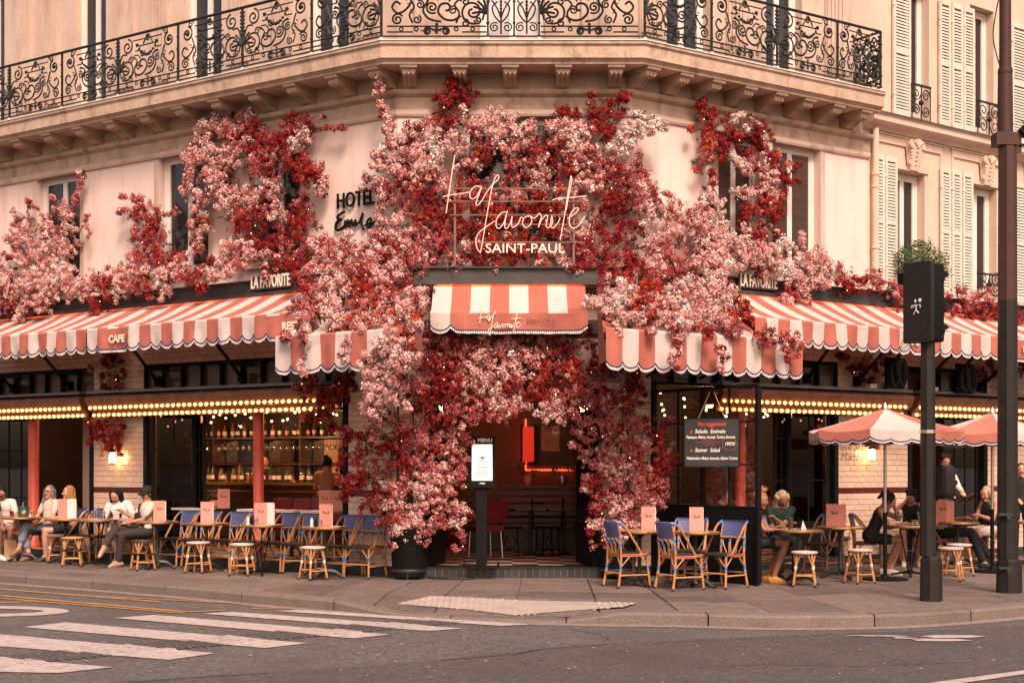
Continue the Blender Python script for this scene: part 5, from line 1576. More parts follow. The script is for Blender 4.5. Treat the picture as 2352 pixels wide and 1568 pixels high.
# --- right window
g = Garland('red blossom arch with pale pink inner branch on the shuttered window at the right')
blobs(g, RW, [(1612, 262, 28, 'R'), (1640, 292, 34, 'R'), (1622, 332, 34, 'RO'), (1612, 382, 34, 'RM'), (1630, 422, 28, 'R'), (1622, 462, 28, 'R'), (1690, 278, 28, 'LW'), (1722, 290, 22, 'LW'), (1682, 322, 38, 'DR'), (1732, 312, 34, 'DR'), (1750, 352, 34, 'DR'), (1712, 345, 32, 'RD'), (1682, 372, 28, 'LW'), (1730, 382, 34, 'LM'), (1770, 372, 28, 'M'), (1762, 422, 34, 'L'), (1800, 422, 24, 'R'), (1702, 452, 28, 'LM'), (1742, 472, 38, 'RO'), (1702, 502, 34, 'R'), (1742, 522, 38, 'RM'), (1772, 502, 34, 'R'), (1722, 560, 42, 'RL'), (1790, 385, 28, 'MR'), (1750, 440, 30, 'LR'), (1775, 455, 28, 'MR'), (1655, 340, 30, 'RD')], p0=.14)
for pts in ([(1790, 420), (1820, 415), (1838, 420)], [(1800, 410), (1825, 390), (1835, 380)], [(1620, 280), (1610, 250), (1600, 240)], [(1640, 290), (1600, 300), (1580, 292)], [(1730, 300), (1760, 290), (1775, 320)]):
    g.sprig([RW(*(lambda h: (h[0], .2, h[1]))(RW.hit(x, y, .2))) for x, y in pts], 'R', .8, .05)
g.finish()
g = Garland('low coral red blossom run along the beam beneath the neighbour shutters')
blobs(g, RW, [(1900, 622, 34, 'RM'), (1950, 652, 33, 'R'), (2000, 650, 33, 'RM'), (2050, 668, 34, 'MR'), (2088, 692, 24, 'R'), (2150, 690, 30, 'MR'), (2200, 690, 34, 'MR'), (2250, 702, 38, 'RM'), (2310, 722, 40, 'R'), (2350, 742, 36, 'RM'), (1925, 640, 26, 'R'), (2400, 750, 40, 'R'), (2230, 735, 26, 'R'), (2280, 730, 34, 'RM'), (2120, 690, 26, 'R'), (2340, 770, 24, 'R')], p0=.36)
g.sprig([RW(*(lambda h: (h[0], .45, h[1]))(RW.hit(x, y, .45))) for x, y in [(2060, 670), (2060, 720), (2068, 760)]], 'R', .7)
g.finish()
# --- door arch
g = Garland('thick dusky red blossom arch hanging over the entrance door')
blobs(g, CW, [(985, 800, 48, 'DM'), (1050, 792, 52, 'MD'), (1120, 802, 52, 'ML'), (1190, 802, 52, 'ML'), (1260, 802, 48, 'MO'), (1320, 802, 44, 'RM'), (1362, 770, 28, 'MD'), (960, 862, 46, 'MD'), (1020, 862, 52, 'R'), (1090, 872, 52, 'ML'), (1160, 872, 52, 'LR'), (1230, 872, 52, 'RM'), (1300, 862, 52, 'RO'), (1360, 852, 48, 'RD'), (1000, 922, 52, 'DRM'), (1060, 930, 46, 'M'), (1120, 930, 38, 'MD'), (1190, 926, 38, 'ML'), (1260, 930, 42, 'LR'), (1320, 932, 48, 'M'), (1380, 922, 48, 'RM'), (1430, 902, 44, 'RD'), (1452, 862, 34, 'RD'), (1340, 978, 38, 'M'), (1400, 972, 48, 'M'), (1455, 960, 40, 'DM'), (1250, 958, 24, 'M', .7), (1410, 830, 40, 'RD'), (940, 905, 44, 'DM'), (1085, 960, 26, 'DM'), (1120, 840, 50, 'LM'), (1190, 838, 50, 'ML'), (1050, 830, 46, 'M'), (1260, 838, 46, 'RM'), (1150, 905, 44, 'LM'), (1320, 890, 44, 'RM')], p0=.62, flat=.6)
for pts in ([(1240, 950), (1260, 980), (1280, 990)], [(1150, 945), (1160, 970), (1150, 985)]):
    g.sprig([CW(*(lambda h: (h[0], .3, h[1]))(CW.hit(x, y, .3))) for x, y in pts], 'M', .4)
g.finish()
# --- potted trees by the door
def pot(label, x, y, rad, h, extra=0):
    base = ground(x, y, 0)
    r = thing('potted_blossom_tree', label, 'potted plant', base, group='potted blossom trees beside the entrance')
    mb = MB(); mb.lathe(base, [(rad * .92, .05), (rad * .95, .10), (rad * 1.12, h - .03), (rad * 1.16, h - .02), (rad * 1.16, h), (rad * 1.02, h), (rad * 1.0, h - .06)], 26); mb.build('pot', BLACKW, r, smooth=50)
    mb = MB(); mb.lathe(base, [(rad * .97, .10), (rad * 1.0, .12), (rad * 1.0, .135), (rad * .975, .15)], 26)
    for k in range(3):
        a = 2.1 * k + .5; mb.tube([base + Vector((rad * .9 * math.cos(a), rad * .9 * math.sin(a), .10)), base + Vector((rad * 1.0 * math.cos(a), rad * 1.0 * math.sin(a), 0))], .012, 5)
    mb.build('pot_stand', CASTIRON, r)
    mb = MB()
    for k in range(4):
        a = 1.6 * k + .3; e = base + Vector((.22 * math.cos(a), .10 * math.sin(a), 2.0 + .2 * k))
        mb.tube(spline([base + Vector((0, 0, h - .1)), base + Vector((.05 * math.cos(a), .05 * math.sin(a), 1.2)), e], 5), [.028 - .0018 * i for i in range(11)], 6)
    mb.build('trunk', TWIG, r)
    return r
pA = pot('black pot left of the door with a rose and crimson blossom tree', 939, 1329, .245, .72)
g = Garland('', root=pA)
blobs(g, CW, [(842, 1032, 42, 'R'), (800, 1002, 28, 'R'), (782, 1050, 24, 'R'), (902, 992, 52, 'DM'), (960, 982, 52, 'M'), (1020, 982, 46, 'DM'), (832, 1090, 46, 'R'), (902, 1062, 54, 'RD'), (970, 1052, 56, 'M'), (1030, 1042, 46, 'LM'), (1058, 1002, 32, 'M'), (872, 1130, 46, 'RM'), (930, 1132, 54, 'ML'), (1000, 1112, 54, 'LM'), (1048, 1112, 36, 'M'), (902, 1180, 40, 'MR'), (960, 1182, 50, 'LL'), (1020, 1172, 46, 'ML'), (940, 1216, 36, 'L'), (980, 1226, 30, 'ML'), (1058, 1180, 28, 'MD'), (1062, 1230, 22, 'DM'), (880, 1192, 24, 'M', .7), (810, 1100, 30, 'R'), (850, 1160, 26, 'R', .7), (920, 1210, 30, 'LM'), (1062, 1075, 24, 'M'), (1055, 1262, 18, 'DM')], p0=.42, flat=.55)
for pts in ([(860, 1040), (830, 1000), (800, 985), (780, 1000)], [(900, 1200), (880, 1230), (905, 1262)], [(840, 1100), (800, 1110), (775, 1100)], [(960, 1215), (940, 1240), (925, 1250)]):
    g.sprig([CW(*(lambda h: (h[0], .5, h[1]))(CW.hit(x, y, .5))) for x, y in pts], 'RM', .8)
g.finish()
pB = pot('black pot right of the door behind the chairs with a coral pink blossom tree', 1418, 1328, .26, .72)
g = Garland('', root=pB)
blobs(g, CW, [(1402, 1012, 46, 'MR'), (1460, 1012, 46, 'ML'), (1502, 1002, 36, 'R'), (1362, 1052, 38, 'M'), (1412, 1072, 50, 'ML'), (1470, 1062, 50, 'MR'), (1520, 1052, 33, 'R'), (1372, 1122, 42, 'MR'), (1430, 1132, 50, 'ML'), (1490, 1122, 42, 'M'), (1362, 1178, 36, 'RM'), (1420, 1190, 44, 'ML'), (1470, 1178, 40, 'M'), (1502, 1150, 28, 'M'), (1380, 1226, 30, 'MR'), (1428, 1216, 32, 'LM'), (1398, 1246, 22, 'R'), (1530, 1090, 22, 'MR'), (1510, 1078, 28, 'R'), (1350, 1100, 28, 'MR'), (1455, 1220, 26, 'ML')], p0=.48, flat=.5)
for pts in ([(1500, 1010), (1530, 980), (1540, 960)], [(1510, 1060), (1535, 1040), (1545, 1020)], [(1470, 1190), (1490, 1180), (1500, 1170)]):
    g.sprig([CW(*(lambda h: (h[0], .5, h[1]))(CW.hit(x, y, .5))) for x, y in pts], 'RM', .8)
g.finish()
# --- smaller sprays
g = Garland('crimson blossom spray hanging at the right end of the bar light box')
blobs(g, LW, [(742, 892, 36, 'RD'), (790, 882, 34, 'DR'), (702, 902, 28, 'RM'), (722, 940, 30, 'RO'), (765, 930, 28, 'R'), (772, 985, 26, 'R'), (800, 870, 26, 'D'), (690, 880, 16, 'R')], p0=.48)
g.finish()
g = Garland('dark rose vine on the tiled pillar left of the bar window')
blobs(g, LW, [(262, 825, 30, 'DM'), (270, 852, 30, 'DM'), (250, 880, 26, 'MD'), (278, 880, 20, 'D'), (215, 850, 14, 'M', .6)], p0=.12)
blobs(g, LW, [(228, 970, 30, 'R'), (252, 968, 36, 'RM'), (272, 1000, 33, 'R'), (235, 1000, 26, 'R'), (250, 1025, 20, 'R'), (285, 985, 20, 'RM'), (215, 1015, 14, 'R')], p0=.14)
g.finish()
g = Garland('dusky blossom vine below the right awning lettered CAFE')
blobs(g, RW, [(1925, 825, 24, 'DM'), (1955, 842, 20, 'D'), (1985, 850, 30, 'DM'), (2020, 838, 30, 'DM'), (2035, 870, 26, 'DM'), (1990, 885, 18, 'D')], p0=.12)
blobs(g, RW, [(1870, 985, 11, 'R'), (2008, 1015, 17, 'DM'), (1998, 1040, 12, 'M')], p0=.12)
g.finish()
g = Garland('dusky blossom vine under the awning behind the lamp post')
blobs(g, RW, [(2245, 865, 24, 'DM'), (2300, 862, 28, 'DM'), (2275, 840, 20, 'D'), (2340, 850, 22, 'D')], p0=.12)
g.finish()
print('blossom triangles', NTRI)
# ================================================================== terrace furniture
def yaw(d): return math.atan2(-d[0], d[1])

def make_chair():
    r = thing('bistro_chair', 'x', 'chair', (0, 0, 0), 0, 'cane bistro chairs with blue woven backs')
    def b(mb, n, m, par=r, **k): return mb.build(n, m, par, smooth=40, world=False, **k)
    mb = MB(); mb.poly([(-.19, -.17, .435), (.19, -.17, .435), (.205, .21, .445), (-.205, .21, .445)], (0, 0, .022)); mb.tube([(-.21, .222, .444), (.21, .222, .446)], .019, 8); b(mb, 'seat', SEATW)
    mb = MB()
    for z in (.418, .438):
        mb.tube(spline([(-.195, -.19, z), (.195, -.19, z)], 2), .010, 5); mb.tube([(.195, -.19, z), (.215, .05, z)], .010, 5); mb.tube([(-.195, -.19, z), (-.215, .05, z)], .010, 5)
        mb.tube(spline([(.215, .05, z), (.224, .12, z + .015), (.222, .20, z + .02)], 3), .010, 5); mb.tube(spline([(-.215, .05, z), (-.224, .12, z + .015), (-.222, .20, z + .02)], 3), .010, 5)
    b(mb, 'seat_frame', CANE_RED)
    # woven back panel, curved and rolled over the top rail
    def bp(x, z, o=0.0):
        f = (z - .66) / .22
        return Vector((x, -.205 - .055 * f - .035 * (1 - (x / .2) ** 2) + o, z))
    mb = MB(); nx = 10
    zs = [.665, .72, .78, .84, .872, .885]
    off = [0, 0, 0, 0, .006, .02]
    for i in range(nx):
        xa, xb = -.19 + .38 * i / nx, -.19 + .38 * (i + 1) / nx
        for (za, oa), (zb, ob) in zip(list(zip(zs, off))[:-1], list(zip(zs, off))[1:]):
            mb.quad(bp(xa, za, oa), bp(xb, za, oa), bp(xb, zb, ob), bp(xa, zb, ob)); mb.quad(bp(xa, zb, ob + .02), bp(xb, zb, ob + .02), bp(xb, za, oa + .02), bp(xa, za, oa + .02))
        mb.quad(bp(xa, .885, .02), bp(xb, .885, .02), bp(xb, .885, .04), bp(xa, .885, .04)); mb.quad(bp(xa, .665, .02), bp(xb, .665, .02), bp(xb, .665), bp(xa, .665))
    b(mb, 'woven_back', WOVEN)
    mb = MB(); mb.tube([bp(x, .658, .01) for x in (-.19, -.1, 0, .1, .19)], .014, 6)
    mb.tube([bp(-.19, .66, .01), bp(-.19, .87, .01)], .013, 6); mb.tube([bp(.19, .66, .01), bp(.19, .87, .01)], .013, 6); b(mb, 'back_frame', CANE)
    for s in (-1, 1):
        leg = MB(); leg.tube(spline([(s * .215, -.25, 0), (s * .198, -.205, .25), (s * .19, -.195, .46), (s * .19, -.215, .68)], 3), .0165, 7); lo = b(leg, 'leg', CANE)
        f = MB(); f.lathe((s * .215, -.25, 0), [(.019, 0), (.019, .03)], 7); b(f, 'foot_cap', BLACKB, lo)
        for z, y in ((.27, -.204), (.56, -.203), (.645, -.211)):
            m = MB(); m.lathe((s * (.197 if z < .3 else .19), y, z - .02), [(.0185, 0), (.0185, .042)], 8); b(m, 'binding', BLUEB, lo)
        leg = MB(); leg.tube([(s * .215, .225, 0), (s * .20, .20, .25), (s * .195, .19, .43)], .0165, 7); lo = b(leg, 'leg', CANE)
        f = MB(); f.lathe((s * .215, .225, 0), [(.019, 0), (.019, .03)], 7); b(f, 'foot_cap', BLACKB, lo)
        m = MB(); m.lathe((s * .20, .202, .25), [(.0185, 0), (.0185, .042)], 8); b(m, 'binding', BLUEB, lo)
        h = MB(); h.tube(spline([(s * .19, -.262, .868), (s * .212, -.235, .862), (s * .226, -.15, .80), (s * .224, -.02, .62), (s * .216, .10, .44)], 4), .0155, 7); ho = b(h, 'side_hoop', CANE)
        m = MB(); m.tube([(s * .192, -.258, .868), (s * .21, -.235, .862), (s * .219, -.195, .84)], .0185, 8); b(m, 'binding', BLUEB, ho)
    for k in (-1, 0, 1):
        c = k * .118; e = k * .075; mb = MB()
        mb.tube(spline([(e - .02, -.195, .45), (c - .05, -.215, .58), (c - .045, -.235, .63), (c, -.24, .652), (c + .045, -.235, .63), (c + .05, -.215, .58), (e + .02, -.195, .45)], 3), .0075, 5); ao = b(mb, 'back_arch', CANE_T)
        if k < 1: mb = MB(); mb.lathe((k * .118 + .059, -.225, .585), [(.017, 0), (.017, .04)], 6); b(mb, 'binding', BLUEB, ao)
    def rod(n, a, c, rr): m = MB(); m.tube([a, c], rr, 5); b(m, n, CANE_T)
    for s in (-1, 1):
        rod('stretcher', (s * .205, -.22, .17), (s * .205, .215, .17), .011)
        for a, c in (((.199, -.20, .28), (.205, -.07, .42)), ((.20, .20, .28), (.21, .08, .42)), ((.199, .205, .28), (.08, .21, .42)), ((.196, -.205, .28), (.08, -.19, .42))): rod('brace', (s * a[0], a[1], a[2]), (s * c[0], c[1], c[2]), .008)
        rod('stretcher', (-.205, s * .22 - .006, .20), (.205, s * .22 - .006, .20), .011)
    return r
def make_stool(kind):
    r = thing('cane_stool', 'x', 'stool', (0, 0, 0), 0, 'round cane stools along the terrace edge')
    def b(mb, n, m, par=r): return mb.build(n, m, par, smooth=40, world=False)
    mb = MB(); mb.lathe((0, 0, 0), [(.15, .438), (.172, .445), (.176, .457), (.170, .468), (.10, .474), (.001, .476)], 24); b(mb, 'seat', {'w': STOOLW, 'k': SEATW, 'n': CANE_T}[kind])
    mb = MB(); mb.lathe((0, 0, 0), [(.150, .425), (.158, .43), (.158, .44), (.15, .446)], 24); b(mb, 'seat_ring', CANE)
    if kind == 'w':
        mb = MB()
        for i in range(26):
            a = 2 * math.pi * i / 26; mb.ball((.173 * math.cos(a), .173 * math.sin(a), .462), .006, 5, 3)
        b(mb, 'stitching', CANE_RED)
    for i in range(4):
        a = math.pi / 4 + i * math.pi / 2; c, s = math.cos(a), math.sin(a)
        m = MB(); m.tube([(.205 * c, .205 * s, 0), (.165 * c, .165 * s, .22), (.135 * c, .135 * s, .43)], .0165, 7); lo = b(m, 'leg', CANE)
        m = MB(); m.lathe((.205 * c, .205 * s, 0), [(.019, 0), (.019, .03)], 7); b(m, 'foot_cap', BLACKB, lo)
        m = MB(); m.lathe((.160 * c, .160 * s, .235), [(.0185, 0), (.0185, .042)], 8); b(m, 'binding', WHITEB if kind == 'w' else BLACKB, lo)
    for i in range(4):
        a = math.pi / 4 + i * math.pi / 2; e = a + math.pi / 2; mb = MB()
        mb.tube([(.180 * math.cos(a), .180 * math.sin(a), .13 + .02 * (i % 2)), (.180 * math.cos(e), .180 * math.sin(e), .13 + .02 * (i % 2))], .010, 5); b(mb, 'stretcher', CANE_T)
        for o in (.42, -.42): mb = MB(); mb.tube([(.158 * math.cos(a), .158 * math.sin(a), .26), (.145 * math.cos(a + o), .145 * math.sin(a + o), .42)], .0075, 5); b(mb, 'brace', CANE_T)
    return r
def make_table(kind):
    r = thing('bistro_table', 'x', 'table', (0, 0, 0), 0, 'round brass rimmed bistro tables')
    def b(mb, n, m, par=r): return mb.build(n, m, par, smooth=40, world=False)
    mb = MB(); mb.lathe((0, 0, 0), [(.31, .712), (.325, .716), (.325, .741), (.001, .742)], 32); b(mb, 'tabletop', TABLETOP)
    mb = MB(); mb.lathe((0, 0, 0), [(.322, .708), (.334, .712), (.337, .728), (.334, .742), (.324, .744), (.322, .735)], 32); b(mb, 'rim', BRASS)
    if kind == 'cast':
        mb = MB(); mb.lathe((0, 0, 0), [(.06, .06), (.045, .12), (.03, .16), (.034, .2), (.025, .24), (.025, .62), (.04, .66), (.09, .70), (.12, .71)], 12); b(mb, 'pedestal', CASTIRON)
        for i in range(3):
            a = 2.094 * i + .5
            m = MB(); m.tube(spline([(.03 * math.cos(a), .03 * math.sin(a), .11), (.14 * math.cos(a), .14 * math.sin(a), .10), (.23 * math.cos(a), .23 * math.sin(a), .04), (.29 * math.cos(a), .29 * math.sin(a), .02)], 4), [.04, .04, .038, .036, .034, .032, .03, .028, .026, .024, .022, .024, .026], 7); b(m, 'foot', CASTIRON)
    else:
        for i in range(3):
            a = 2.094 * i + .5; m = MB(); m.tube([(.16 * math.cos(a), .16 * math.sin(a), .71), (.02 * math.cos(a), .02 * math.sin(a), .06)], .011, 6); b(m, 'leg', BLACK)
        for i in range(3):
            a = 2.094 * i + .5; m = MB(); m.tube([(0, 0, .07), (.30 * math.cos(a), .30 * math.sin(a), .018)], [.022, .013], 6); b(m, 'foot', BLACK)
        m = MB(); m.lathe((0, 0, 0), [(.05, .045), (.05, .085), (.03, .10)], 10); b(m, 'hub', BLACK)
    return r
PROTO = {'chair': make_chair(), 'w': make_stool('w'), 'k': make_stool('k'), 'n': make_stool('n'), 'cast': make_table('cast'), 'rod': make_table('rod')}
index_kids()
USED = set()
def place(kind, pos, rz, label):
    p = PROTO[kind]
    if kind not in USED:
        USED.add(kind); p.location = (pos[0], pos[1], pos[2] if len(pos) > 2 else 0); p.rotation_euler = (0, 0, rz); p['label'] = label; return p
    return copy_tree(p, (pos[0], pos[1], pos[2] if len(pos) > 2 else 0), rz, label)

nL = LW.n; PT, PCH = .80, .30
def lpos(x, p): return LW(LW.tx(x, p), p, 0)
TABX = {'T1': (747, 'cast'), 'T2': (600, 'rod'), 'T3': (474, 'cast'), 'T4': (361, 'cast'), 'T5': (222, 'rod'), 'T6': (150, 'cast'), 'T7': (50, 'cast'), 'T8': (-70, 'cast')}
TABL = {'T1': 'brass rimmed table nearest the entrance with salt, pepper and a menu', 'T2': 'brass rimmed table on thin black rods before the coral column', 'T3': 'brass rimmed table with one menu left of the coral column',
        'T4': 'brass rimmed table with a menu in front of the man in the black cap', 'T5': 'brass rimmed table with drinks beside the woman with long dark hair', 'T6': 'brass rimmed table with open menu before the blonde woman',
        'T7': 'brass rimmed table with green ice bucket before the grey haired woman', 'T8': 'brass rimmed table cut off by the left picture edge'}
TPOS = {}
for k, (x, kind) in TABX.items():
    TPOS[k] = lpos(x, PT)
    if k != 'T8': place(kind, TPOS[k], R.uniform(0, 2), TABL[k])
for x, rz, lab in ((838, .10, 'bistro chair on the end next to the black flower pot'), (788, -.05, 'bistro chair behind the table with salt and pepper nearest the entrance'), (697, .05, 'bistro chair just left of the nearest table, facing the street'),
                   (645, -.04, 'bistro chair right of the coral column'), (583, .06, 'bistro chair before the coral column behind two menus'), (527, 0, 'bistro chair with its blue back between the single menu and the coral column'),
                   (462, .05, 'bistro chair hidden behind the single menu left of the coral column'), (410, -.06, 'bistro chair right of the man in the black cap'), (262, .3, 'bistro chair under the woman with long dark hair'), (318, .5, 'bistro chair under the man in the black cap'), (212, -.05, 'empty bistro chair behind the drinks, before the tiled pillar'),
                   (158, -.3, 'bistro chair under the blonde woman'), (104, .2, 'bistro chair under the grey haired woman'), (12, .0, 'bistro chair under the woman in a white tee at the left edge')):
    place('chair', lpos(x, PCH - (.12 if 400 < x < 720 else 0)), yaw(nL) + rz, lab)
for kind, x, y, lab in (('w', 719, 1255, 'white topped stool nearest the entrance'), ('w', 556, 1248, 'white topped stool before the table on thin black rods left of the coral column'), ('w', 455, 1244, 'white topped stool before the table with a single menu'),
                        ('k', 328, 1240, 'stool with black woven seat before the man in the cap'), ('n', 166, 1233, 'stool with natural cane seat and black bindings'), ('w', 130, 1227, 'white topped stool behind the natural cane one')):
    g_ = ground(x, y, .465); place(kind, (g_.x, g_.y, 0), R.uniform(0, 1.5), lab)
# right hand side
RT = {}
for k, kind, x, y, lab in (('F1', 'cast', 1469, 1218, 'brass rimmed table with a menu left of the glass screen, beside the flowers'), ('F2', 'cast', 1597, 1220, 'brass rimmed table with a menu in front of the glass screen'),
                           ('A', 'cast', 1833, 1216, 'brass rimmed table before the blonde woman in green'), ('B', 'cast', 1930, 1209, 'brass rimmed table with open menu left of the first parasol pole'), ('C', 'rod', 2090, 1206, 'brass rimmed table with wine glass before the woman in black top'),
                           ('E', 'cast', 2199, 1198, 'brass rimmed table with open menu between traffic light and lamp post'), ('G', 'cast', 2362, 1197, 'brass rimmed table right of the lamp post at the picture edge')):
    g_ = ground(x, y, .74); RT[k] = Vector((g_.x, g_.y, 0)); place(kind, RT[k], R.uniform(0, 2), lab)
for x, y, d, lab in ((1441, 1347, (.92, .40), 'bistro chair seen from behind beside the right flower pot'), (1562, 1353, (.90, .45), 'bistro chair seen from behind in front of the black screen base'), (1661, 1349, (-.72, -.69), 'bistro chair facing left before the glass screen end'), (1583, 1337, (-.3, -.95), 'bistro chair half hidden behind the menu before the black screen'),
                     (1893, 1316, (-.75, -.66), 'bistro chair right of the blonde woman in green'), (1922, 1296, (-.3, -.95), 'bistro chair behind the table with open menu'), (1993, 1312, (.95, -.30), 'bistro chair under the woman in black top'), (1975, 1290, (.2, -.97), 'bistro chair against the tiled pillar with lettering'),
                     (2150, 1303, (.9, -.4), 'bistro chair half hidden by the traffic light pole'), (2085, 1290, (.1, -.95), 'bistro chair under the dark haired woman leaning forward'), (2275, 1293, (-.93, -.3), 'bistro chair under the woman reading her phone'), (1785, 1322, (.55, -.83), 'bistro chair under the blonde woman in green')):
    g_ = ground(x, y); place('chair', g_, yaw(d), lab)
for x, y, lab in ((1848, 1266, 'white topped stool before the blonde woman in green'), (1974, 1261, 'white topped stool left of the first parasol pole'), (2184, 1257, 'front one of two white topped stools right of the traffic light pole'), (2204, 1249, 'rear one of two white topped stools right of the traffic light pole')):
    g_ = ground(x, y, .465); place('w', (g_.x, g_.y, 0), R.uniform(0, 1.5), lab)

# ------------------------------------------------------------------ things on the tables
logo = MB()
class LF:
    pass
flat = Frame((0, 0), 0, 1)
mini(flat, 0, .004, 0, .10, .0024, logo, 2, 3)
LOGO = logo.mesh('printed_logo', INK)
def menu(pos, d, label, op=False, white=False, z=.745):
    r = thing('menu_card', label, 'menu', (pos[0], pos[1], z), yaw(d) + math.pi, 'salmon menu cards standing on the tables')
    w, h = .18, .315
    if op:
        for s, m in ((-1, MENUP), (1, PAPER if white else MENUP)):
            mb = MB(); e = (s * w * .80, .085, 0)
            mb.poly([(0, 0, 0), e, (e[0], e[1], h), (0, 0, h)], (0, .006, 0)); mb.build('cover', m, r, smooth=None, world=False)
    else:
        mb = MB(); mb.cbox((0, 0, h / 2), (w, .008, h)); mb.build('cover', PAPER if white else MENUP, r, smooth=None, world=False)
        mb = MB(); mb.cbox((.012, .03, h / 2 - .004), (w - .006, .006, h - .012)); mb.build('back_cover', PAPER, r, smooth=None, world=False)
    if not white: put('printed_logo', LOGO, r, False, Matrix.Translation((-.05 if op else 0, -.001 if not op else .028, h * .62)) @ (Matrix.Rotation(-.5, 4, 'Z') if op else Matrix()))
    return r
cd = Vector((0, -1, 0))
def off(p, dx, dy): return (p.x + dx, p.y + dy)
menu(off(TPOS['T1'], .0, .05), (.1, -1), 'salmon menu card on the table nearest the entrance')
menu(off(TPOS['T2'], -.02, .05), (.0, -1), 'salmon menu card before the coral column')
menu(off(TPOS['T2'], .07, .14), (.0, -1), 'white menu card showing behind the salmon one at the coral column', white=True)
menu(off(TPOS['T3'], .0, .02), (.1, -1), 'salmon menu card on the table left of the coral column')
menu(off(TPOS['T4'], .02, .05), (.05, -1), 'salmon menu card in front of the man in the black cap')
menu(off(TPOS['T6'], .02, .03), (.3, -1), 'menu card half open with white page before the blonde woman', op=True, white=True)
menu(off(RT['F1'], .12, .05), (-.2, -1), 'salmon menu card standing against the right flower tree')
menu(off(RT['F2'], .02, .05), (0, -1), 'salmon menu card before the black screen base')
menu(off(RT['B'], -.02, .05), (.1, -1), 'salmon menu card standing open left of the first parasol pole', op=True)
menu(off(RT['E'], -.15, .05), (0, -1), 'salmon menu card standing open right of the traffic light pole', op=True)
g_ = ground(2030, 1190, .74)
def cup(x, y, z, prof, mt, name, label, cat, group=None, n=12):
    mb = MB(); mb.lathe((x, y, z), prof, n); return mb.build(name, mt, None, smooth=50, label=label, category=cat, group=group)
mill = [(.026, 0), (.026, .02), (.018, .045), (.024, .07), (.022, .095), (.010, .105), (.012, .118), (.004, .125)]
tum = [(.030, 0), (.037, .095), (.034, .095), (.028, .008)]
for k, n_ in (('T1', 'the table nearest the entrance'), ('T2', 'the table by the coral column')):
    p = TPOS[k]
    cup(p.x - .19, p.y - .02, .745, mill, WHITEB, 'salt_mill', 'white salt mill on ' + n_, 'salt mill'); cup(p.x - .13, p.y + .0, .745, mill, BLACK, 'pepper_mill', 'black pepper mill on ' + n_, 'pepper mill')
    cup(p.x - .06, p.y - .10, .745, tum, WINEGL, 'tumbler', 'clear tumbler before the menu on ' + n_, 'glass')
    mb = MB(); mb.cbox((p.x + .15, p.y - .08, .747), (.13, .10, .004)); mb.build('napkin', PAPER, None, smooth=None, label='white paper napkin lying on ' + n_, category='napkin')
AMBER = glass('amber_drink', (.75, .35, .12), .15); REDDR = glass('pink_drink', (.8, .35, .35), .15); BOTGREEN = mat('dark_green_tin', (0.02, 0.09, 0.045), 0.3)
p = TPOS['T5']
for i, (dx, dy, lab) in enumerate(((.0, .0, 'tall glass with black straw in the middle of the drinks table'), (-.09, .06, 'shorter glass left on the drinks table'), (.12, -.03, 'glass with black straw at the right of the drinks table'))):
    o = thing('drink_glass', lab, 'glass', (p.x + dx, p.y + dy, .745)); mb = MB(); mb.lathe((p.x + dx, p.y + dy, .745), [(.028, 0), (.036, .13), (.033, .13), (.026, .01)], 12); mb.build('glass', WINEGL, o)
    mb = MB(); mb.lathe((p.x + dx, p.y + dy, .752), [(.024, 0), (.028, .05)], 10); mb.build('drink', AMBER, o)
    if i != 1: mb = MB(); mb.tube([(p.x + dx, p.y + dy, .76), (p.x + dx + .03, p.y + dy, .96)], .004, 5); mb.build('straw', BLACKB, o)
mb = MB(); mb.lathe((p.x - .02, p.y - .08, .745), [(.05, 0), (.09, .008), (.085, .012), (.001, .008)], 16); mb.build('saucer', WHITEB, None, label='small white plate with the bill on the drinks table', category='plate')
p = TPOS['T7']
o = thing('ice_bucket', 'dark green bucket with pink round badge on the table at the left', 'bucket', (p.x + .03, p.y, .745)); mb = MB(); mb.lathe((p.x + .03, p.y, .745), [(.075, 0), (.095, .17), (.09, .17), (.07, .02)], 18); mb.build('bucket', BOTGREEN, o)
mb = MB(); mb.ball((p.x + .05, p.y - .075, .83), (.042, .012, .042), 12, 6); mb.build('badge', MENUP, o)
cup(p.x - .16, p.y - .03, .745, tum, REDDR, 'tumbler', 'tumbler with pink drink left of the green bucket', 'glass'); cup(p.x + .19, p.y - .02, .745, tum, WINEGL, 'tumbler', 'clear tumbler with straw right of the green bucket', 'glass')
mb = MB(); mb.add([(p.x + .12, p.y, .745), (p.x + .20, p.y + .02, .745), (p.x + .15, p.y + .03, .86), (p.x + .16, p.y - .05, .745)], [(0, 1, 2), (0, 2, 3), (1, 3, 2), (0, 3, 1)]); mb.build('napkin', PAPER, None, smooth=None, label='folded white napkin beside the green bucket', category='napkin')
mb = MB(); mb.lathe((p.x - .02, p.y + .12, .745), [(.035, 0), (.035, .15), (.012, .21), (.012, .25)], 12); mb.build('water_bottle', WINEGL, None, label='clear water bottle behind the green bucket', category='bottle')
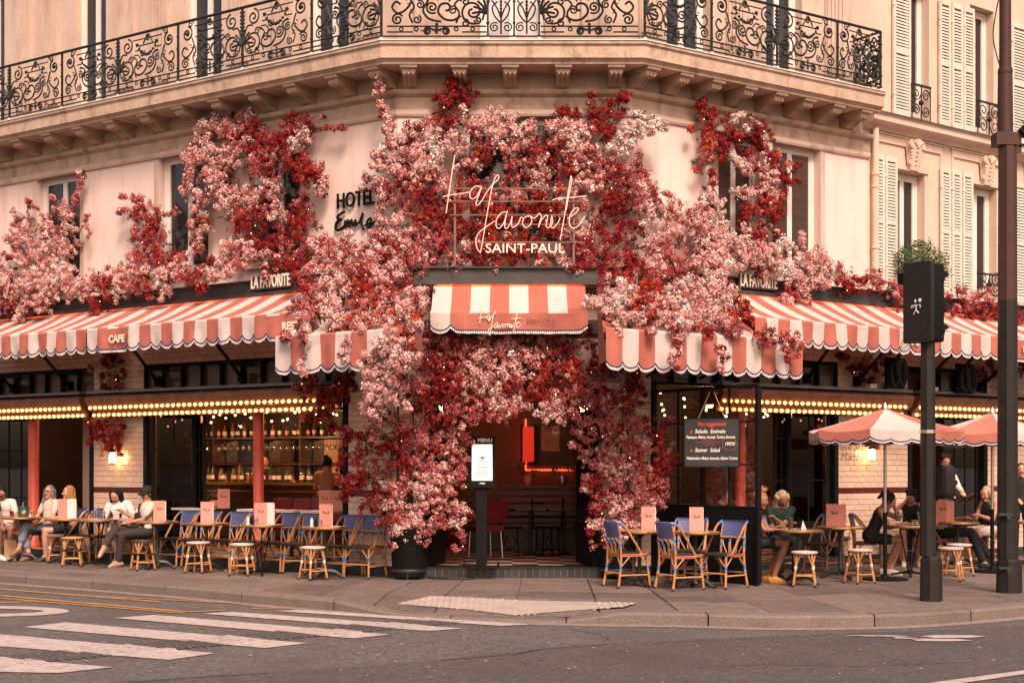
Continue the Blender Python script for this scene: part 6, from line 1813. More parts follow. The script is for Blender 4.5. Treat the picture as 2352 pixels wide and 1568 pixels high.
# right hand tables
p = RT['A']
o = thing('cocktail_glass', 'tall cocktail glass with mint before the blonde woman in green', 'glass', (p.x - .1, p.y, .745)); mb = MB(); mb.lathe((p.x - .1, p.y, .745), [(.033, 0), (.035, .16), (.032, .16), (.03, .01)], 14); mb.build('glass', WINEGL, o)
mb = MB(); mb.lathe((p.x - .1, p.y, .75), [(.028, 0), (.029, .12)], 10); mb.build('drink', AMBER, o)
mb = MB()
for i in range(10): a = R.uniform(0, 6.28); mb.ball((p.x - .1 + .02 * math.cos(a), p.y + .02 * math.sin(a), .88 + R.random() * .03), (.014, .014, .006), 6, 3)
mb.build('mint', LEAF, o)
mb = MB(); mb.add([(p.x + .04, p.y, .745), (p.x + .12, p.y + .02, .745), (p.x + .07, p.y + .03, .87), (p.x + .08, p.y - .05, .745)], [(0, 1, 2), (0, 2, 3), (1, 3, 2), (0, 3, 1)]); mb.build('napkin', PAPER, None, smooth=None, label='folded white napkin right of the cocktail glass', category='napkin')
p = RT['C']
o = thing('wine_glass', 'stemmed glass of white wine before the woman in black top', 'wine glass', (p.x - .15, p.y - .05, .745))
mb = MB(); mb.lathe((p.x - .15, p.y - .05, .745), [(.036, 0), (.005, .006), (.005, .09), (.03, .115), (.042, .15), (.033, .21), (.031, .21), (.038, .15), (.026, .12), (.003, .1)], 16); mb.build('glass', WINEGL, o)
mb = MB(); mb.lathe((p.x - .15, p.y - .05, .845), [(.004, 0), (.028, .018), (.036, .04)], 12); mb.build('wine', AMBER, o)
for k, (dx, dy) in enumerate(((.04, .0), (.10, -.03), (.10, .05))): cup(p.x + dx, p.y + dy, .755, [(.022, 0), (.026, .06), (.024, .06), (.02, .006)], WINEGL, 'shot_glass', ('small glass on the saucer next to the wine', 'small glass in front of the plastic water bottle', 'small glass behind the front small glass by the bottle')[k], 'glass')
mb = MB(); mb.lathe((p.x + .07, p.y, .745), [(.07, 0), (.11, .009), (.10, .01), (.001, .006)], 18); mb.build('saucer', WHITEB, None, label='white saucer with small glasses left of the traffic light pole', category='plate')
o = thing('water_bottle', 'plastic water bottle with blue cap left of the traffic light pole', 'bottle', (p.x + .19, p.y + .05, .745)); mb = MB(); mb.lathe((p.x + .19, p.y + .05, .745), [(.038, 0), (.04, .12), (.036, .14), (.04, .16), (.03, .21), (.013, .235), (.013, .25)], 14); mb.build('bottle', WINEGL, o)
mb = MB(); mb.lathe((p.x + .19, p.y + .05, .992), [(.015, 0), (.015, .022)], 10); mb.build('cap', BLUEB, o)

# paper bag on the pavement
g_ = ground(30, 1285)
mb = MB(); mb.add([(-.13, -.07, 0), (.15, -.07, 0), (.15, .08, 0), (-.13, .08, 0), (-.13, -.05, .36), (.06, -.07, .34), (.08, .06, .33), (-.12, .06, .35), (.16, -.06, .2), (.16, .07, .2)], [(0, 3, 2, 1), (0, 1, 8, 5, 4), (1, 2, 9, 8), (2, 3, 7, 6, 9), (3, 0, 4, 7), (8, 9, 6, 5)])
o = mb.build('paper_bag', BAGP, None, smooth=None, label='crumpled brown paper bag on the pavement at the left edge', category='bag'); o.location = (g_.x, g_.y, 0)
g_ = ground(122, 1286)
mb = MB()
for i in range(5): mb.ball((g_.x + R.uniform(-.06, .06), g_.y + R.uniform(-.02, .02), .015), (.035, .03, .018), 6, 4)
mb.build('crumpled_tissue', PAPER, None, smooth=None, label='crumpled white tissue on the pavement under the stools', category='litter')
# ================================================================== street furniture
def frus(mb, c, w0, w1, z0, z1, n=8, rot=.39):
    vs = [(c[0] + w * math.cos(rot + 2 * math.pi * j / n), c[1] + w * math.sin(rot + 2 * math.pi * j / n), z) for w, z in ((w0, z0), (w1, z1)) for j in range(n)]
    mb.add(vs, [(j, (j + 1) % n, n + (j + 1) % n, n + j) for j in range(n)] + [tuple(range(n - 1, -1, -1)), tuple(range(n, 2 * n))])
b0 = ground(2139, 1379)
tl = thing('traffic_light', 'dark traffic light seen from behind with a white doodle on its back', 'traffic light', b0)
mb = MB(); frus(mb, b0, .132, .125, -.01, .50); frus(mb, b0, .125, .095, .50, .53); mb.build('pole_base', POLE, tl, smooth=None)
mb = MB(); c2_ = b0 + Vector((-.04, 0, 0)); frus(mb, c2_, .095, .082, .53, 3.1); mb.build('pole', POLE, tl, smooth=None)
mb = MB(); frus(mb, c2_, .098, .098, 1.99, 2.03); mb.build('strap', STEEL, tl, smooth=None)
Zt = b0.y
hx0, hx1 = at(2086, 0, Zt).x, at(2154, 0, Zt).x; hz0, hz1 = at(0, 788, Zt).z, at(0, 603, Zt).z
def rbox(mb, x0, x1, y0, y1, z0, z1, r=.03):
    P = []
    for cx_, cz_, a0 in ((x1 - r, z1 - r, 0), (x0 + r, z1 - r, 90), (x0 + r, z0 + r, 180), (x1 - r, z0 + r, 270)):
        for k in range(4): a = math.radians(a0 + 30 * k); P.append(Vector((cx_ + r * math.cos(a), y0, cz_ + r * math.sin(a))))
    mb.poly(P, (0, y1 - y0, 0))
hd = part_empty('signal_head', tl)
Mh = Matrix.Translation(b0 + Vector((0, 0, 0))) @ Matrix.Rotation(math.radians(-50), 4, 'Z') @ Matrix.Translation(-b0)
mb = MB(); rbox(mb, hx0, hx1 + .03, Zt - .17, Zt - .10, hz0, hz1); o = put('back_plate', mb.mesh('back_plate', POLE, 30), hd, False, Mh)
mb = MB(); rbox(mb, hx0 + .012, hx1 + .018, Zt - .10, Zt + .12, hz0 + .015, hz1 - .015); put('housing', mb.mesh('housing', BLACK, 30), hd, False, Mh)
for k in range(3):
    zc = hz0 + (hz1 - hz0) * (k + .5) / 3; cx_ = (hx0 + hx1) / 2 + .015
    mb = MB(); n = 14; r = .105
    vs = [];
    for y, zz in ((Zt + .12, 0), (Zt + .36, .0)):
        for j in range(n + 1):
            a = math.pi * (-.15 + 1.3 * j / n); vs.append(Vector((cx_ + r * math.cos(a), y - (.10 if y > Zt + .2 and (j < 3 or j > n - 3) else 0), zc + r * math.sin(a))))
    mb.add(vs, [(j, j + 1, n + 1 + j + 1, n + 1 + j) for j in range(n)]); put('visor', mb.mesh('visor', BLACK), hd, False, Mh)
    mb = MB(); mb.ball((cx_, Zt + .12, zc), (.095, .02, .095), 14, 6); put('lens', mb.mesh('lens', DARKGL, True), hd, False, Mh)
# white doodle sticker
mb = MB(); fx = lambda x, y: Vector(((hx0 + hx1) / 2 + .015 + (x - 2119) * .0052, Zt - .172, at(0, 703, Zt).z - (y - 703) * .0052))
for st in ([(2117, 700), (2117, 712), (2110, 722)], [(2117, 712), (2124, 720)], [(2117, 702), (2106, 702), (2104, 707), (2112, 705)], [(2117, 703), (2128, 701), (2128, 708)]):
    mb.tube([fx(*q) for q in st], .006, 4)
for x, y, rx, rz in ((2115, 692, .014, .022), (2127, 691, .024, .024)): mb.ball(fx(x, y), (rx, .003, rz), 10, 5)
put('doodle_sticker', mb.mesh('doodle_sticker', WHITEB), hd, False, Mh)
# small pedestrian signal
ph = part_empty('pedestrian_signal', tl)
c = at(2174, 1106, Zt + .02)
mb = MB()
for w, d0, d1 in ((.085, -.10, .06), (.075, -.115, -.10), (.06, -.125, -.115)):
    P = []
    for cz_, a0 in ((.12, 0), (-.12, 180)):
        for k in range(9): a = math.radians(a0 + 22.5 * k); P.append(c + Vector((w * math.cos(a) , d0, cz_ + w * math.sin(a) + 0)))
    mb.poly(P, (0, d1 - d0, 0))
Mp = Matrix.Translation(c) @ Matrix.Rotation(math.radians(-58), 4, 'Z') @ Matrix.Translation(-c)
put('housing', mb.mesh('housing', POLE, 30), ph, False, Mp)
for dz in (.13, 0, -.13):
    mb = MB(); mb.tube([c + Vector((0, .05, dz)), c + Vector((0, .16, dz - .01))], [.05, .035], 10); put('visor', mb.mesh('visor', POLE), ph, False, Mp)
mb = MB()
for dz in (.14, -.14): mb.cbox(c + Vector((-.11, .02, dz)), (.10, .03, .05))
put('bracket', mb.mesh('bracket', POLE), ph, False)

b1 = ground(2318, 1360)
lp = thing('lamp_post', 'tall reddish brown lamp post with floodlight bracket at the right edge', 'lamp post', b1)
mb = MB(); frus(mb, b1, .160, .152, -.01, .40); frus(mb, b1, .152, .128, .40, .425); mb.build('base', POLE, lp, smooth=None)
zj = at(0, 338, b1.y).z; zk = at(0, 172, b1.y).z
mb = MB(); zl = at(0, 690, b1.y).z; frus(mb, b1 + Vector((-.02, 0, 0)), .128, .119, .425, zl); mb.build('lower_shaft', POLE, lp, smooth=None)
mb = MB(); frus(mb, b1 + Vector((-.02, 0, 0)), .119, .112, zl, zj); mb.build('middle_shaft', POLERED, lp, smooth=None)
mb = MB(); c3 = b1 + Vector((-.05, 0, 0)); frus(mb, c3, .100, .090, zj, zk); mb.lathe(c3, [(.088, zk), (.094, zk + .03), (.088, zk + .08)], 14); mb.lathe(c3, [(.075, zk + .08), (.062, 11.0)], 14); mb.build('upper_shaft', POLERED, lp, smooth=50)
mb = MB(); mb.cbox((c3.x - .01, c3.y, zj + .09), (.27, .22, .16)); mb.cbox((c3.x + .17, c3.y, zj + .06), (.06, .05, .26)); mb.build('clamp', POLERED, lp, smooth=None)
for z in (at(0, 1180, b1.y).z, at(0, 1302, b1.y).z):
    mb = MB(); mb.cbox((b1.x - .09, b1.y - .12, z), (.17, .05, .035)); mb.cbox((b1.x - .05, b1.y - .12, z - .04), (.05, .05, .04)); mb.build('hinge', CASTIRON, lp, smooth=None)
mb = MB(); mb.tube(spline([c3 + Vector((-.08, -.02, zk + 1.0)), c3 + Vector((-.16, -.02, zk + .5)), c3 + Vector((-.08, -.03, zk + .1))], 6), .008, 4); mb.build('cable', BLACKB, lp)
cf = c3 + Vector((.36, -.02, zj + .26))
fl_ = part_empty('floodlight', lp)
mb = MB(); mb.tube([cf + Vector((-.16, 0, -.10)), cf + Vector((.0, 0, .02)), cf + Vector((.30, 0, .18))], [.07, .10, .13], 14); put('hood', mb.mesh('hood', BLACK, 40), fl_, False)
mb = MB(); mb.tube([cf + Vector((-.2, 0, -.25)), cf + Vector((-.05, 0, -.22)), cf + Vector((.02, 0, -.02))], .02, 6); mb.tube([cf + Vector((-.18, .05, .1)), cf + Vector((.4, .05, -.22))], .006, 4); put('bracket', mb.mesh('bracket', BLACK), fl_, False)

# parasols
def parasol(label, gx, gy, apex_y, w, rot, start):
    b = ground(gx, gy); za = at(0, apex_y, b.y).z
    r = thing('parasol', label, 'parasol', b, group='coral and cream parasols on the right terrace')
    ze = za - .335; n = 8; Rr = w / 2
    val = MB(); pip = MB(); fri = MB()
    def rim(k, f=0.0):
        a0 = rot + 2 * math.pi * k / n; a1 = rot + 2 * math.pi * (k + 1) / n
        p0 = Vector((Rr * math.cos(a0), Rr * math.sin(a0), 0)); p1 = Vector((Rr * math.cos(a1), Rr * math.sin(a1), 0)); return p0.lerp(p1, f)
    ap = b + Vector((0, 0, za - .02))
    for k in range(n):
        c = (k + start) % 2; S_ = 6; can = MB()
        for i in range(4):
            for j in range(S_):
                def q(u, f):
                    e = b + rim(k, f) + Vector((0, 0, ze)); pnt = ap.lerp(e, u); pnt.z -= .035 * math.sin(math.pi * f) * u + .02 * math.sin(math.pi * u); return pnt
                u0, u1 = i / 4 + .02 * (i == 0), (i + 1) / 4
                can.quad(q(u0, j / S_), q(u1, j / S_), q(u1, (j + 1) / S_), q(u0, (j + 1) / S_))
        can.build('canopy_panel', [PARAS, CREAM][c], r, smooth=30)
        m = 24
        for j in range(m):
            f0, f1 = j / m, (j + 1) / m
            def e(f): return q(1, f)
            def bz(f): return .105 + .035 * math.sin(math.pi * ((f * 3) % 1)) ** .6
            a, d = q(1, f0), q(1, f1); z0, z1 = Vector((0, 0, -bz(f0))), Vector((0, 0, -bz(f1)))
            val.quad(a, d, d + z1, a + z0, c); fri.quad(a + z0, d + z1, d + z1 + Vector((0, 0, -.03)), a + z0 + Vector((0, 0, -.03)))
        pip.tube([q(1, j / m) * 1.0 + Vector((0, 0, -bz(j / m))) for j in range(m + 1)], .009, 5)
    val.build('valance', [PARAS, CREAM], r, smooth=30); pip.build('piping', NAVY, r); fri.build('fringe', FRINGE, r, smooth=None)
    mb = MB(); mb.lathe(b, [(.023, .95), (.023, za - .04)], 14); mb.build('pole', STEEL, r)
    mb = MB(); mb.lathe(b, [(.030, .03), (.030, .95)], 14); mb.build('pole_sleeve', BLACK, r)
    mb = MB(); mb.lathe(b, [(.32, .006), (.32, .025), (.06, .03), (.05, .08)], 28); mb.build('base', BLACK, r)
    mb = MB(); mb.lathe(b, [(.05, za - .03), (.045, za), (.02, za + .04), (.015, za + .06)], 14); mb.build('finial', STEEL, r)
    for k in range(n):
        mb = MB(); mb.tube([ap + Vector((0, 0, -.05)), b + rim(k) * .98 + Vector((0, 0, ze - .02))], .010, 5); mb.build('rib', BLACK, r)
    return r
parasol('coral and cream parasol left of the traffic light pole', 2033, 1331, 934, 2.16, math.radians(-115), 1)
parasol('coral and cream parasol partly hidden by the lamp post', 2279, 1313, 944, 2.1, math.radians(-100), 1)

# ------------------------------------------------------------------ glass screen of the right terrace
SA, SB = RW(.45, .03, 0), Vector((3.29, 19.0, 0))
sc = thing('terrace_screen', 'black framed glass screen with worn black base across the right terrace', 'screen', SB)
dS = (SB - SA); LS = dS.length; dS.normalize(); nS = Vector((dS.y, -dS.x, 0))
fS = lambda t, p, z: Vector((SA.x, SA.y, 0)) + dS * t + nS * p + Vector((0, 0, z))
class SF: pass
mb = MB(); mb.box(fS, 0, LS, -.02, .02, .16, 1.03); mb.box(fS, 0, LS, -.03, .03, 1.03, 1.06); mb.box(fS, 0, LS, -.024, .024, .12, .16); mb.build('base_panel', BLACKW, sc, smooth=None)
mb = MB(); mb.box(fS, 0, LS, -.015, .015, .0, .12); mb.build('kick_plate', BLACK, sc, smooth=None)
mb = MB()
for t, w in ((.0, .03), (LS * .48, .035), (LS - .03, .055)): mb.box(fS, t, t + w, -.034, .034, .02, 2.68)
mb.box(fS, 0, LS, -.025, .025, 2.66, 2.70)
mb.build('frame', BLACKW, sc, smooth=None)
ts = [.03, LS * .25, LS * .48, LS * .74, LS - .03]; zs = [1.06, 1.62, 2.20, 2.66]
for t in (ts[1], ts[3]): mb = MB(); mb.box(fS, t - .012, t + .012, -.014, .014, 1.06, 2.66); mb.build('glazing_bar', BLACK, sc, smooth=None)
for z in zs[1:3]: mb = MB(); mb.box(fS, .03, LS - .03, -.012, .012, z - .009, z + .009); mb.build('glazing_bar', BLACK, sc, smooth=None)
for i in range(4):
    for j in range(3):
        m = MB(); m.box(fS, ts[i] + .02, ts[i + 1] - .02, -.005, .005, zs[j] + .01, zs[j + 1] - .01); m.build('pane', CLEAR, sc, smooth=None)
# chalkboard hung on the screen: real board facing the street
cbc = (SA + SB) / 2
tb0 = 1.02
cb = thing('chalkboard', 'black chalkboard lettered Nos suggestions hanging on the glass screen', 'chalkboard', fS(tb0, .05, 1.9))
d2 = Vector((.95, -.30, 0)).normalized(); n2 = Vector((d2.y, -d2.x, 0))
cc = at(1635, 1016, 19.35); bw, bh = (1696 - 1576) * 19.35 / F, (1070 - 961) * 19.35 / F
d2 = Vector((.97, -.24, 0)).normalized(); n2 = Vector((d2.y, -d2.x, 0)); bw /= d2.x
fB = lambda t, p, z: Vector((cc.x, cc.y, cc.z)) + d2 * t + n2 * p + Vector((0, 0, z))
mb = MB(); mb.box(fB, -bw / 2, bw / 2, -.012, .012, -bh / 2, bh / 2); mb.build('board', SLATE, cb, smooth=None)
mb = MB()
for a, b_, c_, d_ in ((-bw / 2 - .012, bw / 2 + .012, bh / 2, bh / 2 + .012), (-bw / 2 - .012, bw / 2 + .012, -bh / 2 - .012, -bh / 2), (-bw / 2 - .012, -bw / 2, -bh / 2, bh / 2), (bw / 2, bw / 2 + .012, -bh / 2, bh / 2)): mb.box(fB, a, b_, -.014, .016, c_, d_)
mb.build('board_frame', BLACKW, cb, smooth=None)
mb = MB()
for s in (-1, 1): mb.tube([fB(s * bw * .25, .0, bh / 2), fB(s * bw * .04, .0, bh / 2 + .36)], .006, 5)
mb.build('hanging_cord', CANE_T, cb)
def btext(s, size, x, y, m, shear=.15, W=None):
    me = text_mesh(s, size, m, .0008, 0.0012, shear)
    M = Matrix(((d2.x, 0, n2.x, 0), (d2.y, 0, n2.y, 0), (0, 1, 0, 0), (0, 0, 0, 1))); M.translation = fB(x * bw, .014, y * bh)
    if W:
        xs = [v.co.x for v in me.vertices]; M = M @ Matrix.Diagonal((W * bw / (max(xs) - min(xs)), 1, 1, 1))
    put('chalk_line', me, cb, True, M)
btext('Nos suggestions', .085, 0, .39, CHALKRED, .1, .52); btext('x', .07, -.38, .235, CHALKRED); btext('Salade  Estivale', .072, -.03, .235, CHALK, .15, .56)
btext('Pasteque, Melon, Avocat, Tartare Saumon', .055, -.02, .115, CHALK, .15, .90); btext('19\u20ac90', .068, .33, -.03, CHALK, .2, .18)
btext('x', .07, -.38, -.16, CHALKRED); btext('Sumer  Salad', .072, -.08, -.16, CHALK, .15, .46); btext('Watermelon, Melon, Avocado, Salmon Tartare', .055, .0, -.33, CHALK, .15, .94)
mb = MB()
for x0, x1, y in ((-.30, .15, .005), (-.18, .06, .05), (-.16, .06, -.045)): mb.box(fB, x0 * bw, x1 * bw, .0125, .0145, y * bh - .002, y * bh + .002)
mb.tube([fB(.33 * bw + .10 * math.cos(a) * (1 + .08 * math.cos(7 * a)), .0135, -.03 * bh + .085 * math.sin(a) * (1 + .08 * math.cos(7 * a))) for a in [2 * math.pi * i / 40 for i in range(40)]], .0022, 4, closed=True)
mb.build('chalk_flourish', CHALKRED, cb)

# ------------------------------------------------------------------ menu kiosk in the doorway
kb = Vector((at(1106, 0, 20.25).x, 20.25, .152))
kz = lambda y: at(0, y, 20.25).z
kx = lambda x: at(x, 0, 20.25).x
km = thing('menu_kiosk', 'black stand with lit menu screen headed MENU in the doorway', 'menu stand', kb)
SCREEN = glow('lit_menu_screen', (.95, .84, .80), .40)
mb = MB(); mb.cbox((kb.x, kb.y + .03, (kz(1297) + kz(1118)) / 2), ((kx(1117) - kx(1092)), .06, kz(1118) - kz(1297))); mb.build('post', BLACK, km, smooth=None)
mb = MB(); mb.cbox((kb.x, kb.y + .02, .165), (.42, .34, .025)); mb.build('foot_plate', BLACK, km, smooth=None)
for s in (-1, 1): mb = MB(); mb.ball((kb.x + s * .24, kb.y - .05, .20), (.02, .05, .05), 8, 6); mb.build('castor', BLACKB, km)
mb = MB(); rbox(mb, kx(1076), kx(1137), kb.y - .04, kb.y + .02, kz(1119), kz(1002), .012); mb.build('cabinet', BLACK, km, smooth=30)
mb = MB(); mb.cbox(((kx(1084) + kx(1131)) / 2, kb.y - .042, (kz(1020) + kz(1103)) / 2), (kx(1131) - kx(1084), .005, kz(1020) - kz(1103))); mb.build('screen', SCREEN, km, smooth=None)
fK = Frame((0, kb.y), 0, 1)
text_on(fK, km, 'MENU', .075, kx(1114), .043, kz(1011), SIGNCREAM)
text_on(fK, km, 'LA CARTE', .035, kx(1108), .0455, kz(1065), INK, bold=.0005)
mb = MB()
for i, (y, w) in enumerate(((1049, 16), (1058, 20), (1072, 30), (1076, 22), (1080, 28), (1084, 24), (1088, 26), (1092, 18), (1096, 26))): mb.box(fK, kx(1108 - w / 2), kx(1108 + w / 2), .045, .0465, kz(y) - .006, kz(y) + .006)
mb.ball((kx(1108), kb.y - .045, kz(1052)), (.03, .002, .02), 8, 4); mb.build('menu_print', mat('grey_print', (.28, .22, .22), .8), km, smooth=None)
mb = MB(); mb.ball((kx(1107), kb.y - .042, kz(1110)), (.05, .006, .014), 10, 5); mb.build('button', STEEL, km)
# door mat lettering
me = text_mesh('LA FAVORITE', .20, BLACK, .001, .006)
Mm = Matrix.Translation((.12, 20.47, .1535)) @ Matrix.Diagonal((1.25, 1, 1, 1))
put('mosaic_lettering', me, cafe, True, Mm)
# wall lanterns
for fr, x, y, lab in ((LW, 258, 1050, 'lit brass wall lantern on the tiled pillar left of the bar'), (RW, 2003, 1042, 'lit wall lantern on the tiled pillar with painted lettering'), (RW, 2400, 1050, 'lit wall lantern beyond the lamp post')):
    if x > 2352: continue
    t, z = fr.hit(x, y, .14); o = thing('wall_lantern', lab, 'wall lamp', fr(t, .14, z))
    mb = MB(); c = fr(t, .14, z); mb.lathe(c, [(.05, -.09), (.055, -.02), (.05, .07), (.02, .085)], 12); mb.build('glass', LAMPGL, o)
    mb = MB()
    for k in range(6): a = k * 1.047; mb.tube([c + Vector((.058 * math.cos(a), .058 * math.sin(a), .09)), c + Vector((.064 * math.cos(a), .064 * math.sin(a), -.02)), c + Vector((.02 * math.cos(a), .02 * math.sin(a), -.12))], .005, 4)
    mb.lathe(c, [(.064, .08), (.064, .10), (.03, .12)], 12); mb.tube([c + Vector((0, 0, .11)), fr(t, .06, z + .14), fr(t, .01, z + .12)], .012, 6); mb.build('cage', BLACK, o)
# power cable on the step
mb = MB(); mb.tube(spline([(-1.2, 20.3, .02), (-.9, 20.15, .012), (-.55, 20.1, .012), (-.65, 19.98, .012), (-1.0, 20.02, .012), (-1.2, 20.2, .012)], 6), .008, 5); mb.build('power_cable', BLACKB, None, label='loop of black power cable on the pavement by the left flower pot', category='cable')
# ================================================================== people
def cloth(name, col, var=.12): return mat(name, col, .85, var=var, scale=9, bump=.25, bscale=16)
SKINS = {'fair': mat('fair_skin', (.52, .26, .18), .5, var=.06), 'tan': mat('tan_skin', (.40, .18, .11), .5, var=.06), 'brown': mat('brown_skin', (.27, .120, .072), .48, var=.08)}
HAIRS = {k: mat(k + '_hair', c, .7, spec=.2, var=.4, scale=40, bump=.5, bscale=90) for k, c in (('black', (.012, .009, .008)), ('grey', (.17, .14, .125)), ('blonde', (.34, .16, .06)), ('pale', (.42, .29, .19)), ('brown', (.05, .025, .015)))}
EYEW = mat('eye_white', (.7, .62, .58), .3); EYED = mat('dark_eye', (.012, .008, .007), .2); LIP = mat('lip', (.34, .075, .065), .4)
CL = {k: cloth(k + '_cloth', c) for k, c in (('white', (.72, .63, .57)), ('beige', (.58, .45, .37)), ('black', (.012, .011, .012)), ('brown', (.040, .026, .022)), ('jeans', (.17, .21, .28)), ('pink', (.60, .36, .32)), ('rust', (.36, .14, .06)), ('green', (.003, .017, .012)), ('navy', (.02, .035, .10)), ('salmon', (.46, .16, .12)), ('grey', (.12, .10, .095)), ('cream', (.66, .55, .45)))}
SHOE = {k: mat(k + '_shoe', c, .5) for k, c in (('black', (.012, .012, .012)), ('white', (.70, .62, .57)), ('tan', (.36, .22, .14)), ('yellow', (.56, .24, .045)), ('leopard', (.20, .095, .045)))}

def ik(a, b, l1, l2, pole):
    a = Vector(a); b = Vector(b); d = b - a; L = min(d.length, (l1 + l2) * .995); d = d.normalized() if d.length else Vector((0, 0, -1))
    x = (l1 * l1 - l2 * l2 + L * L) / (2 * L); h = math.sqrt(max(0, l1 * l1 - x * x))
    p = Vector(pole); p = (p - d * p.dot(d)).normalized()
    return a + d * x + p * h, a + d * L
def soft(o, vox, sm=2, dec=None):
    m = o.modifiers.new('remesh', 'REMESH'); m.mode = 'VOXEL'; m.voxel_size = vox; m.use_smooth_shade = True
    m = o.modifiers.new('smooth', 'SMOOTH'); m.factor = .5; m.iterations = sm
    if dec: m = o.modifiers.new('decimate', 'DECIMATE'); m.ratio = dec
    return o
def person(label, pos, face, seat=.46, lean=0, side=0, hy=0, hp=0, hr=0, lh=None, rh=None, legs=None, skin='fair', top=('white', 'short'), bottom=('black', 'long'), shoes='black', hair=('brown', 'short'), glasses=False, cap=None, extra=None, ssize=1.0):
    r = thing('person', label, 'person', (pos[0], pos[1], pos[2] if len(pos) > 2 else 0), yaw(face))
    V3 = Vector
    u = V3((math.sin(math.radians(side)), math.sin(math.radians(lean)) * math.cos(math.radians(side)), math.cos(math.radians(lean)))).normalized()
    fw = V3((1, 0, 0)).cross(u) * -1; fw.normalize(); rt = fw.cross(u)
    T3 = Matrix((rt, fw, u)).transposed()
    stand = seat is None
    H = V3((0, 0, .93 if stand else seat + .09))
    pt = lambda x, y, z: H + rt * x + fw * y + u * z
    neck = pt(0, -.01, .49)
    hc = neck + u * .115 + fw * .045
    Mh = T3 @ Matrix.Rotation(math.radians(hy), 3, 'Z') @ Matrix.Rotation(math.radians(-hp), 3, 'X') @ Matrix.Rotation(math.radians(hr), 3, 'Y')
    hh = lambda x, y, z: hc + Mh @ V3((x, y, z))
    b = MB(); g_top = MB(); g_bot = MB(); sh = MB(); hr_ = MB()
    # torso
    for rad, c in (((.135, .092, .15), (0, 0, .06)), ((.118, .082, .17), (0, .0, .22)), ((.140, .090, .16), (0, 0, .36))): b.ball(pt(*c), rad, 14, 9, M=T3)
    b.capsule(pt(-.13, -.01, .435), pt(.13, -.01, .435), .05, .05); b.capsule(pt(0, -.015, .42), hc + Mh @ V3((0, -.02, -.04)), .054, .048)
    # head
    b.ball(hc, (.073, .092, .108), 16, 12, M=Mh); b.ball(hh(0, .022, -.058), (.052, .060, .058), 12, 8, M=Mh)
    b.capsule(hh(0, .086, .012), hh(0, .102, -.022), .010, .014, 8); b.ball(hh(0, .076, -.098), (.024, .018, .018), 8, 6, M=Mh)
    for s in (-1, 1): b.ball(hh(s * .074, -.008, -.008), (.012, .02, .032), 8, 6, M=Mh); b.ball(hh(s * .034, .060, -.03), (.026, .024, .024), 8, 6, M=Mh)
    sleeve = top[1]
    for s, tgt in ((-1, lh), (1, rh)):
        S0 = pt(s * .165, -.01, .425)
        tgt = V3(tgt) if tgt is not None else (pt(s * .22, .28, .02) if not stand else pt(s * .21, .06, -.12))
        E, Wr = ik(S0, tgt, .275, .245, (s * .6, -.5, -.6))
        b.capsule(S0, E, .046, .037); b.capsule(E, Wr, .037, .026)
        hd = (Wr - E).normalized(); pc = Wr + hd * .055
        sd = hd.cross(V3((0, 0, 1))); sd = sd.normalized() if sd.length > .1 else V3((1, 0, 0)); dn = sd.cross(hd) * (1 if sd.cross(hd).z < 0 else -1)
        b.capsule(Wr, pc, .026, .034, 8)
        for k, L in enumerate((.060, .070, .066, .052)):
            o = sd * (.021 * (k - 1.5)); k1 = pc + o + hd * (.028 + L * .45) + dn * .006; b.capsule(pc + o * .8 + hd * .01, k1, .0095, .0088, 6); b.capsule(k1, k1 + hd * L * .4 + dn * L * .42, .0088, .0075, 6)
        th = pc - sd * s * .028; b.capsule(th - hd * .03, th + hd * .012 - sd * s * .018 + dn * .015, .011, .009, 6); b.capsule(th + hd * .012 - sd * s * .018 + dn * .015, th + hd * .045 - sd * s * .010 + dn * .022, .009, .0075, 6)
        if sleeve in ('short', 'long'):
            g_top.capsule(S0 + u * .004, S0.lerp(E, .62 if sleeve == 'short' else 1), .062, .056)
            if sleeve == 'long': g_top.capsule(E, E.lerp(Wr, .9), .052, .040)
    # legs
    L_ = {}
    for i, s in enumerate((-1, 1)):
        hip = H + V3((s * .088, 0, -.01))
        if legs and legs[i]: K, A, dirf = V3(legs[i][0]), V3(legs[i][1]), V3(legs[i][2]) if len(legs[i]) > 2 else V3((0, 1, -.15))
        elif stand: K, A, dirf = V3((s * .10, .03, .49)), V3((s * .10, -.01, .085)), V3((s * .2, 1, -.12))
        else: K, A, dirf = V3((s * .13, .43, seat + .06)), V3((s * .11, .42, .085)), V3((s * .1, 1, -.15))
        dirf.normalize()
        b.capsule(hip, K, .074, .053); b.capsule(K, A.lerp(K, .62), .051, .056); b.capsule(A.lerp(K, .62), A, .056, .036)
        heel = A - dirf * .045 + V3((0, 0, -.045)); toe = A + dirf * .15 + V3((0, 0, -.052))
        b.capsule(A, heel, .036, .030); b.capsule(A, toe, .034, .024)
        sh.capsule(heel + V3((0, 0, .006)), toe, .042, .033, 10); sh.capsule(A + V3((0, 0, -.02)), toe.lerp(A, .3), .042, .036, 10)
        if shoes in ('white', 'yellow', 'black'): sh.capsule(heel + V3((0, 0, -.018)), toe + V3((0, 0, -.010)), .040, .034, 8)
        ln = bottom[1]
        if ln == 'long': g_bot.capsule(hip, K, .092, .070); g_bot.capsule(K, K.lerp(A, .88), .070, .064)
        elif ln == 'crop': g_bot.capsule(hip, K, .092, .070); g_bot.capsule(K, K.lerp(A, .62), .070, .070)
        elif ln == 'short': g_bot.capsule(hip, hip.lerp(K, .62), .092, .082)
        elif ln == 'skirt': g_bot.capsule(hip, hip.lerp(K, .85), .098, .090); g_bot.capsule(hip + V3((-s * .08, 0, .01)), hip.lerp(K, .8) + V3((-s * .07, 0, .01)), .085, .075)
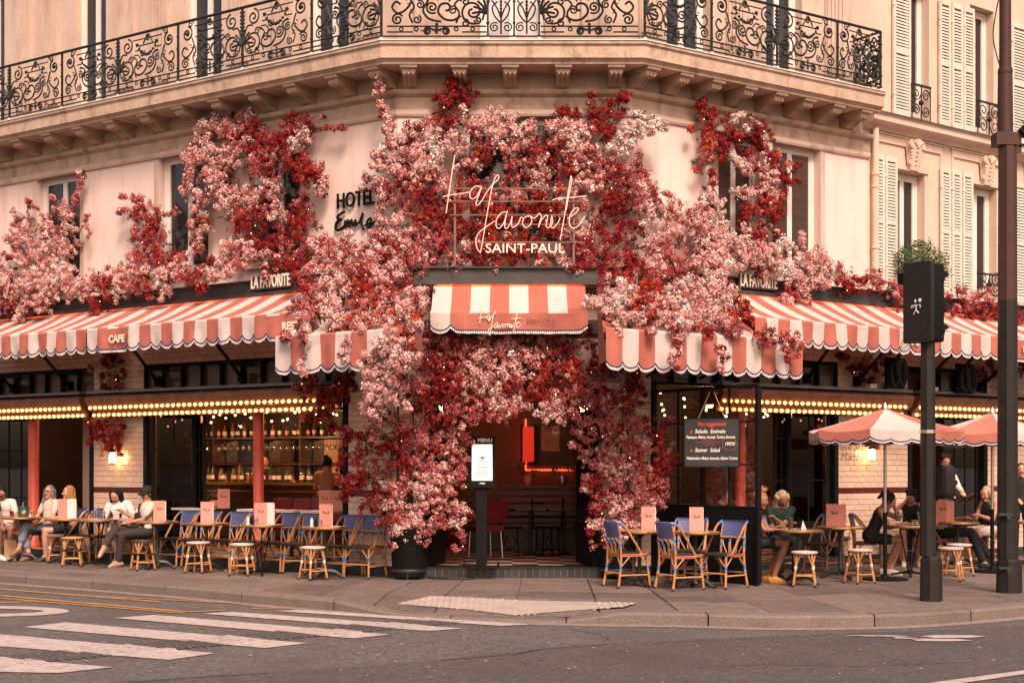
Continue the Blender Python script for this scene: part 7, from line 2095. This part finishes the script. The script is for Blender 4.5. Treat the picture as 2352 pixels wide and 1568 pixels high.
    g_bot.ball(pt(0, -.01, .03), (.158, .118, .13), 14, 9, M=T3)
    for rad, c in (((.158, .112, .16), (0, 0, .06)), ((.136, .100, .19), (0, .0, .22)), ((.156, .105, .16), (0, 0, .35))): g_top.ball(pt(*c), rad, 14, 9, M=T3)
    if sleeve != 'tube': g_top.capsule(pt(-.14 if sleeve != 'tank' else -.10, -.01, .430), pt(.14 if sleeve != 'tank' else .10, -.01, .430), .066 if sleeve != 'tank' else .058, .066 if sleeve != 'tank' else .058)
    # hair
    hm, st = hair
    if st: 
        hr_.ball(hh(0, -.024, .020), (.084, .092, .108), 14, 10, M=Mh)
        for s in (-1, 1): hr_.ball(hh(s * .058, -.020, .005), (.028, .06, .07), 10, 8, M=Mh)
        if st in ('long', 'mid'):
            dz = -.36 if st == 'long' else -.17
            for s in (-1, 1):
                for x, y in ((.072, .015), (.080, -.03), (.055, -.075)):
                    hr_.tube(spline([hh(s * x, y, .05), hh(s * (x + .012), y, -.06), hh(s * (x + .018), y + .012, -.13) + V3((0, 0, (dz + .13) * .4)), hh(s * x, y + .02, -.10) + V3((0, .02, dz + .10))], 4), [.026 + .004 * math.sin(q * .8 + x * 90) for q in range(11)] + [.022, .012], 7)
            hr_.ball(hh(0, -.075, -.06) + V3((0, 0, dz * .25)), (.07, .035, .10 + abs(dz) * .3), 12, 8, M=Mh)
        if st == 'bun': hr_.ball(hh(0, -.085, .095), (.048, .045, .045), 10, 8)
        if st == 'pony': hr_.ball(hh(0, -.105, .075), (.05, .05, .055), 10, 8); hr_.capsule(hh(0, -.12, .08), hh(.01, -.15, -.06), .045, .02)
        if st == 'curly':
            for k in range(34): a = R.uniform(0, 6.28); hr_.ball(hh(.07 * math.cos(a), -.05 + .06 * math.sin(a) , .06 + R.uniform(-.05, .11)), R.uniform(.018, .034), 7, 5)
        if st == 'wavy':
            for k in range(18): a = R.uniform(0, 6.28); hr_.ball(hh(.065 * math.cos(a), -.03 + .06 * math.sin(a), .075 + R.uniform(-.02, .035)), R.uniform(.022, .034), 7, 5)
    P = lambda mb, n, m: mb.build(n, m, r, smooth=True, world=False)
    soft(P(b, 'body', SKINS[skin]), .0088, 2, .45)
    soft(P(g_top, 'top', CL[top[0]]), .0125, 4); soft(P(g_bot, 'trousers' if bottom[1] in ('long', 'crop') else ('skirt' if bottom[1] == 'skirt' else 'shorts'), CL[bottom[0]]), .0125, 4)
    soft(P(sh, 'shoes', SHOE[shoes]), .009, 2)
    if st: soft(P(hr_, 'hair', HAIRS[hm]), .008, 1, .6)
    for s in (-1, 1):
        m = MB(); m.ball(hh(s * .030, .080, .012), (.013, .008, .008), 8, 5, M=Mh); e = P(m, 'eye', EYEW)
        m = MB(); m.ball(hh(s * .030, .0868, .011), (.0068, .004, .0068), 8, 5, M=Mh); P(m, 'iris', EYED)
        m = MB(); m.tube([hh(s * .048, .080, .030), hh(s * .03, .090, .036), hh(s * .014, .090, .031)], .0045, 5); P(m, 'eyebrow', HAIRS['black' if hm != 'pale' else 'brown'])
    m = MB(); m.tube([hh(-.022, .083, -.055), hh(-.008, .091, -.050), hh(.008, .091, -.050), hh(.022, .083, -.055)], .0058, 6); m.tube([hh(-.016, .085, -.060), hh(.016, .085, -.060)], .006, 6); P(m, 'lips', LIP)
    if glasses:
        m = MB()
        for s in (-1, 1):
            m.tube([hh(s * .031 + .025 * math.cos(a), .098, .010 + .022 * math.sin(a)) for a in [2 * math.pi * i / 14 for i in range(14)]], .0042, 5, closed=True); m.tube([hh(s * .056, .096, .014), hh(s * .078, .0, .012)], .0042, 4)
        m.tube([hh(-.006, .1, .012), hh(.006, .1, .012)], .004, 4); P(m, 'glasses', EYED)
    if cap:
        m = MB(); m.ball(hh(0, -.012, .055), (.090, .106, .082), 16, 10, M=Mh); soft(P(m, 'cap', CL[cap]), .009, 1, .6)
        m = MB(); n = 10
        vs = [hh(.078 * math.cos(a), .055 + (.0 if k == 0 else .105) * math.sin(a), .052 - (.0 if k == 0 else .022)) for k in (0, 1) for a in [math.pi * i / n for i in range(n + 1)]]
        vs2 = [v + Mh @ V3((0, 0, -.008)) for v in vs]
        fs = [(i, i + 1, n + 2 + i, n + 1 + i) for i in range(n)]; k2 = len(vs)
        m.add(vs + vs2, fs + [tuple(q + k2 for q in f[::-1]) for f in fs] + [(n + 1 + i, n + 2 + i, k2 + n + 2 + i, k2 + n + 1 + i) for i in range(n)]); P(m, 'cap_peak', CL[cap])
    if extra: extra(r, pt, hh, P, locals())
    return r

def seat_at(x, p): q = LW(LW.tx(x, p), p, 0); return (q.x, q.y)
def phone(r, c):
    m = MB(); m.cbox(c, (.075, .13, .010)); m.build('phone', BLACK, r, smooth=None, world=False)
def sling(r, pt, hh, P, L):
    m = MB(); m.tube(spline([pt(.15, -.05, .47), pt(.10, .10, .40), pt(-.02, .125, .24), pt(-.15, .10, .08)], 5), .016, 6); m.tube(spline([pt(.15, -.05, .47), pt(.05, -.12, .3), pt(-.15, -.05, .1)], 5), .014, 6); P(m, 'bag_strap', CL['black'])
    m = MB(); m.ball(pt(-.04, .14, .19), (.17, .05, .075), 14, 8, M=Matrix.Rotation(-.55, 3, 'Y')); P(m, 'sling_bag', CL['black'])
# ---- left terrace
person('woman in a white tee with hair in a bun looking down at the left edge', seat_at(14, .30), (-.1, -1), lean=14, hy=25, hp=30, lh=(-.12, .34, .72), rh=(.12, .34, .72), skin='tan', top=('white', 'short'), bottom=('pink', 'crop'), shoes='white', hair=('black', 'bun'), glasses=True)
person('grey haired woman in beige shirt and cropped jeans with crossed legs', seat_at(112, .34), (-.62, -.78), lean=-4, hy=22, hp=2, skin='fair', lh=(-.16, .30, .66), rh=(.16, .28, .66), legs=[((.02, .42, .60), (.10, .50, .22), (.2, 1, -.5)), ((.14, .40, .52), (.03, .36, .085), (0, 1, -.1))], top=('beige', 'short'), bottom=('jeans', 'crop'), shoes='leopard', hair=('grey', 'mid'), glasses=True)
person('blonde long haired woman in profile behind the half open menu', seat_at(165, .26), (-.9, -.35), lean=2, hy=14, hp=0, skin='fair', lh=(-.1, .30, .74), rh=(.12, .30, .70), top=('salmon', 'tube'), bottom=('black', 'short'), shoes='black', hair=('blonde', 'long'))
person('woman with long dark hair and white shirt holding a drink, head bent', seat_at(283, .34), (-.1, -1), lean=14, side=6, hy=-8, hp=26, hr=-8, skin='fair', lh=(-.10, .26, .86), rh=(.16, .32, .70), legs=[((-.15, .42, .52), (-.02, .38, .085), (0, 1, -.1)), ((.06, .42, .58), (-.12, .52, .20), (-.2, 1, -.6))], top=('white', 'short'), bottom=('pink', 'short'), shoes='white', hair=('black', 'long'))
person('man in black cap and cream tee with crossed legs in dark trousers', seat_at(333, .40), (-.80, -.60), lean=-6, hy=14, hp=22, skin='tan', lh=(-.06, .32, .70), rh=(.06, .34, .69), legs=[((-.13, .44, .52), (-.05, .46, .085), (0, 1, -.12)), ((.02, .48, .62), (-.26, .78, .34), (-.4, .6, -.55))], top=('cream', 'short'), bottom=('brown', 'long'), shoes='tan', hair=('black', 'short'), glasses=True, cap='black', extra=lambda r, pt, hh, P, L: (sling(r, pt, hh, P, L), phone(r, (.0, .44, .72))))
g_ = seat_at(-30, .75)
person('seated person in blue shirt cut off by the left picture edge', g_, (.75, -.4), lean=8, skin='brown', lh=(.02, .40, .56), rh=(.10, .42, .52), top=('navy', 'short'), bottom=('black', 'short'), shoes='white', hair=('black', 'short'))
# ---- inside the bar
q = LW(LW.tx(748, -1.75), -1.75, .15)
person('woman in rust orange top sitting at the bar with her back to the street', (q.x, q.y, .15), (.15, 1), seat=.80, lean=8, hy=-25, hp=18, skin='tan', lh=(-.12, .40, 1.10), rh=(.18, .36, 1.10), legs=[((-.12, .40, .86), (-.10, .30, .42)), ((.12, .40, .86), (.10, .30, .42))], top=('rust', 'tank'), bottom=('black', 'long'), shoes='black', hair=('black', 'bun'))
q = LW(LW.tx(610, -3.1), -3.1, .15)
person('dark clothed bartender standing behind the bar beside the coral column', (q.x, q.y, .15), (0, -1), seat=None, hp=16, skin='tan', lh=(-.2, .32, 1.0), rh=(.2, .32, 1.0), top=('black', 'long'), bottom=('black', 'long'), hair=('black', 'short'))
# ---- right terrace
def gp(x, y): v = ground(x, y); return (v.x, v.y)
fcam = (0, -1)
person('man with short dark hair in profile behind the glass screen', gp(1648, 1312), (.95, -.25), lean=6, hy=4, hp=6, skin='tan', top=('black', 'short'), bottom=('black', 'long'), hair=('black', 'short'), lh=(-.1, .3, .78), rh=(.12, .3, .72))
person('person with dark hair facing the street behind the glass screen', gp(1700, 1300), (-.2, -1), lean=4, hp=10, skin='tan', top=('black', 'short'), bottom=('black', 'long'), hair=('black', 'short'), lh=(-.1, .26, .74), rh=(.1, .26, .74))
person('woman with curly pinned up blonde hair, bare legs and yellow trainers', gp(1722, 1336), (.93, -.28), lean=12, hy=-14, hp=6, skin='brown', lh=(-.02, .42, .76), rh=(.10, .44, .72), legs=[((-.12, .45, .54), (-.10, .24, .085), (.1, 1, -.15)), ((.06, .50, .56), (.10, .34, .085), (.1, 1, -.15))], top=('black', 'tank'), bottom=('black', 'short'), shoes='yellow', hair=('blonde', 'curly'), extra=lambda r, pt, hh, P, L: phone(r, (.03, .52, .77)))
person('woman with long pale blonde hair and dark green top looking down', gp(1789, 1325), (.12, -1), lean=12, hy=8, hp=30, hr=6, skin='brown', lh=(.16, .32, .86), rh=(-.02, .32, .78), top=('green', 'short'), bottom=('black', 'long'), shoes='black', hair=('pale', 'long'))
person('man in grey cap and salmon shirt resting his hand on his head', gp(1778, 1292), (-.55, .5), lean=14, hy=30, hp=22, skin='tan', lh=(-.10, .16, 1.24), rh=(.1, .30, .72), top=('salmon', 'short'), bottom=('black', 'long'), hair=('brown', 'short'), cap='grey', legs=[((-.13, .43, .52), (-.11, .42, .085)), ((.13, .43, .52), (.11, .42, .085))])
person('woman in black tank top with dark tied hair leaning her chin on her hand', gp(1998, 1318), (.94, -.34), lean=24, hy=8, hp=14, skin='tan', lh=(-.02, .34, 1.04), rh=(.02, .48, .75), legs=[((-.12, .42, .50), (.02, .30, .085), (.2, 1, -.2)), ((.14, .46, .52), (.0, .22, .085), (.0, 1, -.25))], top=('black', 'tank'), bottom=('black', 'short'), shoes='white', hair=('black', 'pony'))
person('dark haired woman leaning forward with her face behind her hands', gp(2092, 1296), (-.25, -1), lean=20, hy=-20, hp=24, skin='tan', lh=(.02, .22, 1.0), rh=(.10, .22, 1.02), top=('black', 'tank'), bottom=('navy', 'short'), shoes='white', hair=('black', 'wavy'))
q = RW(RW.tx(2168, -.1), -.1, .15)
person('waiter in white shirt standing and looking down beside the traffic light', (q.x, q.y, .15), (.35, -.9), seat=None, hy=-12, hp=32, skin='fair', lh=(-.14, .30, 1.02), rh=(.14, .32, 1.0), top=('white', 'long'), bottom=('black', 'long'), hair=('brown', 'wavy'))
person('person in beige shirt and black trousers seated behind the traffic light', gp(2160, 1301), (.92, -.35), lean=2, hy=6, hp=10, skin='fair', lh=(-.06, .36, .78), rh=(.1, .3, .70), legs=[((-.10, .46, .56), (-.06, .78, .12), (.0, 1, -.1)), ((.10, .46, .56), (.12, .66, .085), (.1, 1, -.1))], top=('beige', 'short'), bottom=('black', 'long'), shoes='black', hair=('brown', 'short'))
person('blonde woman in black top and white skirt reading her phone', gp(2278, 1292), (-.9, -.45), lean=8, hy=10, hp=12, skin='fair', lh=(-.03, .34, .80), rh=(.05, .34, .79), top=('black', 'tank'), bottom=('cream', 'skirt'), shoes='black', hair=('pale', 'mid'), extra=lambda r, pt, hh, P, L: phone(r, (.0, .42, .84)))
q = RW(RW.tx(2345, .35), .35, 0)
person('waitress in black with tied back hair standing at the right edge', (q.x, q.y), (-.2, -1), seat=None, skin='fair', hp=4, lh=(-.18, .22, 1.0), rh=(.10, .30, 1.02), top=('black', 'short'), bottom=('black', 'long'), hair=('brown', 'short'))
# ================================================================== inside the bar and entrance
WARM = (1.0, .50, .22)
def lamp(pos, e, col, rad=.08):
    l = bpy.data.lights.new('lamp', 'POINT'); l.energy = e; l.color = col; l.shadow_soft_size = rad
    o = bpy.data.objects.new('lamp', l); COL.objects.link(o); o.location = pos; return o
PEND = glow('pendant_glass', (1.0, .55, .25), 7.0)
def pendant(pos, label, e, col=WARM):
    r = thing('pendant_lamp', label, 'lamp', pos, group='small warm pendant lamps indoors')
    mb = MB(); mb.ball(pos, .06, 12, 8); mb.build('globe', PEND, r)
    mb = MB(); mb.tube([Vector(pos) + Vector((0, 0, .06)), Vector((pos[0], pos[1], 3.5))], .006, 5); mb.lathe(pos, [(.05, .05), (.02, .09)], 10); mb.build('cord', BLACK, r)
    l = lamp(Vector(pos) + Vector((0, 0, -.12)), e, col); l.parent = r; l.matrix_parent_inverse = Matrix.Translation(-Vector(pos))
for i, (t, p) in enumerate(((3.2, -2.0), (4.6, -2.2), (6.0, -2.2), (8.2, -2.0), (9.6, -1.6))): pendant(LW(t, p, 2.62), 'glowing pendant lamp in the bar, ' + ('right of the coral column', 'behind the coral column', 'left of the coral column', 'behind the left edge column', 'at the far left')[i], (45, 45, 45, 16, 6)[i])
for i, (t, p) in enumerate(((3.0, -1.6), (4.6, -1.8), (8.0, -1.8))): pendant(RW(t, p, 2.62), 'glowing pendant lamp in the right dining room, ' + ('behind the glass screen', 'left of the lettered pillar', 'right of the lettered pillar')[i], 36)
pendant(Vector((-.25, 23.2, 2.7)), 'glowing pendant lamp inside the entrance', 16, (1, .38, .18))

# bar counter, back shelves, mirrors, bottles
cp_ = -2.55
ct = thing('bar_counter', 'dark wooden bar counter with brass edge behind the open window', 'bar counter', LW(5, cp_, .15))
mb = MB(); mb.box(LW, 2.7, 7.3, cp_ - .55, cp_, .15, 1.26); mb.build('front', WOODD, ct, smooth=None)
for z in (.35, .62, .9, 1.14): mb = MB(); mb.box(LW, 2.7, 7.3, cp_, cp_ + .02, z, z + .03); mb.build('trim', BRASS if z > 1 else WOODD, ct, smooth=None)
mb = MB(); mb.box(LW, 2.65, 7.35, cp_ - .6, cp_ + .08, 1.261, 1.31); mb.build('countertop', WOODD, ct, smooth=None)
mb = MB(); mb.box(LW, 2.65, 7.35, cp_ + .081, cp_ + .092, 1.265, 1.305); mb.build('brass_edge', BRASS, ct, smooth=None)
bs = thing('back_bar_shelf', 'dark back bar shelving with mirrors and hanging glasses', 'shelf', LW(6, BK + .2, .15))
mb = MB()
for z in (1.15, 1.62, 2.12, 2.6): mb.box(LW, 4.3, 8.9, BK + .03, BK + .36, z, z + .035)
for t in (4.3, 5.4, 6.55, 7.7, 8.87): mb.box(LW, t, t + .03, BK + .02, BK + .35, 1.0, 3.2)
mb.build('frame', WOODD, bs, smooth=None)
for a, b_ in ((4.35, 5.38), (5.45, 6.53), (6.6, 7.68), (7.75, 8.85)):
    for z0, z1 in ((1.2, 1.6), (1.67, 2.1)): mb = MB(); mb.box(LW, a, b_, BK + .005, BK + .015, z0, z1); mb.build('mirror', MIRROR, bs, smooth=None)
BOT = [mat('amber_bottle', (.30, .10, .025), .12), mat('dark_bottle', (.02, .015, .012), .1), mat('green_bottle', (.03, .06, .02), .1), glass('clear_bottle', (.85, .75, .62), .2)]
LABM = [PAPER, SIGNCREAM, MENUP, BLACK]
bprof = [[(.036, 0), (.037, .17), (.014, .22), (.013, .29)], [(.045, 0), (.046, .12), (.04, .15), (.014, .18), (.016, .24)], [(.032, 0), (.032, .20), (.012, .25), (.012, .31)]]
bm = [[MB().lathe((0, 0, 0), pf, 10).mesh('bottle', m, 50) for pf in bprof] for m in BOT]
lbm = [MB().lathe((0, 0, .05), [(.0385 if k != 1 else .047, 0), (.0385 if k != 1 else .047, .07)], 10).mesh('paper_label', LABM[k]) for k in range(3)]
def bottle(q, lab, grp):
    i, k = R.randrange(4), R.randrange(3); lab = ('amber', 'dark', 'green', 'clear')[i] + (' slim', ' squat', ' tall')[k] + lab; r = put('bottle', bm[i][k], None, True, Matrix.Translation(q), label=lab, category='bottle', group=grp); put('paper_label', lbm[k], r, False)
for i in range(30): bottle(LW(3.0 + i * .135 + R.uniform(-.03, .03), cp_ - .25 + R.uniform(-.12, .1), 1.312), ' bottle in the row on the bar counter', 'bottles on the bar counter')
for z in (1.185, 2.155, 2.635):
    for i in range(24): bottle(LW(4.45 + i * .18 + R.uniform(-.03, .03), BK + .2, z), ' bottle on the ' + {1.185: 'lowest', 2.155: 'middle', 2.635: 'top'}[z] + ' back bar shelf', 'bottles on the back shelves')
gm_ = MB().lathe((0, 0, 0), [(.034, 0), (.005, -.006), (.005, -.08), (.04, -.12), (.032, -.19)], 10).mesh('hanging_glass', WINEGL, 50)
for z in (2.10,):
    for i in range(26): put('hanging_glass', gm_, None, True, Matrix.Translation(LW(4.5 + i * .165, BK + .25, z)), label='stemmed glass hanging upside down under the back bar shelf', category='glass', group='hanging glasses')
for i, dx in enumerate((0, .14)):
    mb = MB(); mb.lathe(LW(LW.tx(575, cp_) + dx, cp_ - .08, 1.312), [(.035, 0), (.045, .15), (.04, .16), (.02, .17)], 12); mb.build('cocktail_shaker', BRASS, None, smooth=50, label=('right' if i == 0 else 'left') + ' one of two brass shakers on the bar beside the column', category='shaker')
# crimson dining chairs and white tables just inside
def dchair(q, rz, label):
    r = thing('dining_chair', label, 'chair', q, rz, 'crimson upholstered dining chairs')
    mb = MB(); mb.cbox((0, 0, .46), (.44, .44, .09)); mb.build('seat', CRIMSON, r, smooth=None, world=False)
    mb = MB(); mb.poly([(-.22, -.22, .56), (.22, -.22, .56), (.23, -.27, .92), (-.23, -.27, .92)], (0, -.07, 0)); mb.build('backrest', CRIMSON, r, smooth=None, world=False)
    for sx in (-1, 1):
        for sy in (-1, 1): mb = MB(); mb.tube([(sx * .2, sy * .2, 0), (sx * .18, sy * .18, .42)], .013, 6); mb.build('leg', STEEL, r, world=False)
for i, x in enumerate((402, 625, 668, 712, 765)): q = LW(LW.tx(x, -.95), -.95, .15); dchair(q, yaw((-nL.x, -nL.y)) + math.pi, 'crimson padded chair inside, ' + ('behind the folded door', 'behind the coral column', 'right of the coral column', 'second right of the coral column', 'by the right end of the bar window')[i])
for i, (xa_, xb_) in enumerate(((640, 560), (690, 650), (770, 705), (480, 400))):
    ta_, tb_ = LW.tx(xa_, -.45), LW.tx(xb_, -.45)
    r = thing('dining_table', 'white marble dining table just inside the bar window, ' + ('left of the coral column', 'at the coral column', 'nearest the entrance', 'farthest left')[i], 'table', LW((ta_ + tb_) / 2, -.45, .15))
    mb = MB(); mb.box(LW, ta_ + .01, tb_ - .01, -.62, -.28, .88, .915); mb.build('tabletop', WHITEB, r, smooth=None)
    mb = MB(); mb.lathe(LW((ta_ + tb_) / 2, -.45, 0), [(.16, .15), (.14, .18), (.03, .2), (.03, .88)], 12); mb.build('pedestal', CASTIRON, r)
for x, p, lab, op in ((513, -.4, 'menu card behind the potted plant inside the bar window', 0), (746, -.4, 'white edged menu card inside the bar window near the entrance', 0), (775, -.35, 'menu card at the right end of the bar window', 0)):
    q = LW(LW.tx(x, p), p, 0); menu((q.x, q.y), (.1, -1), lab, z=.917)
q = LW(LW.tx(492, -.42), -.42, .917)
r = thing('potted_plant', 'green leafy plant in a pink pot inside the bar window', 'plant', q)
mb = MB(); mb.lathe(q, [(.06, 0), (.085, .04), (.085, .11), (.075, .13)], 14); mb.build('pot', MENUP, r)
mb = MB()
for i in range(160):
    a = R.uniform(0, 6.28); l = R.uniform(.05, .24); e = R.uniform(.1, 1.2); c = q + Vector((l * math.cos(a) * math.cos(e), l * math.sin(a) * math.cos(e) * .7, .13 + l * math.sin(e) * 1.1)); b_ = R.uniform(0, 6.28)
    uu = Vector((math.cos(b_), math.sin(b_), R.uniform(-.6, .3))) * .035; vv = Vector((-math.sin(b_), math.cos(b_), R.uniform(-.4, .4))) * .014; mb.add([c, c + uu * .5 + vv, c + uu, c + uu * .5 - vv], [(0, 1, 2, 3)])
mb.build('leaf', LEAF, r, smooth=None, kind='stuff')
q = LW(LW.tx(748, -1.75), -1.75, .15)
r = thing('bar_stool', 'high cane bar stool under the woman in the rust orange top', 'stool', q)
mb = MB(); mb.lathe(q, [(.17, .60), (.18, .63), (.17, .645)], 16); mb.build('seat', SEATW, r)
for sx in (-1, 1):
    for sy in (-1, 1): mb = MB(); mb.tube([q + Vector((sx * .2, sy * .2, 0)), q + Vector((sx * .14, sy * .14, .61))], .015, 6); mb.build('leg', CANE, r)
mb = MB(); mb.box(Frame((q.x, q.y - .19), 0, 1), -.18, .18, -.015, .015, .93, 1.10); mb.build('backrest', SEATW, r, smooth=None)
mb = MB()
for sx in (-1, 1): mb.tube([q + Vector((sx * .15, -.16, .6)), q + Vector((sx * .18, -.19, .96))], .014, 6)
mb.build('back_post', CANE, r)
# notices on the black wall at the far left
mb = MB(); mb.box(LW, 6.72, 7.35, -.75, -.70, .15, 2.75); mb.build('dark_panel', BLACK, cafe, smooth=None)
for z, nm in ((2.02, 'upper'), (1.68, 'lower')):
    t = 7.02; mb = MB(); mb.box(LW, t - .13, t + .13, -.69, -.68, z - .14, z + .14); mb.build('notice', PAPER, None, smooth=None, label=nm + ' pale framed notice on the black wall at the left', category='notice')
mb = MB(); mb.box(LW, 7.5, 8.1, -1.2, -1.0, .15, 2.9); mb.build('inner_pier', TILE, cafe, smooth=None)

# entrance hall
fE = Frame((0, 25.5), 0, 1)
ep = thing('painting', 'large dark painting with a pale blurred shape glowing at its edges', 'painting', fE(.55, .03, 1.9))
Y = 25.45
x0, x1, z0, z1 = at(1212, 0, Y).x, at(1316, 0, Y).x, at(0, 1068, Y).z, at(0, 962, Y).z
mb = MB(); mb.box(fE, x0, x1, .02, .07, z0, z1); mb.build('canvas', mat('dark_painting', (.10, .045, .035), .5, var=.5, scale=2.5), ep, smooth=None)
xc = (x0 + x1) / 2
mb = MB(); mb.box(fE, xc - .16, xc + .16, .071, .074, z0 + .25, z1 - .12); mb.build('pale_shape', mat('pale_paint', (.62, .34, .26), .6, var=.3, scale=4), ep, smooth=None)
REDLED = glow('red_led_tube', (1.0, .13, .05), .9)
mb = MB(); mb.box(fE, x0 - .05, x0 - .02, .02, .06, z0 - .1, z1); mb.box(fE, x0 - .02, x1, .02, .06, z0 - .10, z0 - .07); mb.build('glow_strip', REDLED, ep, smooth=None)
Y2 = 24.6
rs = at(1256 - 2, 1075, Y2); c = at(1256 * 0 + 1254, 1062, Y2)
c = Vector((at(1254, 0, 23.9).x, 23.9, at(0, 1070, 23.9).z))
sc_ = thing('red_lantern', 'red glowing panel lamp on the wall inside the entrance', 'wall lamp', at(1258, 1090, 25.2))
cq = at(1256, 1085, 25.3); cq = Vector((at(1256, 0, 25.3).x - .33, 25.3, at(0, 1020, 25.3).z))
mb = MB(); mb.cbox(cq, (.20, .10, .62)); mb.build('panel', glow('red_lamp_panel', (1.0, .05, .02), .22), sc_, smooth=None)
mb = MB()
for sx in (-1, 1): mb.cbox(cq + Vector((sx * .12, -.01, 0)), (.035, .13, .70))
mb.build('lamp_frame', BLACK, sc_, smooth=None)
bn = thing('bench', 'dark slatted bench with planter shelf at the back of the entrance', 'bench', (.3, 24.6, .15))
for i in range(5): mb = MB(); mb.cbox((.25, 24.7, .66 + .12 * i), (2.3, .035, .075)); mb.build('slat', WOODD, bn, smooth=None)
mb = MB(); mb.cbox((.25, 24.85, 1.24), (2.3, .30, .04)); mb.cbox((.25, 24.45, .58), (2.3, .5, .06)); mb.cbox((.25, 24.6, .36), (2.2, .3, .40)); mb.build('frame', WOODD, bn, smooth=None)
for i, x in enumerate((1213, 1292)):
    q = Vector((at(x, 0, 24.85).x, 24.85, 1.262)); r = thing('potted_plant', ('left' if i == 0 else 'right') + ' dark leafy pot plant on the shelf inside the entrance', 'plant', q)
    mb = MB(); mb.lathe(q, [(.06, 0), (.09, .08), (.07, .17)], 14); mb.build('pot', (MENUP, STEEL)[i], r)
    mb = MB()
    for k in range(70):
        a = R.uniform(0, 6.28); l = R.uniform(.08, .26); c = q + Vector((l * math.cos(a) * .8, l * math.sin(a) * .4, .17 + R.random() * .24)); uu = Vector((math.cos(a), math.sin(a), R.uniform(-.5, .5))) * .06; vv = Vector((0, .3, 1)) * .018
        mb.add([c, c + uu * .5 + vv, c + uu, c + uu * .5 - vv], [(0, 1, 2, 3)])
    mb.build('leaf', LEAF, r, smooth=None, kind='stuff')
dchair((-.42, 22.6, .15), .5, 'crimson padded chair inside the entrance behind the menu kiosk')
for i, x in enumerate((.30, .85)):
    r = thing('dining_table', ('left' if i == 0 else 'right') + ' dark cafe table inside the entrance', 'table', (x, 23.3, .15)); mb = MB(); mb.cbox((x, 23.3, .90), (.5, .5, .03)); mb.build('tabletop', WOODD, r, smooth=None)
    mb = MB(); mb.lathe((x, 23.3, 0), [(.2, .15), (.03, .2), (.03, .88)], 12); mb.build('pedestal', CASTIRON, r)
    for s in (-1, 1):
        r2 = thing('cafe_chair', ('left' if s < 0 else 'right') + ' black bentwood chair at the ' + ('left' if i == 0 else 'right') + ' table inside the entrance', 'chair', (x + s * .33, 23.0, .15)); b0_ = Vector((x + s * .33, 23.0, .15))
        mb = MB(); mb.lathe(b0_, [(.19, .44), (.2, .46), (.19, .475)], 16); mb.build('seat', BLACK, r2)
        for a in range(4): mb = MB(); q4 = Vector((.16 * math.cos(a * 1.57 + .78), .16 * math.sin(a * 1.57 + .78), 0)); mb.tube([b0_ + q4 * 1.2, b0_ + q4 + Vector((0, 0, .45))], .014, 6); mb.build('leg', BLACK, r2)
        mb = MB(); mb.tube([b0_ + Vector((.09 * math.cos(w), .0 - .12, .22 + .11 * math.sin(w))) for w in [6.283 * k / 16 for k in range(16)]], .010, 5, closed=True); mb.build('hoop', BLACK, r2)
        mb = MB(); mb.tube(spline([b0_ + Vector((s * .17, -.15, .46)), b0_ + Vector((s * .2, -.16, .88)), b0_ + Vector((s * .2, .15, .88)), b0_ + Vector((s * .17, .15, .46))], 5), .013, 5); mb.build('back_hoop', BLACK, r2)

# added rows of small glowing balls standing in for bulb reflections in glass
for fr, a, b_, lab in ((LW, 3.0, 8.6, 'added tiny glowing balls standing in for bulb reflections in the bar'), (RW, 1.2, 8.0, 'added tiny glowing balls standing in for bulb reflections in the right dining room')):
    r = thing('added_glints', lab, 'added glints', fr((a + b_) / 2, -2.4, 2.7)); mb = MB(); wr = MB()
    for row in range(5):
        pts = [fr(a + (b_ - a) * k / 14, -1.3 - .55 * row, 2.62 + .18 * abs(math.sin(k * 1.3 + row)) - .06 * row) for k in range(15)]
        wr.tube(pts, .004, 4)
        for q in pts: mb.ball(q + Vector((0, 0, -.03)), .020, 6, 4)
    mb.build('glint_ball', PEND, r, kind='stuff'); wr.build('glint_wire', BLACK, r, kind='stuff')
